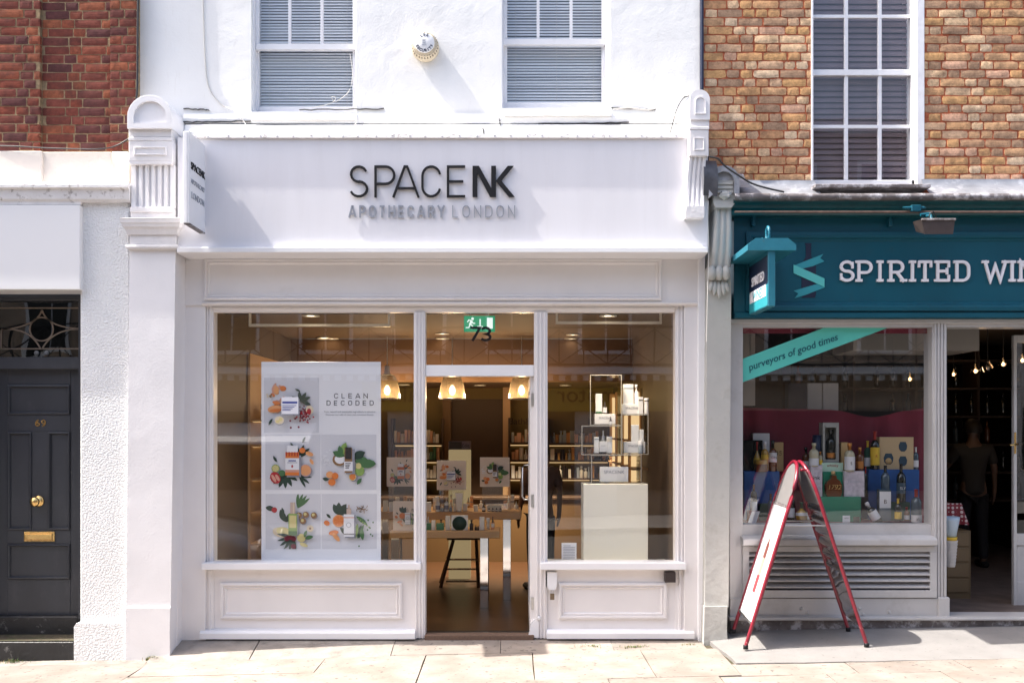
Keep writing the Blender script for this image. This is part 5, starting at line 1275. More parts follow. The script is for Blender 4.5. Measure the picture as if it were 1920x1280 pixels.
for lab, px, py, pw in (('first recessed lamp seen above the door transom', 829, 624, 45), ('second recessed lamp seen above the door transom', 839, 645, 45),
                        ('pair of recessed lamp heads at the very top of the poster window', 583, 596, 30), ('recessed lamp over the poster, second row', 607, 632, 0), ('recessed lamp over the poster, third row', 622, 641, 40), ('recessed lamp over the poster, last row', 652, 648, 0),
                        ('recessed lamp in the plinth window, first of three in line', 1074, 626, 45), ('recessed lamp in the plinth window, middle of three in line', 1067, 639, 0), ('recessed lamp in the plinth window, last of three in line', 1060, 650, 45),
                        ('recessed lamp at the very top of the plinth window', 1140, 596, 30)):
    if 'very top' in lab: d_ = D+.17; downlight(lab, (px-960)/F*d_, .17, 2.868, 75); continue
    x, y = at_ceiling(px, py, 2.92); y = min(y, 3.05); downlight(lab, x, y, 2.918, pw)
for lab, px, py, pw in (('recessed lamp in the lower rear ceiling beside a pendant', 757, 720, 240), ('recessed lamp in the lower rear ceiling between two pendants', 900, 721, 240), ('recessed lamp in the lower rear ceiling beyond the door leaf', 985, 720, 240), ('recessed lamp in the lower rear ceiling behind the plinth window', 1060, 721, 240)):
    x, y = at_ceiling(px, py, 2.42); y = min(max(y,3.4), 5.2); downlight(lab, x, y, 2.418, pw)
# ribbed pendants
mshade, N_, K_, b_ = new_mat('ribbed glass shade'); N_.remove(b_)
tr = N_.new('ShaderNodeBsdfTransparent'); tr.inputs[0].default_value = (1,.9,.75,1); em0 = N_.new('ShaderNodeBsdfTranslucent'); em0.inputs[0].default_value = (.034,.024,.014,1); gl0 = N_.new('ShaderNodeBsdfGlossy'); gl0.inputs[0].default_value = (.5,.45,.38,1); gl0.inputs[1].default_value = .2; em = N_.new('ShaderNodeMixShader'); em.inputs[0].default_value = .25; K_.new(em0.outputs[0], em.inputs[1]); K_.new(gl0.outputs[0], em.inputs[2])
mx_ = N_.new('ShaderNodeMixShader'); mx_.inputs[0].default_value = .72; K_.new(tr.outputs[0], mx_.inputs[1]); K_.new(em.outputs[0], mx_.inputs[2]); K_.new(mx_.outputs[0], N_['Material Output'].inputs[0])
def pendant(label, px):
    y = 2.85; x = X(px,y); zt = Z(703,y); zb = Z(748,y); R = L(25,y)
    t = thing('pendant_lamp', label, 'pendant lamp', (x,y,zb), 'ribbed pendant lamps')
    mb = MB(); n = 72; prof = [(.45,0),(.62,.10),(.74,.25),(.84,.45),(.90,.7),(.95,.95),(1.0,1.0)]; vs = []
    for r, v in prof:
        for i in range(n):
            a = 2*math.pi*i/n; rr = R*r*(1+(.045 if i % 2 else -.045)); vs.append((x+rr*math.cos(a), y+rr*math.sin(a), zt+(zb-zt)*v))
    mb.add(vs, [(j*n+i,j*n+(i+1)%n,(j+1)*n+(i+1)%n,(j+1)*n+i) for j in range(len(prof)-1) for i in range(n)])
    part('lamp_shade', mb, mshade, t)
    part('rim_band', MB().lathe([(R*1.0,zb-.004),(R*1.03,zb-.004),(R*1.03,zb+.010),(R*.99,zb+.010)], (x,y,0), 32), M['steel'], t)
    mb = MB().lathe([(.0,zt+.11),(.028,zt+.11),(.035,zt+.02),(R*.46,zt+.004),(R*.44,zt-.004),(0,zt-.004)], (x,y,0), 16); part('cap', mb, M['steel'], t)
    part('rod', MB().tube([(x,y,zt+.1),(x,y,2.918)], .006, 6), M['steel'], t)
    part('bulb', MB().lathe([(0,-.05),(.03,-.035),(.038,0),(.03,.03),(.012,.06),(0,.065)], (x,y,zb+.10), 14), M['bulb'], t)
    ld = bpy.data.lights.new('pendant_light', 'POINT'); ld.energy = 34; ld.color = (1,.74,.46); ld.shadow_soft_size = .03
    lo = bpy.data.objects.new('pendant_light', ld); COL.objects.link(lo); lo.parent = t; lo.location = (0,0,.03)
pendant('ribbed glass pendant lamp in the middle of the doorway', 848); pendant('ribbed glass pendant lamp partly hidden by the open door', 978); pendant('ribbed glass pendant lamp beside the top of the poster', 726)
# exit sign behind the fanlight
ex = thing('exit_sign', 'green running man exit sign hanging behind the fanlight', 'sign', (X(900,.3), .3, Z(622,.3)))
y = .3; part('plate', MB().pb(870,592,928,622,y,y+.012,0,.002), emit('green sign face', (.02,.22,.11), .55), ex)
mw = emit('sign white', (.8,.9,.85), .45)
mb = MB(); mb.pb(913,595.5,924,616,y-.002,y); mb.pb(899,598,901.5,612,y-.002,y); pquad(mb, [(894.5,611),(906,611),(900,618)], y-.002, y); part('door_symbol', mb, mw, ex)
mb = MB(); mb.lathe([(L(2.6,y),.0),(L(2.6,y),.002),(0,.002)], (X(886,y),y,Z(597.5,y)), 12, axis='y')
mb.ribbon([(X(884.5,y),Z(601,y)),(X(881,y),Z(609,y))], L(4.2,y), y-.002, y)
for pts in ([(882,608),(886,611),(884,617)],[(881,609),(879,614),(873,614)],[(884,601),(879,600),(876,604)],[(885,602),(887,606),(891,606)]): mb.ribbon([(X(a,y),Z(b2,y)) for a,b2 in pts], L(2.0,y), y-.0024, y-.0002)
part('running_figure', mb, mw, ex); part('hanger', MB().box(X(882,y),X(883,y),y+.004,y+.008,Z(592,y),2.92).box(X(916,y),X(917,y),y+.004,y+.008,Z(592,y),2.92), M['steel'], ex)

# ---- printed pictures
PAL = {k: mat('print '+k, v, .55) for k, v in dict(ground=(.66,.67,.73), orange=(.72,.20,.04), lorange=(.78,.36,.15), red=(.42,.02,.03), dred=(.16,.01,.03), dgreen=(.02,.05,.035), green=(.06,.16,.06), lgreen=(.24,.38,.10), lemon=(.66,.58,.26), cream=(.70,.60,.44), pwhite=(.80,.81,.86), dark=(.025,.02,.02), pink=(.66,.34,.26), nut=(.26,.14,.06), metal=(.55,.42,.36), blue=(.06,.08,.30), shade=(.26,.27,.33)).items()}
PK = list(PAL)
class Print:
    def __init__(s, cx, cz, half, y): s.c = (cx, cz, half); s.k2 = 1.12; s.y = y; s.mb = MB(); s.k = 0
    def poly(s, pts, col):
        s.k += 1; yy = s.y - .0005*s.k; cx, cz, h = s.c
        q = 1 if s.k == 1 else s.k2; s.mb.add([(cx+max(-.99,min(.99,u*q))*h, yy, cz+max(-.99,min(.99,v*q))*h) for u, v in pts], [tuple(range(len(pts)))], PK.index(col))
    def ell(s, u, v, a, b, rot=0, col='orange', n=14):
        c_, s_ = math.cos(rad(rot)), math.sin(rad(rot)); s.poly([(u+a*math.cos(t)*c_-b*math.sin(t)*s_, v+a*math.cos(t)*s_+b*math.sin(t)*c_) for t in [2*math.pi*i/n for i in range(n)]], col)
    def leaf(s, u, v, ln, w, rot, col='dgreen'):
        c_, s_ = math.cos(rad(rot)), math.sin(rad(rot)); P = []
        for i in range(7): t = i/6; P.append((ln*t, w*math.sin(math.pi*t)**.8))
        for i in range(5, 0, -1): t = i/6; P.append((ln*t, -w*math.sin(math.pi*t)*.7))
        s.poly([(u+a*c_-b*s_, v+a*s_+b*c_) for a, b in P], col)
    def rect(s, u0, v0, u1, v1, col, rot=0):
        P = [(u0,v0),(u1,v0),(u1,v1),(u0,v1)]
        if rot:
            cu, cv = (u0+u1)/2, (v0+v1)/2; c_, s_ = math.cos(rad(rot)), math.sin(rad(rot)); P = [(cu+(a-cu)*c_-(b-cv)*s_, cv+(a-cu)*s_+(b-cv)*c_) for a, b in P]
        s.poly(P, col)
    def slice(s, u, v, r, rim='lorange', fl='orange'):
        s.ell(u+.03,v-.03,r,r,0,'shade'); s.ell(u,v,r,r,0,rim); s.ell(u,v,r*.84,r*.84,0,fl)
        for k in range(6):
            a = rad(60*k+12); s.poly([(u,v),(u+r*.8*math.cos(a-.04),v+r*.8*math.sin(a-.04)),(u+r*.8*math.cos(a+.04),v+r*.8*math.sin(a+.04))], rim)
def art(kind, cx, cz, half, y, parent, name='picture', ground='ground'):
    p = Print(cx, cz, half, y); r = random.Random(kind*7+1)
    p.rect(-1,-1,1,1,ground)
    if kind == 0:     # white pot with orange peel, pomegranate, leaves
        for k in range(16): p.ell(-.45+r.uniform(-.18,.2), .25+r.uniform(-.45,.35), r.uniform(.07,.15), r.uniform(.04,.09), r.uniform(0,180), r.choice(['orange','lorange','orange','pink']))
        for k in range(9): p.ell(-.66+r.uniform(-.12,.12), .25+r.uniform(-.1,.1), .04, .03, r.uniform(0,90), r.choice(['cream','nut','pwhite']))
        p.ell(-.52,-.12,.24,.12,8,'lorange'); p.ell(-.50,-.16,.20,.05,5,'orange')
        for a in (150,100,60,25,-20): p.leaf(.32,.12,.34,.07,a,'dgreen')
        p.leaf(.12,.52,.2,.04,-25,'dgreen'); p.leaf(-.72,-.65,.26,.05,60,'dgreen')
        for k in range(60): p.ell(.40+r.gauss(0,.13), -.32+r.gauss(0,.12), .028, .028, 0, r.choice(['red','dred','red','dred']), 7)
        p.ell(.62,-.15,.12,.14,20,'cream'); p.ell(.60,-.2,.07,.1,0,'red'); p.ell(-.33,-.52,.15,.13,0,'shade'); p.ell(-.35,-.48,.15,.13,0,'cream'); p.ell(-.31,-.46,.06,.06,0,'lemon'); p.ell(-.4,-.52,.06,.05,0,'lemon')
        for a, b2 in ((.02,-.72),(.27,-.70),(.0,-.5)): p.ell(a,b2,.035,.035,0,'dred',8)
        p.rect(-.26,-.32,.30,.20,'shade'); p.rect(-.28,-.28,.26,.26,'pwhite')
        p.rect(-.25,.05,.23,.12,'blue')
        for k in range(4): p.rect(-.25,-.02-k*.05,.20-.06*k,.0-k*.05,'blue')
    if kind == 1:     # orange topped bottle, citrus, dark leaves
        for a in (200,225,250,275,300,330): p.leaf(-.28,-.35,.5,.09,a,'dgreen')
        for a in (20,-5,-35,-60): p.leaf(.2,-.45,.42,.05,a,'dgreen')
        for a in (45,75,110): p.leaf(.25,.15,.42,.08,a,'dgreen')
        p.leaf(.32,.62,.22,.04,65,'dgreen'); p.leaf(-.5,.0,.24,.05,120,'dgreen'); p.leaf(.1,.35,.34,.05,120,'dgreen')
        p.slice(-.55,-.2,.13,'lgreen','lemon'); p.ell(-.34,-.35,.11,.10,0,'green'); p.ell(-.55,-.5,.16,.2,30,'red'); p.ell(-.6,-.52,.05,.14,30,'pink'); p.ell(-.48,-.5,.05,.12,30,'pink')
        p.slice(.42,-.26,.19,'pink','lorange'); p.ell(.32,.38,.10,.09,0,'orange'); p.ell(.55,.27,.13,.07,-20,'lorange'); p.ell(.62,.02,.10,.05,-60,'lorange')
        p.rect(-.18,-.48,.28,.22,'shade'); p.rect(-.22,-.42,.22,.30,'pink'); p.rect(-.22,.14,.22,.33,'orange'); p.rect(-.18,.32,.18,.54,'pwhite'); p.rect(-.22,-.24,.22,.13,'pwhite')
        p.rect(-.12,.03,.12,.07,'blue'); p.rect(-.16,-.02,.16,.0,'shade'); p.ell(.0,-.13,.03,.05,0,'red'); p.rect(-.22,-.42,.22,-.32,'orange')
        for k in range(5): p.rect(-.2+.09*k,.2,-.17+.09*k,.33,'red')
    if kind == 2:     # brown bottle, coconut, green leaves, kumquats
        for k in range(18): p.ell(-.72+r.gauss(0,.08), .05+r.gauss(0,.14), .05, .015, r.uniform(0,180), 'pwhite')
        p.ell(-.3,.08,.22,.2,0,'nut'); p.ell(-.28,.10,.17,.15,0,'pwhite'); p.leaf(-.2,.2,.45,.13,75,'lgreen'); p.leaf(-.12,.2,.42,.12,160,'green'); p.leaf(-.2,.25,.3,.1,110,'green')
        p.leaf(.2,.02,.5,.18,-5,'green'); p.leaf(.15,.1,.45,.16,30,'dgreen'); p.leaf(.3,-.1,.62,.17,5,'green'); p.leaf(.28,-.72,.25,.07,55,'green')
        p.ell(.36,-.28,.15,.16,0,'lgreen'); p.ell(.32,-.12,.09,.1,0,'lemon'); p.slice(.13,-.47,.12,'lemon','orange')
        p.ell(-.6,-.4,.12,.11,0,'lorange'); p.ell(-.43,-.44,.11,.11,0,'orange'); p.ell(-.53,-.64,.12,.11,0,'orange'); p.leaf(-.62,-.55,.22,.07,170,'dgreen')
        p.rect(-.08,-.38,.2,.42,'shade'); p.rect(-.12,-.34,.12,.46,'nut'); p.rect(-.10,.10,.10,.48,'dark'); p.rect(-.14,-.28,.14,.02,'pwhite')
        for k in range(4): p.rect(-.10,-.04-k*.05,.08-.02*k,-.02-k*.05,'dark')
    if kind == 3:     # green bottle, olives, figs, lemon
        for a in (55,70,88,40): p.leaf(.15,.42,.52,.06,a,'green')
        p.leaf(-.9,.45,.34,.1,-15,'dgreen'); p.ell(-.6,.37,.09,.09,0,'red'); p.leaf(-.36,.45,.28,.06,-80,'dgreen'); p.leaf(-.22,-.02,.45,.12,115,'dgreen'); p.leaf(-.22,-.02,.40,.12,50,'dgreen')
        p.ell(-.4,-.35,.26,.16,-15,'cream'); p.ell(-.30,-.32,.24,.14,-12,'lemon')
        for a in (195,215,235,255,280,170): p.leaf(.0,-.48,.52,.06,a,'dgreen')
        for a, b2 in ((-.1,-.5),(.02,-.55),(-.2,-.55),(.02,-.8)): p.ell(a,b2,.09,.08,-30,'dred')
        for a, b2 in ((.2,.2),(.42,.22),(.33,.02),(.68,.2)): p.ell(a+.02,b2-.03,.10,.10,0,'shade'); p.ell(a,b2,.10,.10,0,'nut'); p.ell(a-.02,b2+.02,.05,.05,0,'lemon')
        p.ell(.56,-.22,.11,.11,0,'cream'); p.ell(.56,-.22,.04,.04,0,'nut'); p.slice(.28,-.52,.14,'lemon','lemon'); p.ell(.36,-.74,.14,.06,-20,'lemon'); p.leaf(.4,-.55,.28,.08,15,'green'); p.leaf(.38,-.5,.24,.06,70,'green')
        p.rect(-.08,-.44,.20,.24,'shade'); p.rect(-.13,-.42,.15,.26,'lgreen'); p.rect(-.10,-.2,.12,.2,'lemon'); p.rect(-.13,-.44,.15,-.3,'green'); p.rect(-.07,.26,.09,.62,'metal'); p.rect(.02,.26,.05,.62,'cream')
    if kind == 4:     # white flask, orange slice, peas
        for a in (95,60,120,30): p.leaf(-.3,.2,.42,.12,a,'dgreen')
        p.leaf(-.74,.24,.2,.05,-45,'dgreen'); p.slice(-.34,.02,.20,'lorange','orange'); p.leaf(-.3,-.2,.35,.09,-45,'dgreen')
        p.ell(-.72,-.05,.10,.08,-30,'orange'); p.ell(-.5,-.36,.16,.08,10,'orange'); p.ell(-.42,-.5,.17,.07,-50,'lorange')
        for k in range(26): p.ell(.38+r.gauss(0,.1), .42+r.gauss(0,.05), .05, .01, r.uniform(0,180), r.choice(['nut','dark']))
        p.leaf(.22,.18,.48,.08,-38,'green'); p.leaf(.27,-.55,.5,.08,65,'green'); p.leaf(.32,-.55,.45,.09,80,'dgreen'); p.leaf(.45,-.6,.42,.08,95,'green'); p.leaf(.2,-.55,.5,.08,80,'lgreen')
        for k in range(6): p.ell(.30+.07*k,.10-.055*k,.028,.028,0,'lgreen',7)
        for a, b2 in ((.62,.05),(.78,-.02),(.68,-.2),(.6,-.26),(.7,-.4),(.76,-.45),(.33,-.78)): p.ell(a,b2,.03,.03,0,'green',7)
        p.rect(-.12,-.52,.22,.22,'shade'); p.rect(-.16,-.48,.17,.24,'pwhite'); p.rect(-.16,.12,.17,.15,'pink'); p.rect(-.07,.24,.08,.42,'metal'); p.rect(-.02,.42,.03,.54,'metal'); p.rect(-.16,-.40,.17,-.38,'dark'); p.ell(0,-.1,.08,.08,0,'shade'); p.ell(0,-.1,.065,.065,0,'pwhite')
    return part(name, p.mb, [PAL[k] for k in PK], parent)
yp = .05
po = thing('poster', 'tall pale poster of skincare and fruit pictures in the display window', 'poster', (X(602,yp), yp, Z(1050,yp)))
part('board', MB().pb(490, 678, 714, 1052, yp, yp+.008, 0, .001), mat('poster paper', (.84,.85,.90), .5), po)
for kind, (a, b2) in enumerate(((546.5,759.5),(549,866),(654,866),(549.5,977),(655,977))):
    cz = Z(b2, yp-.001); art(kind, X(a,yp-.001), cz, L(52,yp), yp-.001, po, 'picture')
for t_, py in (('CLEAN',746.5),('DECODED',759.8)):
    a, b2 = (627,689) if t_ == 'CLEAN' else (613,700)
    letters(t_, X(a,yp), Z(py,yp), yp-.0006, L(9.2,yp), 1.15 if t_ == 'CLEAN' else 1.05, L(1.15,yp), 0, .0012, M['navy'], po, fit=X(b2,yp))
put_text('Pure, natural and sustainable ingredients in skincare.', L(4.6,yp), M['letgrey'], 'small_print', po, (X(656,yp), yp-.0015, Z(773,yp)), extrude=.0002)
put_text('Discover our edit of clean and conscious beauty.', L(4.6,yp), M['letgrey'], 'small_print', po, (X(656,yp), yp-.0015, Z(778.5,yp)), extrude=.0002)

# ---- display tables and what stands on them
def table(label, xa_, xb_, ztop, zth, y0, y1, legs, lw):
    t = thing('display_table', label, 'table', ((xa_+xb_)/2, (y0+y1)/2, 0))
    part('tabletop', MB().box(xa_, xb_, y0, y1, ztop-zth, ztop, 0, .004), M['beigew'], t)
    for x in legs:
        for yy in (y0+.05, y1-.12): part('leg', MB().box(x, x+lw, yy, yy+.02, 0, ztop-zth-.001, 0, .003), M['chrome'], t)
    return t
z1, z2 = .80, .952
table('low beige display table with chrome legs just inside the doorway', X(731,1.35), X(937,1.35), z1, .072, 1.35, 1.80, (X(733,1.4), X(900,1.4)), .085)
table('taller beige display table with chrome legs behind the low one', X(700,1.85), X(977,1.85), z2, .08, 1.85, 2.6, (X(702,1.9), X(943,1.9)), .085)
def card(kind, label, px0, py0, px1, py1, y, zsup):
    t = thing('picture_card', label, 'picture card', (X((px0+px1)/2,y), y, Z(py1,y)), 'square picture cards on the display tables')
    part('card', MB().pb(px0,py0,px1,py1,y,y+.006,0,.001), mat('card stock %d' % kind, (.62,.52,.44), .5) if False else M['cardm'], t)
    art(kind, X((px0+px1)/2,y), Z((py0+py1)/2,y), L((px1-px0)/2-1,y), y-.0005, t, 'picture', 'cardbg')
    part('stand', MB().pb(px0+3, py1, px1-3, 0, y+.008, y+.011).box(0,0,0,0,0,0) if False else MB().box(X(px0+4,y), X(px1-4,y), y+.008, y+.012, zsup, Z(py0+10,y)), M['acryl'], t)
M['cardm'] = mat('card stock', (.80,.70,.60), .5); PAL['cardbg'] = mat('print cardbg', (.78,.66,.56), .55); PK.append('cardbg')
card(1, 'square picture card of a bottle with citrus, standing highest beside the poster', 725, 857, 779, 911.5, 2.0, z2)
card(0, 'square picture card with orange peel and pomegranate in the middle of the doorway', 819, 863, 874, 918, 2.0, z2)
card(2, 'square picture card with green leaves at the table end nearest the door', 900, 857, 955.5, 912, 2.0, z2)
card(4, 'square picture card leaning on the low table beside the poster', 737, 939, 792, 995, 1.42, z1)
def tb(label, px, pyt, pyb, w, y, kind, g_, c_, l_=None, lab=(.15,.45), **kw):
    return bottle(label, X(px,y), y, Z(pyb,y), L(w,y), L(pyb-pyt,y), kind, g_, c_, l_, lab, **kw)
P_ = PROD; yy = 1.93
pybase = 800-(z2-HC)*F/(D+yy)
def onz(z, y): return 800-(z-HC)*F/(D+y)
b1 = onz(z2, yy); b0 = onz(z1, 1.45)
carton('cream carton on the taller table nearest the poster', 718, 938, 727, b1, yy, .05, P_[0]); carton('narrow cream carton standing beside the tallest one near the poster', 729, 941, 736, b1, yy, .05, P_[2])
carton('wide white carton on the taller table beside the window post', 798, 941, 808, b1, yy, .06, P_[2])
tb('white pump bottle on the taller table, tallest of the white bottles', 821, 933, b1, 9, yy, 'pump', P_[2], P_[2], PAL['shade'])
tb('white squat bottle beside the tall pump bottle', 829, 948, b1, 7, yy, 'pump', P_[6], P_[2]); tb('white bottle with silver cap in the table centre', 837, 932, b1, 9, yy, 'pump', P_[2], M['steel'], PAL['shade'])
tb('small frosted bottle between white bottles on the taller table', 845, 946, b1, 6, yy, 'pump', P_[6], P_[2]); carton('low cream carton behind the white tube', 850, 944, 855, b1, yy, .05, P_[0])
t_ = thing('cream_tube', 'upright white tube standing tallest among the table products', 'tube', (X(861,1.9), 1.9, z2))
part('body', MB().prism([(X(856,1.9),z2+.02),(X(866,1.9),z2+.02),(X(868,1.9),z2+L(35,1.9)),(X(854,1.9),z2+L(35,1.9))],'y',1.88,1.92), P_[2], t_); part('cap', MB().lathe([(.025,0),(.025,.022),(0,.022)],(X(861,1.9),1.9,z2),12), P_[2], t_)
carton('white carton behind the small dark dropper bottles', 868, 944, 876, b1, yy+.05, .05, P_[2])
carton('carton holding a dark nail polish bottle', 888, 946, 896, b1, yy, .05, P_[0]); tb('tall black serum bottle in front of a cream carton', 907, 942, b1, 7, 1.9, 'dropper', P_[4], P_[4], P_[2])
carton('wide cream backing box behind four small dark bottles', 913, 947, 940, b1, yy+.04, .05, P_[0])
for k in range(4): tb('small dark dropper bottle, %s in the row of four' % ('first','second','third','last')[k], 917+7*k, 951, b1, 4.6, yy-.01, 'dropper', P_[4], P_[4], P_[2], group='four dark bottles in a row')
carton('green jar box on the low table beside the window post', 798, 981, 808, b0, 1.45, .06, P_[3]); carton('white carton with a green stripe on the low table', 809, 975, 816, b0, 1.45, .05, P_[2]); carton('dark green jar box beside the striped carton', 818, 981, 832, b0, 1.45, .07, P_[3])
carton('pale carton beside the box with the dark round picture', 835, 967, 844, b0, 1.45, .06, P_[0])
rp = carton('white square box printed with a dark round picture', 846, 966, 877, b0, 1.44, .06, P_[2])
part('round_print', MB().lathe([(L(13.5,1.44),.0),(L(13.5,1.44),.002),(0,.002)], (X(861.5,1.44),1.44,Z(981,1.44)), 28, axis='y'), PAL['dgreen'], rp)
tb('black pump bottle on the low table', 884, 974, b0, 7, 1.44, 'pump', P_[4], P_[4]); tb('small black bottle in front of a clear box on the low table', 892, 984, b0, 4.5, 1.42, 'pump', P_[4], P_[4]); tb('tiny black bottle at the end of the low table products', 896.5, 985, b0, 4, 1.42, 'pump', P_[4], P_[4])
carton('clear lined white box at the end of the low table', 899, 969, 908, b0, 1.45, .06, P_[2])
rq = random.Random(77)
for k, px_ in enumerate((733, 741, 748, 756, 764, 771, 811, 816, 842, 850, 874, 881, 898, 944, 950, 957, 964)):
    y_ = 2.18 + rq.uniform(-.06,.3); bb = onz(z2, y_); hh_ = rq.uniform(14, 27); w_ = rq.uniform(5, 8.5); ki = rq.choice([0,2,2,5,6,0,1]); cn_ = ('cream','amber','white','green','dark','peach','grey blue')[ki]
    if k % 2: carton('%s carton, %s along the rear row of the taller table' % (cn_, ORD[k] if k < 15 else ('sixteenth','seventeenth')[k-15]), px_, bb-hh_, px_+w_, bb, y_, .05, P_[ki], group='rear row of goods on the taller table', band=(bb-hh_*.55, bb-hh_*.45, PAL['shade']))
    else: tb('%s bottle, %s along the rear row of the taller table' % (cn_, ORD[k] if k < 15 else ('sixteenth','seventeenth')[k-15]), px_+4, bb-hh_, bb, w_, y_, rq.choice(['pump','dropper','jar']), P_[ki], rq.choice([P_[2],P_[4],M['steel']]), P_[2], group='rear row of goods on the taller table')
for k, px_ in enumerate((765, 793, 800, 824, 912, 921)):
    y_ = 1.56; bb = onz(z1, y_); ki = (2,0,6,2,0,5)[k]
    tb('%s bottle, %s along the back of the low table' % (('cream','amber','white','green','dark','peach','grey blue')[ki], ORD[k]), px_+3, bb-18-3*(k%3), bb, 6.5, y_, ('pump','jar','dropper')[k%3], P_[ki], P_[4 if k%2 else 2], P_[2], group='small bottles at the back of the low table')
# wooden folding stool and the lit totem behind
stl = thing('wooden_stool', 'dark wooden folding stool standing behind the low table', 'stool', (X(858,2.9), 2.9, 0))
for (pa, pb_) in (((850,1012),(826,1102)),((893,1012),(897,1102))):
    for dy in (2.75, 3.1): part('leg', MB().tube([(X(pa[0],dy),dy,Z(pa[1],dy)),(X(pb_[0],dy),dy,.0)], .022, 6), M['brownw'], stl)
for py in (1047, 1065, 1088): part('rung', MB().pb(836, py, 896, py+3, 2.75, 2.78, 0, .003), M['beigew'] if py < 1080 else M['brownw'], stl)
part('seat', MB().pb(838, 1005, 900, 1012, 2.7, 3.15, 0, .005), M['brownw'], stl)
tt = thing('display_totem', 'pale yellow display totem with a header reading Edit', 'display', (X(861,3.4), 3.4, 0))
part('body', MB().pb(841, 843, 882, 1085, 3.4, 3.6, 0, .004), emit('backlit yellow board', (.58,.43,.22), .18), tt)
part('header', MB().pb(841, 827, 882, 842.5, 3.38, 3.6, 0, .003), mat('lilac header', rgb((120,112,130)), .5), tt); part('header_photo', MB().pb(842, 828, 866, 841, 3.375, 3.379), P_[4], tt)
put_text('Edit', L(9,3.38), M['navy'], 'letters', tt, (X(873,3.375), 3.372, Z(838,3.38)), extrude=.001)
# glowing cabinet on the side
# ---- plinth window
pl = thing('display_plinth', 'plain cream plinth standing in the window under clear cubes', 'plinth', (X(1154,.35), .45, .4))
part('plinth_body', MB().pb(1094, 907, 1215, 1062, .30, .62, 0, .003), mat('cream board', (.86,.84,.74), .4), pl)
room('window_bed', -2.64, X(776), .07, .55, .30, Z(1061,.1), M['warmw']); room('window_bed', X(1026.5), 1.44, .07, .60, .30, Z(1061,.1), M['warmw'])
def cube(label, a, b2, c_, d_, y0, y1, th=.012):
    t = thing('clear_cube', label, 'acrylic cube', (X((a+c_)/2,y0), (y0+y1)/2, Z(d_,y0)), 'clear acrylic display cubes')
    x0_,x1_,z0_,z1_ = X(a,y0),X(c_,y0),Z(d_,y0),Z(b2,y0)
    for q in ((x0_,x1_,z1_-th,z1_),(x0_,x1_,z0_,z0_+th),(x0_,x0_+th,z0_+th+.001,z1_-th-.001),(x1_-th,x1_,z0_+th+.001,z1_-th-.001)):
        part('acrylic_side', MB().box(q[0],q[1],y0,y1,q[2],q[3],0,.001), M['acryl'], t)
    mb = MB(); e = .0035
    for (u,v_) in ((x0_,z0_),(x1_,z0_),(x0_,z1_),(x1_,z1_)): mb.box(u-e,u+e,y0-e,y0+e,v_-e,v_+e)
    for z in (z0_,z1_): mb.box(x0_,x1_,y0-.004,y0-.001,z-.003,z+.003)
    for x in (x0_,x1_): mb.box(x-.003,x+.003,y0-.004,y0-.001,z0_,z1_)
    part('lit_edge', mb, M['edge'], t)
M['edge'] = mat('acrylic cut edge', (.42,.39,.34), .3, spec=.6)
ya, yb2 = .33, .58
cube('tall clear cube at the top of the stack', 1107, 703, 1165, 797, ya, yb2); cube('wide clear cube under the tallest one', 1091, 798, 1165, 852, ya, yb2); cube('open clear cube at the side of the stack', 1166, 776, 1215, 851, ya, yb2); cube('clear cube resting directly on the cream plinth', 1109, 853, 1202, 906, ya, yb2)
wh = M['white']
carton('wide white boxed set on the lowest clear cube shelf, alone', 1125, 875, 1178, 903, ya+.04, .1, wh, text='SPACENK', ts=.17)
carton('low white box under the tall slim carton', 1115, 776, 1154, 795, ya+.05, .08, wh, text='SPACENK', ts=.14); carton('tall slim white carton with a green foot, near the top of the cubes', 1117, 738, 1129, 774, ya+.06, .05, wh, band=(771,774,P_[3]))
tb('black bottle with white label beside the tall slim carton', 1134, 752, 775, 8, ya+.09, 'dropper', P_[4], P_[4], wh, (.08,.5)); tb('tiny black dropper bottle in front of the low white box', 1145, 780, 795.5, 6, ya+.03, 'dropper', P_[4], P_[4], wh, (.0,.4))
carton('slim white carton, end one in the second cube', 1114, 819, 1123, 849, ya+.05, .05, wh, band=(822,824,P_[6])); carton('slim white carton with a small crest in the second cube', 1138, 818, 1148, 849, ya+.05, .05, wh, band=(821,828,P_[0]))
carton('square white carton under a black dropper bottle', 1124, 827, 1138, 847, ya+.04, .05, wh, text='serum', ts=.25); tb('black dropper bottle behind the square carton', 1131, 806, 849, 11, ya+.13, 'dropper', P_[4], wh)
carton('long white box carrying the tall blue banded carton', 1167, 757, 1203, 778, ya+.05, .1, wh, text='SPACENK', ts=.16); carton('tall white carton with a pale blue band', 1169, 720, 1188, 757, ya+.06, .06, wh, band=(726,729,P_[6])); tb('white tube bottle beside the blue banded carton', 1193, 721, 757, 9, ya+.09, 'pump', wh, wh)
carton('white tube carton with dark cap line, inner of two', 1197, 744, 1206, 778, ya+.04, .04, wh, band=(749,751,P_[4])); tb('white tube with dark cap line, outer of two', 1212, 746, 778, 9, ya+.06, 'jar', wh, wh, P_[4], (.80,.86))
carton('white box under the tall carton with sideways writing', 1170, 828, 1210, 849, ya+.05, .1, wh, text='SPACENK', ts=.15); carton('tall white carton with sideways writing', 1184, 796, 1198, 828, ya+.06, .05, wh, band=(799,818,P_[6]) if False else None); carton('smaller pale carton beside the one with sideways writing', 1199, 805, 1207, 828, ya+.06, .05, wh)
tb('frosted blue white bottle in front of the lower box', 1201, 826, 850, 9, ya+.03, 'jar', P_[6], wh)
oc = thing('notice_card', 'small white opening hours card standing on the window ledge', 'card', (X(1067,.1), .1, Z(1051,.1)))
part('card', MB().pb(1053,1017,1081,1052,.09,.093,0,.001), wh, oc)
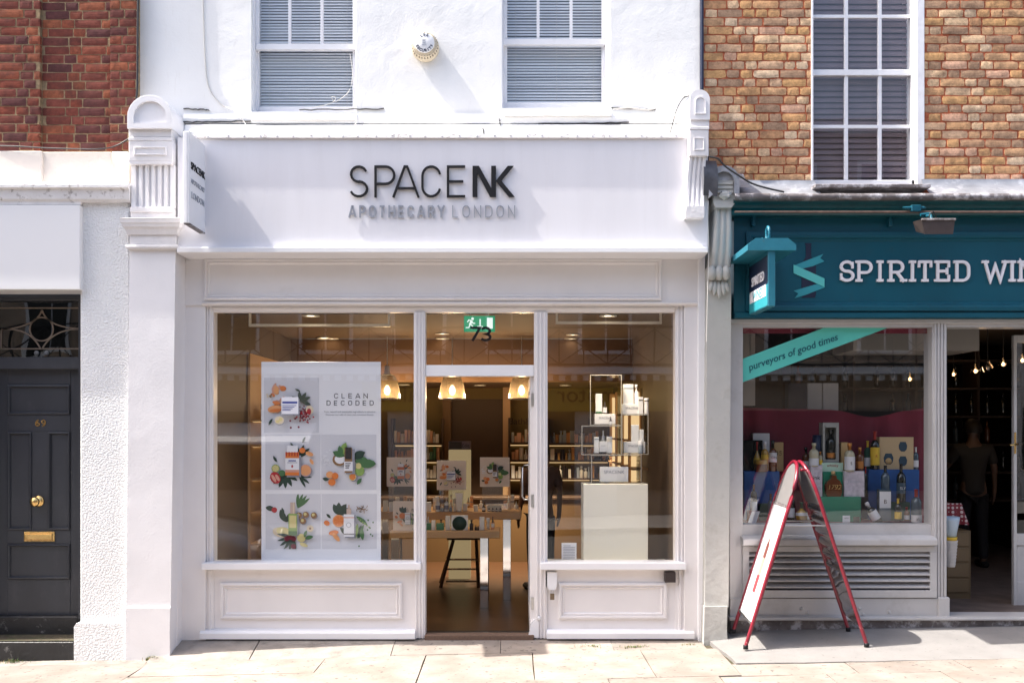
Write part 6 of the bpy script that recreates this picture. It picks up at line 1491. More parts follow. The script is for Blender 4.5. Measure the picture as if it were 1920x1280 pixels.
for k in range(9): part('print_line', MB().pb(1056, 1022+k*3, (1070 if k == 0 else 1078), 1023+k*3, .0885, .0895), PAL['shade'], oc)

# ================================================================== wine shop window and interior
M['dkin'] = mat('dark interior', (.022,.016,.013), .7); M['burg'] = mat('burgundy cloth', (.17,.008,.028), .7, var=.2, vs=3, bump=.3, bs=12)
M['bluecl'] = mat('blue cloth', (.012,.075,.26), .7, var=.2, vs=8, bump=.4, bs=14); M['grnb'] = mat('green painted box', (.005,.20,.11), .45); M['grncl'] = mat('dark green cloth', (.006,.06,.035), .7)
M['kraft'] = mat('kraft card', (.46,.30,.13), .6); M['lilac'] = mat('illustrated white carton', (.52,.47,.52), .5, var=.25, vs=30)
M['wg_dark'] = mat('dark bottle glass', (.008,.010,.008), .08, coat=.5); M['wg_gold'] = mat('gold liquor', (.42,.24,.04), .1, coat=.5); M['wg_clear'] = mat('pale spirit glass', (.42,.38,.26), .08, coat=.5); M['wg_amber'] = mat('amber bottle', (.12,.035,.01), .08, coat=.5); M['wg_blue'] = mat('blue grey glass', (.05,.08,.11), .08, coat=.5)
M['rcap'] = mat('red foil', (.30,.02,.015), .35); M['yel'] = mat('yellow label', (.65,.42,.03), .5); M['paper'] = mat('white paper label', (.62,.62,.64), .5); M['copper'] = mat('copper label', (.5,.20,.05), .35, metal=.5)
xw0, xw1 = 1.93, 4.9; zf = .19
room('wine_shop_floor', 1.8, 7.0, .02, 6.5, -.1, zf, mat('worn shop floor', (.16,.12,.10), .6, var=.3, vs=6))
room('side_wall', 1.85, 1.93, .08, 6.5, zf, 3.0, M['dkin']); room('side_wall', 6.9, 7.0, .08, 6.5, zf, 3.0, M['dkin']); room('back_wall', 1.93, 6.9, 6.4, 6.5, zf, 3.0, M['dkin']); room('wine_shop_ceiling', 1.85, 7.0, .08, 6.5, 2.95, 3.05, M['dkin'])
zw = Z(984, 0.0)
room('window_bed', 1.95, X(1752), .02, 1.0, .5, zw, M['burg'])
# draped cloth behind the display
mb = MB(); nx = 60; nz = 8; yb_ = .78; vs = []
for k in range(nz+1):
    for i in range(nx+1):
        u = i/nx; px = 1388+(1762-1388)*u
        ptop = 764+4*math.sin(u*2.2) + 14*math.exp(-((u-.66)/.12)**2) - 8*max(0,u-.85)*6
        py = ptop + (990-ptop)*k/nz
        vs.append((X(px,yb_), yb_+.05*math.sin(u*30+math.sin(u*9)*2.5)*(.35+.65*k/nz) + (.02*math.sin(u*90) if u > .9 else 0), Z(py,yb_)))
mb.add(vs, [(k*(nx+1)+i,k*(nx+1)+i+1,(k+1)*(nx+1)+i+1,(k+1)*(nx+1)+i) for k in range(nz) for i in range(nx)], 0, True)
tag(obj('display_cloth', mb, M['burg']), 'burgundy cloth hung across the back of the wine window', 'cloth')
mb = MB(); mb.box(X(1390,.04),X(1750,.04),.03,.05,Z(625,.04),Z(612,.04)); tag(obj('pelmet_strip', mb, M['burg']), 'narrow burgundy strip along the top of the wine window', 'strip')
rbn = thing('window_ribbon', 'turquoise diagonal ribbon sign in italic lettering across the wine window', 'sign', (X(1520,.0), 0, Z(660,0)))
yy = -.012
part('ribbon_band', (lambda m_: (pquad(m_, [(1391,673),(1546,614),(1666,614),(1391,717)], yy, yy+.003), m_)[1])(MB()), mat('turquoise vinyl', (.10,.56,.48), .45), rbn)
sl = math.atan2(717-614, 1666-1391)
sl2 = math.atan2((Z(636,yy)-Z(687,yy)), (X(1558,yy)-X(1412,yy)))
put_text('purveyors of good times', L(17.8,yy), mat('dark teal print', (.005,.11,.14), .5), 'letters', rbn, (X(1488,yy), yy-.003, Z(666,yy)), (rad(90), -sl2, 0), shear=.25, extrude=.001, offset=.0008)
# stands
def stand(label, a, b2, c_, d_, y, d, m, name='display_box', cat='box'):
    t = thing(name, label, cat, (X((a+c_)/2,y), y+d/2, Z(d_,y))); part('box_body', MB().pb(a,b2,c_,d_,y,y+d,0,.006), m, t); return t
base = lambda y: onz(zw, y)
stand('blue cloth covered stand near the grey pier in the wine window', 1395, 883, 1462, base(.5), .5, .25, M['bluecl']); stand('blue cloth covered stand under the glassware gift box', 1628, 880, 1724, base(.5), .5, .25, M['bluecl'])
stand('bright green box in the centre of the wine window', 1527, 931, 1615, base(.28), .28, .17, M['grnb'])
stand('dark green covered step behind the small bottles near the pier', 1424, 944, 1462, base(.42), .40, .08, M['grncl']); stand('dark green covered step beside the panda label bottle', 1668, 941, 1707, base(.40), .40, .08, M['grncl'])
y5 = .55
carton('black gift carton on the blue stand nearest the pier', 1395, 825, 1430, 883, .62, .1, M['wg_dark']); carton('grey white carton behind the gold liqueur bottles', 1412, 812, 1443, 883, .70, .06, M['paper']); carton('kraft carton with a dark stamp at the end of the blue stand', 1452, 829, 1469, 883, .66, .08, M['kraft'], text='15', tm=M['wg_dark'], ts=.7)
wb_ = lambda lab, px, pt, pb2, w, y, kind, g_, c_, l_=None, la=(.18,.45), **kw: bottle(lab, X(px,y), y, Z(pb2,y), L(w,y), L(pb2-pt,y), kind, g_, c_, l_, la, **kw)
wb_('gold flask bottle nearest the pier', 1419.5, 828, 883, 13, .56, 'round', M['wg_gold'], M['rcap'], M['yel'], (.25,.45)); wb_('gold bottle with round yellow seal', 1434, 827, 883, 14, .54, 'spirit', M['wg_gold'], M['paper'], M['yel'], (.40,.55)); wb_('squat amber liqueur bottle in front of the gold ones', 1427, 862, 884, 24, .51, 'jar', M['wg_amber'], M['wg_gold'])
wb_('dark bottle with a large white label on the blue stand', 1449, 825, 883, 15, .53, 'spirit', M['wg_amber'], M['wg_dark'], M['paper'], (.30,.60), text='GIN')
wb_('pale whisky bottle beside the white canister', 1526, 830, 874, 18, .36, 'spirit', M['wg_clear'], M['wg_clear'], M['paper'], (.05,.35)); wb_('white cylinder canister behind the pale whisky bottle', 1532, 815, 873, 17, .48, 'can', M['paper'], M['navy'], cat='canister', name='canister')
gbx = thing('gift_box', 'tall open grey gift box holding a dark bottle with orange label', 'box', (X(1557,.45), .45, Z(866,.45)))
mb = MB(); yv = .42; mb.pb(1543,792,1547,867,yv,yv+.12,0,.001); mb.pb(1568,792,1573,867,yv,yv+.12,0,.001); mb.pb(1547.1,792,1567.9,801,yv,yv+.12,0,.001); mb.pb(1547.1,861,1567.9,867,yv,yv+.12,0,.001); mb.pb(1547.1,801,1567.9,861,yv+.10,yv+.12); part('box_body', mb, mat('grey card', (.30,.30,.28), .6), gbx)
wb_('dark bottle with orange label inside the tall grey box', 1557.5, 806, 860.5, 17, yv+.05, 'spirit', M['wg_dark'], M['wg_dark'], M['copper'], (.05,.22))
wb_('clear bottle with a framed circular label near the centre', 1593, 830, 883, 19, .34, 'spirit', M['wg_clear'], M['copper'], M['paper'], (.05,.52), text='S', textm=M['wg_dark']); carton('small kraft carton peeping behind the circular label bottle', 1577, 829, 1590, 883, .45, .05, M['kraft'])
wb_('dark bottle with red cap and yellow label', 1640.5, 808, 880, 17, .55, 'wine', M['wg_dark'], M['rcap'], M['yel'], (.12,.58), text='R', textm=M['rcap'])
ggb = carton('beige gift carton printed with two stemless glasses', 1649, 819, 1713, 880, .58, .09, mat('beige card', (.50,.36,.20), .6))
mb = MB(); yv = .5785
for (cx_, cy_, s_) in ((1693,837,1),(1693,864,1),(1666,860,1.15)): mb.prism([(X(cx_+s_*u,yv), Z(cy_+s_*v,yv)) for u, v in ((-5,-9),(5,-9),(8,-2),(7,5),(3,9),(-3,9),(-7,5),(-8,-2))],'y',yv-.001,yv+.001)
part('printed_glass', mb, M['wg_blue'], ggb); part('round_window', MB().lathe([(L(6,yv),0),(L(6,yv),.003),(0,.003)],(X(1666,yv),yv-.001,Z(864,yv)),16,axis='y'), M['kraft'], ggb)
carton('green gift carton behind the flask bottle marked 1792', 1543, 884, 1582, 931, .36, .06, M['grnb']); carton('mint card standing on the green gift carton', 1541, 867, 1581, 884, .38, .01, mat('mint card', (.42,.60,.48), .6), text='whisky', ts=.2, tm=M['rcap'])
fb = thing('bottle', 'flat flask bottle reading 1792 on the green box', 'bottle', (X(1564,.3), .3, Z(931,.3)))
yv = .30; mb = MB(); mb.prism([(X(1564+u,yv), Z(931-v,yv)) for u, v in ((-12,0),(12,0),(15,8),(15,22),(11,30),(5,34),(4,40),(-4,40),(-5,34),(-11,30),(-15,22),(-15,8))],'y',yv,yv+.05); part('body', mb, M['wg_amber'], fb); part('cap', MB().lathe([(.018,0),(.018,.035),(0,.035)],(X(1564,yv),yv+.025,Z(890,yv)),12), M['kraft'], fb)
put_text('1792', L(13,yv), M['brass'], 'numerals', fb, (X(1564,yv), yv-.002, Z(917,yv)), extrude=.001, shear=.2)
carton('white carton with sketched figures on the green box', 1520, 872, 1542, 931, .33, .08, M['lilac'], text='ink', tm=M['wg_dark'], ts=.5); carton('white carton with a red tab on the green box', 1583, 883, 1621, 931, .32, .09, M['lilac'], text='London', ts=.2, tm=M['letgrey'])
wb_('slim dark bottle squeezed behind the red tab carton', 1623, 874, 931, 8, .44, 'wine', M['wg_dark'], M['rcap'])
wb_('dark wine bottle rising behind the panda label box', 1660, 872, 930, 16, .36, 'wine', M['wg_blue'], M['wg_dark']); carton('grey carton with a white panda style round label', 1649, 917, 1671, 976, .24, .07, M['wg_blue'], band=(921,952,M['paper']), text='B', tm=M['wg_dark'], ts=.5)
wb_('dark wine bottle with grey print beside the blue stand', 1689.5, 869, 940, 17, .38, 'wine', M['wg_dark'], M['wg_dark'], M['wg_blue'], (.22,.5), text='SLY', textm=M['paper'])
wb_('blue grey bottle with white label at the window corner', 1718, 917, base(.22), 19, .22, 'wine', M['wg_blue'], M['rcap'], M['paper'], (.02,.24), text='ab')
wb_('tilted dark bottle with white label lying towards the corner', 1648, 935, base(.20), 17, .20, 'spirit', M['wg_dark'], M['paper'], M['paper'], (.2,.6), tilt=-32)
wb_('slim dark bottle with white label near the pier', 1413.5, 908, 957, 12, .3, 'wine', M['wg_dark'], M['wg_amber'], M['paper'], (.0,.35)); stand('low burgundy block under the slim bottle near the pier', 1404, 957, 1423, base(.29), .27, .08, M['burg'])
wb_('clear tall bottle beside the dark green step', 1445, 925, base(.33), 12, .33, 'wine', M['wg_blue'], M['wg_amber']); wb_('round bottle of yellow green fruit seen under the sandwich board', 1503, 941, base(.25), 22, .25, 'round', M['wg_gold'], M['grncl'], M['paper'], (.35,.5))
wb_('dark bottle behind the sandwich board top', 1470, 880, 945, 11, .5, 'wine', M['wg_dark'], M['rcap'])
lf = thing('leaflet', 'white leaflet leaning in the window corner near the pier', 'leaflet', (X(1412,.1), .1, zw)); yv = .08
mb = MB(); pquad(mb, [(1410,958),(1425,958),(1416,984),(1401,984)], yv, yv+.002); part('sheet', mb, M['paper'], lf)
for q, (lab, px_, pt_, pb2_, w_, y_, kd_, gm_, cm_, lm_) in enumerate((
    ('amber bottle with white label behind the white canister', 1511, 838, 883, 13, .60, 'spirit', 'wg_amber', 'wg_dark', 'paper'),
    ('clear miniature bottle beside the tall grey gift box', 1538, 846, 873, 8, .40, 'spirit', 'wg_clear', 'copper', 'yel'),
    ('dark rum bottle with copper label next to the circular label bottle', 1612, 838, 883, 14, .42, 'spirit', 'wg_amber', 'copper', 'copper'),
    ('green wine bottle behind the yellow label bottle', 1627, 826, 880, 13, .64, 'wine', 'grncl', 'yel', 'paper'),
    ('slender blue bottle at the far end of the blue stand', 1717, 838, 880, 10, .60, 'wine', 'wg_blue', 'paper', 'paper'),
    ('small amber bottle on the lower blue stand ledge', 1700, 950, 976, 10, .24, 'spirit', 'wg_amber', 'rcap', 'paper'),
    ('dark wine bottle between the green box and the sandwich board', 1483, 918, 976, 14, .30, 'wine', 'wg_dark', 'rcap', 'paper'),
    ('gold topped clear bottle before the bright green box', 1520, 944, 978, 12, .16, 'spirit', 'wg_clear', 'wg_gold', 'paper'),
    ('dark bottle with yellow label before the green covered step', 1684, 934, 977, 13, .20, 'wine', 'wg_dark', 'yel', 'yel'))):
    wb_(lab, px_, pt_, pb2_, w_, y_, kd_, M[gm_], M[cm_], M[lm_], (.12,.42))
carton('white price card standing at the foot of the wine display', 1580, 966, 1594, 979, .12, .004, M['paper'], text='wine', ts=.3, tm=M['wg_dark']); carton('black price card beside the tilted bottle', 1600, 968, 1612, 979, .12, .004, M['wg_dark'])
# tall boxes and shelves further back
for lab, a, b2, m_ in (('dark carton on the back shelf behind the cloth', 1478, 1513, 'navy'), ('grey white carton pair on the back shelf, inner one', 1514, 1541, 'paper'), ('grey white carton pair on the back shelf, outer one', 1543, 1572, 'paper')):
    carton(lab, a, 718, b2, 770, 1.2, .12, M[m_])
sh = thing('back_shelf', 'dark shelf behind the burgundy cloth', 'shelf', (X(1560,1.2), 1.3, zf)); part('shelf_body', MB().box(X(1400,1.15), X(1745,1.15), 1.15, 1.5, zf, Z(770,1.2)), M['dkin'], sh)
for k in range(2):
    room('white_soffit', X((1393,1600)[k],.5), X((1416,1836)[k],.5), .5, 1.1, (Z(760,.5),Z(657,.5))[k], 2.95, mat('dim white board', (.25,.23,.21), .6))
r_ = random.Random(31)
rk = thing('wine_rack', 'dark wooden wall rack full of bottles deep in the wine shop', 'rack', (4.6, 4.2, zf))
mrk = mat('dark brown wood', (.035,.02,.012), .6)
for k in range(6): part('shelf', MB().box(3.6, 6.8, 4.0, 4.4, .9+k*.36, .925+k*.36), mrk, rk)
for x in (3.6, 4.4, 5.2, 6.0, 6.8): part('upright', MB().box(x-.015, x+.015, 4.0, 4.42, zf, 2.95), mrk, rk)
for k in range(5):
    for i in range(15):
        if r_.random() < .25: continue
        mb = MB().lathe(bottle_prof(.075, .29, 'wine'), (3.72+i*.205, 4.15, .926+k*.36), 8)
        tag(obj('bottle', mb, M[r_.choice(['wg_dark','wg_dark','wg_amber','wg_dark','wg_blue'])]), '%s bottle place along the %s shelf of the dim wall rack' % (ORD[i], ('lowest','second','third','fourth','top')[k]), 'bottle', 'bottles on the dim wall rack')
# hanging bulbs
clear = glass('bulb glass', (.9,.85,.8), boost=2.0)
for lab, px, py, y, pw, on in (('lit bare bulb, brightest of those inside the wine shop doorway', 1829, 696, 2.2, 14, True), ('unlit clear bulb hanging in the middle of the wine shop doorway', 1852, 690, 2.0, 0, False), ('lit bare bulb nearest the wine shop door leaf', 1881, 683, 2.4, 8, True), ('small far lit bulb beside the reeded post', 1788, 702, 3.8, 6, True), ('lit bulb seen behind the wine shop door glass', 1917, 676, 1.6, 6, True), ('tiny lit bulb seen through the wine window', 1706, 711, 3.0, 5, True)):
    t = thing('hanging_bulb', lab, 'light bulb', (X(px,y), y, Z(py,y)), 'bare bulbs in the wine shop')
    c = (X(px,y), y, Z(py,y)); part('globe', MB().lathe([(0,-.055),(.035,-.045),(.055,0),(.045,.035),(.02,.06),(.018,.08),(0,.08)], c, 16), clear, t)
    part('filament', MB().lathe([(0,-.02),(.014,-.012),(.016,.01),(0,.03)], c, 10), emit('filament glow', (1,.58,.25), 3) if on else M['steel'], t)
    part('cord', MB().tube([(c[0],y,c[2]+.08),(c[0],y,2.95)], .004, 5), M['cableb'], t)
    if pw:
        ld = bpy.data.lights.new('bulb_light', 'POINT'); ld.energy = pw*.05; ld.color = (1,.6,.3); ld.shadow_soft_size = .05
        lo = bpy.data.objects.new('bulb_light', ld); COL.objects.link(lo); lo.parent = t; lo.location = (0,-.08,0)
# counter, spotted cloth, paper goods and bin
cn = thing('wooden_counter', 'pale wooden drawer counter inside the wine shop doorway', 'counter', (X(1800,.9), 1.1, zf))
yv = .9; part('counter_body', MB().box(X(1770,yv), X(1820,yv), yv, yv+.7, zf, Z(994,yv)), mat('dull oak', (.15,.10,.05), .55, var=.2, vs=4), cn)
for k in range(4): part('drawer_front', MB().pb(1776,998+k*29,1816,1023+k*29,yv-.012,yv,0,.003), mat('dull oak front', (.17,.115,.06), .5) if k == 0 else bpy.data.materials['dull oak front'], cn)
msp, N_, K_, b_ = new_mat('spotted red cloth'); vo = N_.new('ShaderNodeTexVoronoi'); vo.inputs['Scale'].default_value = 24; vo.inputs['Randomness'].default_value = 0.0; ge = N_.new('ShaderNodeNewGeometry'); K_.new(ge.outputs['Position'], vo.inputs['Vector'])
cr = N_.new('ShaderNodeValToRGB'); cr.color_ramp.elements[0].position = .32; cr.color_ramp.elements[0].color = (.5,.42,.42,1); cr.color_ramp.elements[1].position = .38; cr.color_ramp.elements[1].color = (.16,.006,.02,1); K_.new(vo.outputs[0], cr.inputs[0]); K_.new(cr.outputs[0], b_.inputs['Base Color'])
sp = thing('spotted_cloth', 'red cloth with white spots draped over the wooden counter', 'cloth', (X(1790,.8), .85, Z(982,.8)))
mb = MB(); n = 12; rows = []
for k in range(5):
    for i in range(n+1): u = i/n; rows.append((X(1772+ (1+.12*k)*u*30,.8), .80+.02*math.sin(u*12)*k/4-.0, Z(943+k*10,.8)))
mb.add(rows, [(k*(n+1)+i,k*(n+1)+i+1,(k+1)*(n+1)+i+1,(k+1)*(n+1)+i) for k in range(4) for i in range(n)], 0, True); part('cloth_front', mb, msp, sp)
part('cloth_top', MB().box(X(1770,.8), X(1808,.8), .83, 1.3, Z(944,.8)-.02, Z(944,.8)-.01), msp, sp)
bn = thing('ice_bucket', 'pale blue plastic bucket and paper cups hooked behind the reeded post', 'bucket', (X(1787,.1), .12, Z(1060,.1)))
yv = .12; mb = MB().lathe([(L(8,yv),Z(1012,yv)),(L(15,yv),Z(975,yv)),(L(16,yv),Z(968,yv)),(L(14.5,yv),Z(970,yv)),(L(7,yv),Z(1010,yv))], (X(1783,yv),yv,0), 20); part('bucket', mb, mat('pale blue plastic', (.40,.50,.60), .4), bn)
mb = MB()
for k in range(8): z = Z(1062-k*6.2,yv); mb.lathe([(L(7+k*.55,yv),z),(L(8.4+k*.55,yv),z+L(6,yv)),(L(8.9+k*.55,yv),z+L(6.2,yv))], (X(1783,yv),yv,0), 16)
part('cup', mb, M['paper'], bn); part('yellow_band', MB().lathe([(L(10,yv),Z(1013,yv)),(L(11.5,yv),Z(1006,yv))],(X(1783,yv),yv,0),16), M['yel'], bn)

# ================================================================== people inside
def person(label, loc, rz, h, shirt, trousers, hair, skin=(.14,.08,.055), arm='down'):
    t = thing('person', label, 'person', (0,0,0)); s = h/1.75
    def skinmesh(name, V, E, m, root_i=0, lv=2):
        me = bpy.data.meshes.new(name); me.from_pydata([tuple(c*s for c in v[0]) for v in V], E, [])
        o = bpy.data.objects.new(name, me); COL.objects.link(o)
        md = o.modifiers.new('skin','SKIN'); md.use_smooth_shade = True
        sv = me.skin_vertices[0].data
        for i, v in enumerate(V): sv[i].radius = (v[1]*s, v[2]*s); sv[i].use_root = (i == root_i)
        md2 = o.modifiers.new('sub','SUBSURF'); md2.levels = lv; md2.render_levels = lv
        bpy.context.view_layer.update()
        me2 = bpy.data.meshes.new_from_object(o.evaluated_get(bpy.context.evaluated_depsgraph_get()))
        o.modifiers.clear(); o.data = me2; me2.materials.clear(); me2.materials.append(m)
        for p in me2.polygons: p.use_smooth = True
        o.parent = t; return o
    ms = mat('skin', skin, .5) if 'skin' not in bpy.data.materials else bpy.data.materials['skin']
    ha = {'down': [(.235,.03,1.20),(.26,-.04,.96),(.262,-.06,.87)], 'reach': [(.26,-.08,1.22),(.24,-.32,1.16),(.22,-.40,1.15)]}
    V = [((0,0,.98),.13,.10),((0,.01,1.12),.12,.09),((0,0,1.28),.15,.10),((0,.01,1.42),.13,.085),((0,.01,1.49),.06,.06),((0,-.005,1.56),.052,.055),((0,-.01,1.63),.072,.088),((0,-.01,1.71),.065,.08)]
    E = [(0,1),(1,2),(2,3),(3,4),(4,5),(5,6),(6,7)]
    def add(p, r, par): V.append((p, r, r*.95)); E.append((par, len(V)-1)); return len(V)-1
    for sx, a in ((1, arm),(-1,'down')):
        P = ha[a]; i = add((sx*.175,.01,1.42), .058, 3); i = add((sx*P[0][0],P[0][1],P[0][2]), .043, i); i = add((sx*P[1][0],P[1][1],P[1][2]), .030, i); wr = add((sx*P[2][0],P[2][1],P[2][2]), .036, i)
        d = (Vector(P[2])-Vector(P[1])).normalized()
        for f, (ox, ln) in enumerate(((-.022,.075),(-.008,.085),(.007,.08),(.021,.065))):
            q = Vector(P[2])+Vector((0,ox,0))+d*.05; k1 = add((sx*q.x,q.y,q.z), .010, wr); q2 = q+d*ln+Vector((-.012,0,0)); add((sx*q2.x,q2.y,q2.z), .007, k1)
        q = Vector(P[2])+Vector((-.01,-.035,-.02)); k1 = add((sx*q.x,q.y,q.z), .010, wr); add((sx*(q.x-.012),q.y-.02,q.z-.035), .008, k1)
    for sx in (1,-1):
        i = add((sx*.095,0,.88), .088, 0); i = add((sx*.105,-.01,.50), .058, i); i = add((sx*.11,.03,.10), .04, i); i = add((sx*.115,-.02,.045), .042, i); add((sx*.12,-.15,.03), .036, i)
    skinmesh('body', V, E, ms)
    # clothes a little larger than the body
    V2 = [((0,0,.84),.165,.135),((0,.01,1.12),.145,.112),((0,0,1.28),.182,.13),((0,.01,1.42),.170,.12),((0,.01,1.49),.085,.08)]; E2 = [(0,1),(1,2),(2,3),(3,4)]
    for sx, a in ((1, arm),(-1,'down')):
        P = ha[a]; V2.append(((sx*.18,.01,1.415),.080,.078)); E2.append((3,len(V2)-1)); V2.append(((sx*P[0][0],P[0][1],P[0][2]+.02),.062,.06)); E2.append((len(V2)-2,len(V2)-1))
    skinmesh('shirt', V2, E2, shirt)
    V3 = [((0,0,.95),.150,.118)]; E3 = []
    for sx in (1,-1):
        V3.append(((sx*.095,0,.84),.10,.10)); E3.append((0,len(V3)-1)); V3.append(((sx*.105,-.01,.50),.074,.074)); E3.append((len(V3)-2,len(V3)-1)); V3.append(((sx*.11,.03,.09),.062,.062)); E3.append((len(V3)-2,len(V3)-1))
    skinmesh('trousers', V3, E3, trousers)
    for sx in (1,-1):
        part('shoe', MB().box(sx*.12*s-.05*s, sx*.12*s+.05*s, -.20*s, .09*s, 0, .075*s, 0, .025), M['black'], t)
        part('ear', MB().lathe([(0,-.03),(.014,-.02),(.018,0),(.012,.02),(0,.03)], (sx*.082*s, .0, 1.645*s), 8), ms, t)
        part('eye', MB().lathe([(0,-.010),(.010,-.005),(.012,0),(.010,.005),(0,.010)], (sx*.03*s, -.088*s, 1.655*s), 8), M['paper'], t)
    part('nose', MB().lathe([(.004,.028),(.010,.0),(.014,-.014),(0,-.022)], (0, -.10*s, 1.635*s), 8), ms, t)
    part('mouth', MB().box(-.022*s,.022*s,-.092*s,-.08*s,1.587*s,1.597*s,0,.003), mat('lips', (.3,.1,.08), .5) if 'lips' not in bpy.data.materials else bpy.data.materials['lips'], t)
    mb = MB(); vs = []; n = 16; m_ = 8
    for j in range(m_+1):
        ph = math.pi*.5*j/m_*1.25
        for i in range(n):
            a = 2*math.pi*i/n; front = max(0, -math.sin(a)); dn = ph*(1-.38*front)
            rr =   .104*math.sin(min(dn, math.pi*.62)); zz = 1.655+.125*math.cos(dn)+.006*math.sin(a*5+j)
            vs.append((rr*math.cos(a)*s, (rr*1.14*math.sin(a)+.003)*s, zz*s))
    mb.add(vs, [(j*n+i,j*n+(i+1)%n,(j+1)*n+(i+1)%n,(j+1)*n+i) for j in range(m_) for i in range(n)], 0, True); part('hair', mb, hair, t)
    t.location = loc; t.rotation_euler = (0,0,rad(rz)); return t
hairm = mat('dark hair', (.012,.008,.006), .6)
person('person in a pale T-shirt seen from behind in the dim wine shop', (X(1824,3.1), 3.1, zf), 172, 1.74, mat('shade darkened tee shirt', (.035,.032,.03), .8), mat('black trousers', (.008,.008,.01), .8), hairm, arm='reach')  # pale shirt given a near-black colour that carries the dimness of the room
person('person in a brown top and dark trousers behind the shop door frame', (X(1014,2.6), 2.6, 0.0), 200, 1.66, mat('brown knit', (.10,.05,.03), .8), mat('navy trousers', (.012,.014,.02), .8), hairm)

# ================================================================== sandwich board on the pavement
ab = thing('sandwich_board', 'red framed A-board standing on the concrete before the wine shop', 'sign', (2.4, -.43, .04))
def aframe(side):
    # straight from the feet up to a round arch at the top; (x, y, z)
    xf = 1.905 if side < 0 else 2.906; xt = 2.375 if side < 0 else 2.415
    ztop = 1.572; yf_, yb_ = -.66, -.21; r = (yb_-yf_)/2; H = 1.50
    def P(v, y):                                          # v: 0 foot, 1 apex along the leaning plane
        zf_ = rz_(xf, y)+.0; return Vector((xf+(xt-xf)*v, y, zf_*(1-v)+ztop*v))
    pts = [P(0, yf_)]
    for i in range(1, 9): pts.append(P((1-r*1.25/H)*i/8, yf_))
    for i in range(1, 12):
        t_ = math.pi*i/12; v = 1 - r*1.25/H + r*1.25/H*math.sin(t_); pts.append(P(v, (yf_+yb_)/2 - r*math.cos(t_)))
    for i in range(8, -1, -1): pts.append(P((1-r*1.25/H)*i/8, yb_))
    part('tube_frame', MB().tube(pts, .0155, 10), M['redp'], ab)
    def panel(v0, v1, m, name, off=.0, yi=.018, th=.008, arch_=False):
        mb = MB(); d = (P(1,-.4)-P(0,-.4)).normalized(); nrm = Vector((-d.z, 0, d.x)) * (1 if side < 0 else -1)
        if nrm.x*side < 0: nrm = -nrm
        V = []
        if arch_:
            ring = [P(v0, yf_+yi)]
            for i in range(0, 13):
                t_ = math.pi*i/12; v = 1 - r*1.25/H + (r*1.25/H-.012)*math.sin(t_); ring.append(P(v, (yf_+yb_)/2 - (r-yi)*math.cos(t_)))
            ring.append(P(v0, yb_-yi))
        else: ring = [P(v0,yf_+yi),P(v1,yf_+yi),P(v1,yb_-yi),P(v0,yb_-yi)]
        a = [q+nrm*(off+th/2) for q in ring]; b_ = [q+nrm*(off-th/2) for q in ring]; n_ = len(ring)
        mb.add(a+b_, [tuple(range(n_)), tuple(range(2*n_-1,n_-1,-1))]+[(i,(i+1)%n_,n_+(i+1)%n_,n_+i) for i in range(n_)])
        return part(name, mb, m, ab), P, nrm, d
    gm = mat('grey board', (.20,.19,.19), .35)
    panel(.765, 1, gm, 'head_panel', arch_=True)
    if side < 0:
        panel(.135, .755, mat('white poster sheet', (.80,.79,.80), .45), 'poster_panel', .0)
        panel(.125, .137, M['steel'], 'clip_rail', .004, .014, .018); panel(.752, .764, M['leadd'], 'clip_rail', .004, .014, .018)
        # bottle picture and a word on the poster, turned to face the street
        d = (P(1,-.4)-P(0,-.4)).normalized(); nrm = Vector((-d.z,0,d.x)); nrm = nrm if nrm.x < 0 else -nrm
        def dec(pts, m, name):
            mb = MB(); q = [P(v, y)+nrm*.006 for v, y in pts]; mb.add(q, [tuple(range(len(q)))]); part(name, mb, m, ab)
        c_ = -.435; 
        dec([(.46,c_-.04),(.53,c_-.04),(.56,c_-.012),(.575,c_-.012),(.575,c_+.012),(.56,c_+.012),(.53,c_+.04),(.46,c_+.04)], mat('printed brown', (.16,.05,.04), .5), 'printed_bottle')
        dec([(.37,c_-.04),(.458,c_-.04),(.458,c_+.04),(.37,c_+.04)], mat('printed peach', (.66,.35,.24), .5), 'printed_label'); dec([(.27,c_-.04),(.368,c_-.04),(.368,c_+.04),(.27,c_+.04)], mat('printed red', (.40,.05,.06), .5), 'printed_foot')
        dec([(.60,c_-.015),(.69,c_-.015),(.69,c_+.01),(.60,c_+.01)], bpy.data.materials['printed peach'], 'printed_line')
    else:
        # back of the second board: brown hardboard sheet bowed in shallow ripples
        mb = MB(); nv, ny_ = 90, 6; d = (P(1,-.4)-P(0,-.4)).normalized(); nrm = Vector((-d.z,0,d.x)); nrm = nrm if nrm.x < 0 else -nrm; vs = []
        for i in range(nv+1):
            v = .10+.88*i/nv
            for j in range(ny_+1):
                u = j/ny_; w_ = (r-.018)*(math.sqrt(max(0,1-((v-(1-r*1.25/H))/(r*1.25/H))**2)) if v > 1-r*1.25/H else 1)
                rip = .010*math.sin((v-.38)*2*math.pi*15)*(1 if .38 < v < .74 else .15)*(1-.3*u)
                vs.append(P(v, (yf_+yb_)/2 + (u*2-1)*w_)+nrm*rip)
        mb.add(vs, [(i*(ny_+1)+j,i*(ny_+1)+j+1,(i+1)*(ny_+1)+j+1,(i+1)*(ny_+1)+j) for i in range(nv) for j in range(ny_)], 0, True)
        part('rippled_sheet', mb, mat('shiny brown film', (.10,.075,.07), .12, coat=1.0, var=.2, vs=8), ab)
aframe(-1); aframe(1)
for fx in (1.905, 2.906):
    for fy in (-.66, -.21): part('rubber_foot', MB().lathe([(.021,-.004),(.021,.028),(.016,.03),(0,.03)], (fx + (.006 if fx < 2.4 else -.006), fy, rz_(fx,fy)), 12), M['black'], ab)
zc = .98
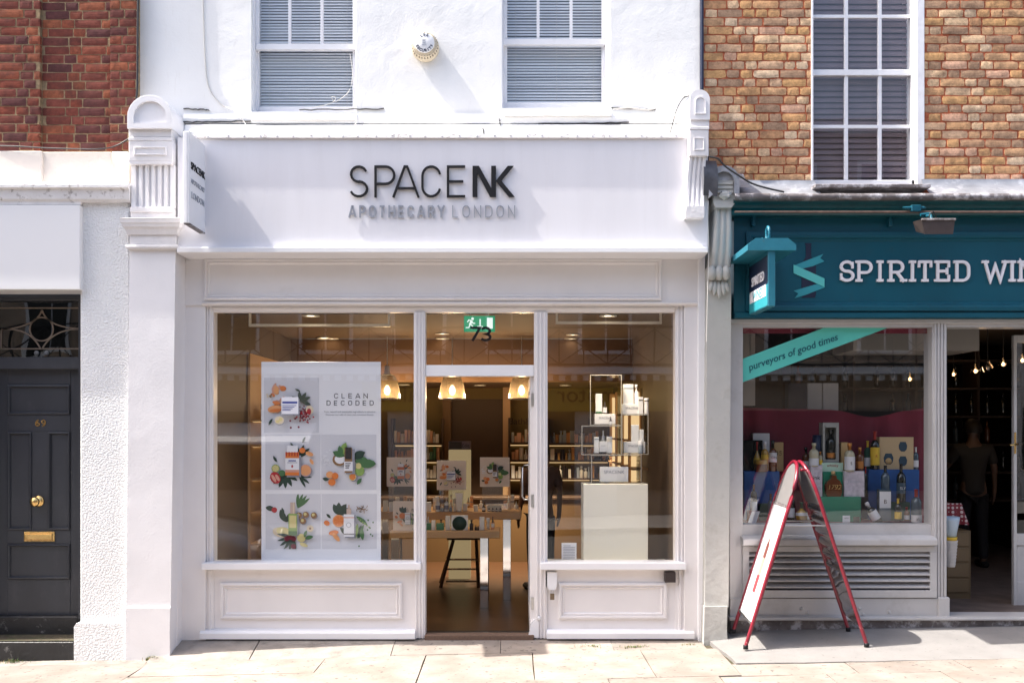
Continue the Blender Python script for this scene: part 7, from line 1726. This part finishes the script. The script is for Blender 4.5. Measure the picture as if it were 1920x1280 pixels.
def onb(side, z, y):
    xf = 1.905 if side < 0 else 2.906; xt = 2.375 if side < 0 else 2.415; zf_ = rz_(xf,y); v = (z-zf_)/(1.572-zf_); return (xf+(xt-xf)*v, y, z)
for y in (-.64, -.23): part('spreader_bar', MB().tube([onb(-1,1.055,y), onb(1,1.055,y)], .006, 6), M['steel'], ab)
for y in (-.62,-.25): part('hinge', MB().box(2.372,2.418,y-.02,y+.02,1.50,1.52,0,.004), M['redp'], ab)

# ================================================================== weeds
mw_ = mat('dry green weed', (.09,.16,.03), .8, var=.4, vs=60); my_ = mat('straw weed', (.34,.27,.11), .8)
def weed(label, px, py, n, h, sp, seed):
    y = -.42 if px < 1000 else -.30
    for it in range(8):
        d_ = (HC-gz((px-960)/F*(D+y)))/((py-800)/F); y = d_-D
    x = (px-960)/F*(D+y); y = min(y, -.15); r = random.Random(seed); mb = MB()
    for i in range(n):
        bx_, by_ = x+r.gauss(0,sp), y+r.gauss(0,sp*.35); a = r.uniform(0,6.28); ln = h*r.uniform(.5,1.1); lean = r.uniform(.2,.9); w = r.uniform(.0015,.003); z = gz(bx_)-.004
        d = Vector((math.cos(a),math.sin(a),0)); s_ = Vector((-math.sin(a),math.cos(a),0))*w; p0 = Vector((bx_,by_,z)); p1 = p0+d*ln*lean*.4+Vector((0,0,ln*.6)); p2 = p0+d*ln*lean+Vector((0,0,ln*(1-lean*.35)))
        mb.add([p0-s_,p0+s_,p1+s_*.8,p1-s_*.8,p2],[(0,1,2,3),(3,2,4)], 0 if r.random() < .65 else 1)
    tag(obj('weed_tuft', mb, [mw_, my_], origin=(x,y,gz(x))), label, 'weed', 'weeds in the paving joints')
weed('spiky weed tuft under the middle of the poster window', 598, 1216, 90, .09, .025, 1); weed('wide low weed tuft near the white pier under the poster window', 437, 1224, 110, .06, .045, 2); weed('small weed tuft at the foot of the white pier', 283, 1236, 70, .045, .03, 3)
weed('yellowing weeds under the panelled riser of the plinth window', 1105, 1212, 90, .03, .06, 4); weed('flat weed patch near the end of the plinth window riser', 1188, 1213, 90, .03, .05, 5); weed('sparse weeds beside the black doorstep', 22, 1241, 60, .04, .05, 6); weed('thin mossy weeds beside the shop threshold', 1010, 1214, 70, .02, .08, 7); weed('tiny weed at the corner of the pale kerb stones', 1290, 1208, 30, .025, .03, 8)

# ================================================================== across the road (seen only in the glass)
ob = thing('opposite_building', 'tan brick terrace across the road with balcony railing over its shops', 'building', (0, -13, gz(0)))
mtan = mat('tan brick', (.46,.36,.27), .85, var=.2, vs=3); mdk = mat('dark shop glass', (.02,.02,.022), .15)
mb = MB(); mb.box(-11,11,-18,-12.6,-.3,8.2); part('wall', mb, mtan, ob)
part('parapet', MB().box(-11.1,11.1,-18,-12.5,8.2,8.5), M['sillw'], ob); part('band', MB().box(-11,11,-12.6,-12.1,2.98,3.12), M['sillw'], ob)
for x in range(-10, 11, 2):
    for z in (3.5, 5.9):
        fr_ = part('window', MB().mould(x-.5,z,x+.5,z+1.6,-12.58,[(0,0),(0,.06),(.08,.06),(.08,.01)]) if False else MB().box(x-.58,x+.58,-12.59,-12.55,z-.08,z+1.68), M['sillw'], ob); part('pane', MB().box(x-.5,x-.02,-12.549,-12.54,z,z+1.6).box(x+.02,x+.5,-12.549,-12.54,z,z+1.6), mdk, fr_)
mb = MB(); zr0, zr1 = 3.13, 3.95
for x in range(-22, 23):
    xx = x*.5; mb.box(xx-.014,xx+.014,-12.12,-12.09,zr0,zr1)
    if x % 2 == 0 and x < 22:
        mb.tube([(xx,-12.1,zr0+.05),(xx+1.0,-12.1,zr1-.05)],.013,5); mb.tube([(xx,-12.1,zr1-.05),(xx+1.0,-12.1,zr0+.05)],.013,5)
for z in (zr0+.04, zr1): mb.box(-11,11,-12.13,-12.08,z-.02,z+.02)
part('railing', mb, M['cableb'], ob)
part('dentil', (lambda m_: ([m_.box(-11+i*.25,-10.88+i*.25,-12.3,-12.2,2.85,2.96) for i in range(88)], m_)[1])(MB()), M['sillw'], ob)
part('shop_glass', MB().box(-11,11,-12.59,-12.54,.5,2.2), mdk, ob); fy = part('fascia', MB().box(-3.2,3.4,-12.59,-12.45,2.2,2.84), mat('yellow fascia', (.42,.30,.03), .5), ob)
part('awning', MB().prism([(-12.5,1.95),(-11.7,1.55),(-11.7,1.50),(-12.5,1.80)],'x',-9,-4.2), M['white'], ob)
def far_text(s_, x, z, size): put_text(s_, size, M['wg_dark'], 'letters', ob, (x, -12.44, z), (rad(90),0,rad(180)), extrude=.004)
far_text('specialist', -1.9, 2.40, .5); far_text('motor', 1.6, 2.40, .5)
for i, x in enumerate((-2.2, 1.8)): part('shop_door', MB().box(x-.45,x+.45,-12.6,-12.53,-.1,2.19), M['greyp'], ob)
# neighbours along the street so that the glass never shows an empty horizon
for lab, a, b2, hh, m_ in (('plain white rendered house across the road beyond the tan terrace', 11.2, 22, 7.2, M['cream']), ('plain red brick house across the road before the tan terrace', -22, -11.2, 7.6, mat('red terrace', (.25,.10,.07), .85, var=.2, vs=3))):
    t = thing('opposite_house', lab, 'house', ((a+b2)/2, -13, 0)); part('wall', MB().box(a,b2,-18,-12.7,-.6,hh), m_, t)
    for x in range(int(a)+1, int(b2), 2):
        for z in (.9, 3.5, 5.4): part('window', MB().box(x-.4,x+.4,-12.69,-12.66,z,z+1.4), mdk, t)
# silver car parked by the kerb, off to the side
car = thing('parked_car', 'silver hatchback parked at the kerb outside the red brick house', 'car', (-5.1, -4.0, -.16))
msv = mat('silver car paint', (.42,.43,.45), .25, metal=.6, coat=1.0); zc0 = gz(-5)-.125
def S_(x, y0, y1, zs): return [(x, y0, zc0+z) for z in zs]
prof = [(-7.15,.35,.80),(-7.05,.30,.95),(-6.6,.28,1.05),(-5.6,.28,1.02),(-4.4,.28,1.0),(-3.8,.28,.92),(-3.3,.28,.80),(-3.12,.32,.66),(-3.08,.38,.5)]
mb = MB(); rows = []
for i, (x, zb, zt) in enumerate(prof):
    e = abs((x+5.1)/2.05); w = .88*(1-.12*e**4)
    rows.append([(x,-4.0-w,zc0+zb),(x,-4.0-w*1.02,zc0+(zb+zt)/2),(x,-4.0-w*.97,zc0+zt-.08),(x,-4.0-w*.8,zc0+zt),(x,-4.0,zc0+zt+.03),(x,-4.0+w*.8,zc0+zt),(x,-4.0+w*.97,zc0+zt-.08),(x,-4.0+w*1.02,zc0+(zb+zt)/2),(x,-4.0+w,zc0+zb)])
n = 9; mb.add([p for r_ in rows for p in r_], [(k*n+i,k*n+i+1,(k+1)*n+i+1,(k+1)*n+i) for k in range(len(rows)-1) for i in range(n-1)]+[tuple(range(n)), tuple((len(rows)-1)*n+i for i in range(n-1,-1,-1))], 0, True); part('body', mb, msv, car)
mb = MB(); rows = []
for (x, w, zt) in ((-7.0,.72,1.0),(-6.7,.66,1.40),(-6.2,.62,1.47),(-5.4,.62,1.47),(-4.9,.64,1.38),(-4.15,.76,1.0)):
    rows.append([(x,-4.0-w*1.15,zc0+.98),(x,-4.0-w,zc0+zt),(x,-4.0,zc0+zt+.02),(x,-4.0+w,zc0+zt),(x,-4.0+w*1.15,zc0+.98)])
mb.add([p for r_ in rows for p in r_], [(k*5+i,k*5+i+1,(k+1)*5+i+1,(k+1)*5+i) for k in range(5) for i in range(4)], 0, False); part('cabin_glass', mb, mdk, car)
part('roof', MB().box(-6.3,-5.3,-4.62,-3.38,zc0+1.47,zc0+1.50,0,.02), msv, car)
for x in (-6.4, -3.95):
    for sy in (-.86, .86):
        wv = part('wheel', MB().lathe([(.2,-.09),(.31,-.09),(.33,-.05),(.33,.05),(.31,.09),(.2,.09)], (x,-4.0+sy*.95,zc0+.33), 24, axis='y'), M['black'], car); part('rim', MB().lathe([(0,-.08),(.2,-.085),(.2,.085),(0,.08)], (x,-4.0+sy*.95,zc0+.33), 16, axis='y'), M['steel'], wv)
for sy in (-.6,.6): part('headlight', MB().lathe([(0,0),(.10,.02),(.10,.05),(0,.06)], (-3.12,-4.0+sy,zc0+.66), 14, axis='x'), M['white'], car)
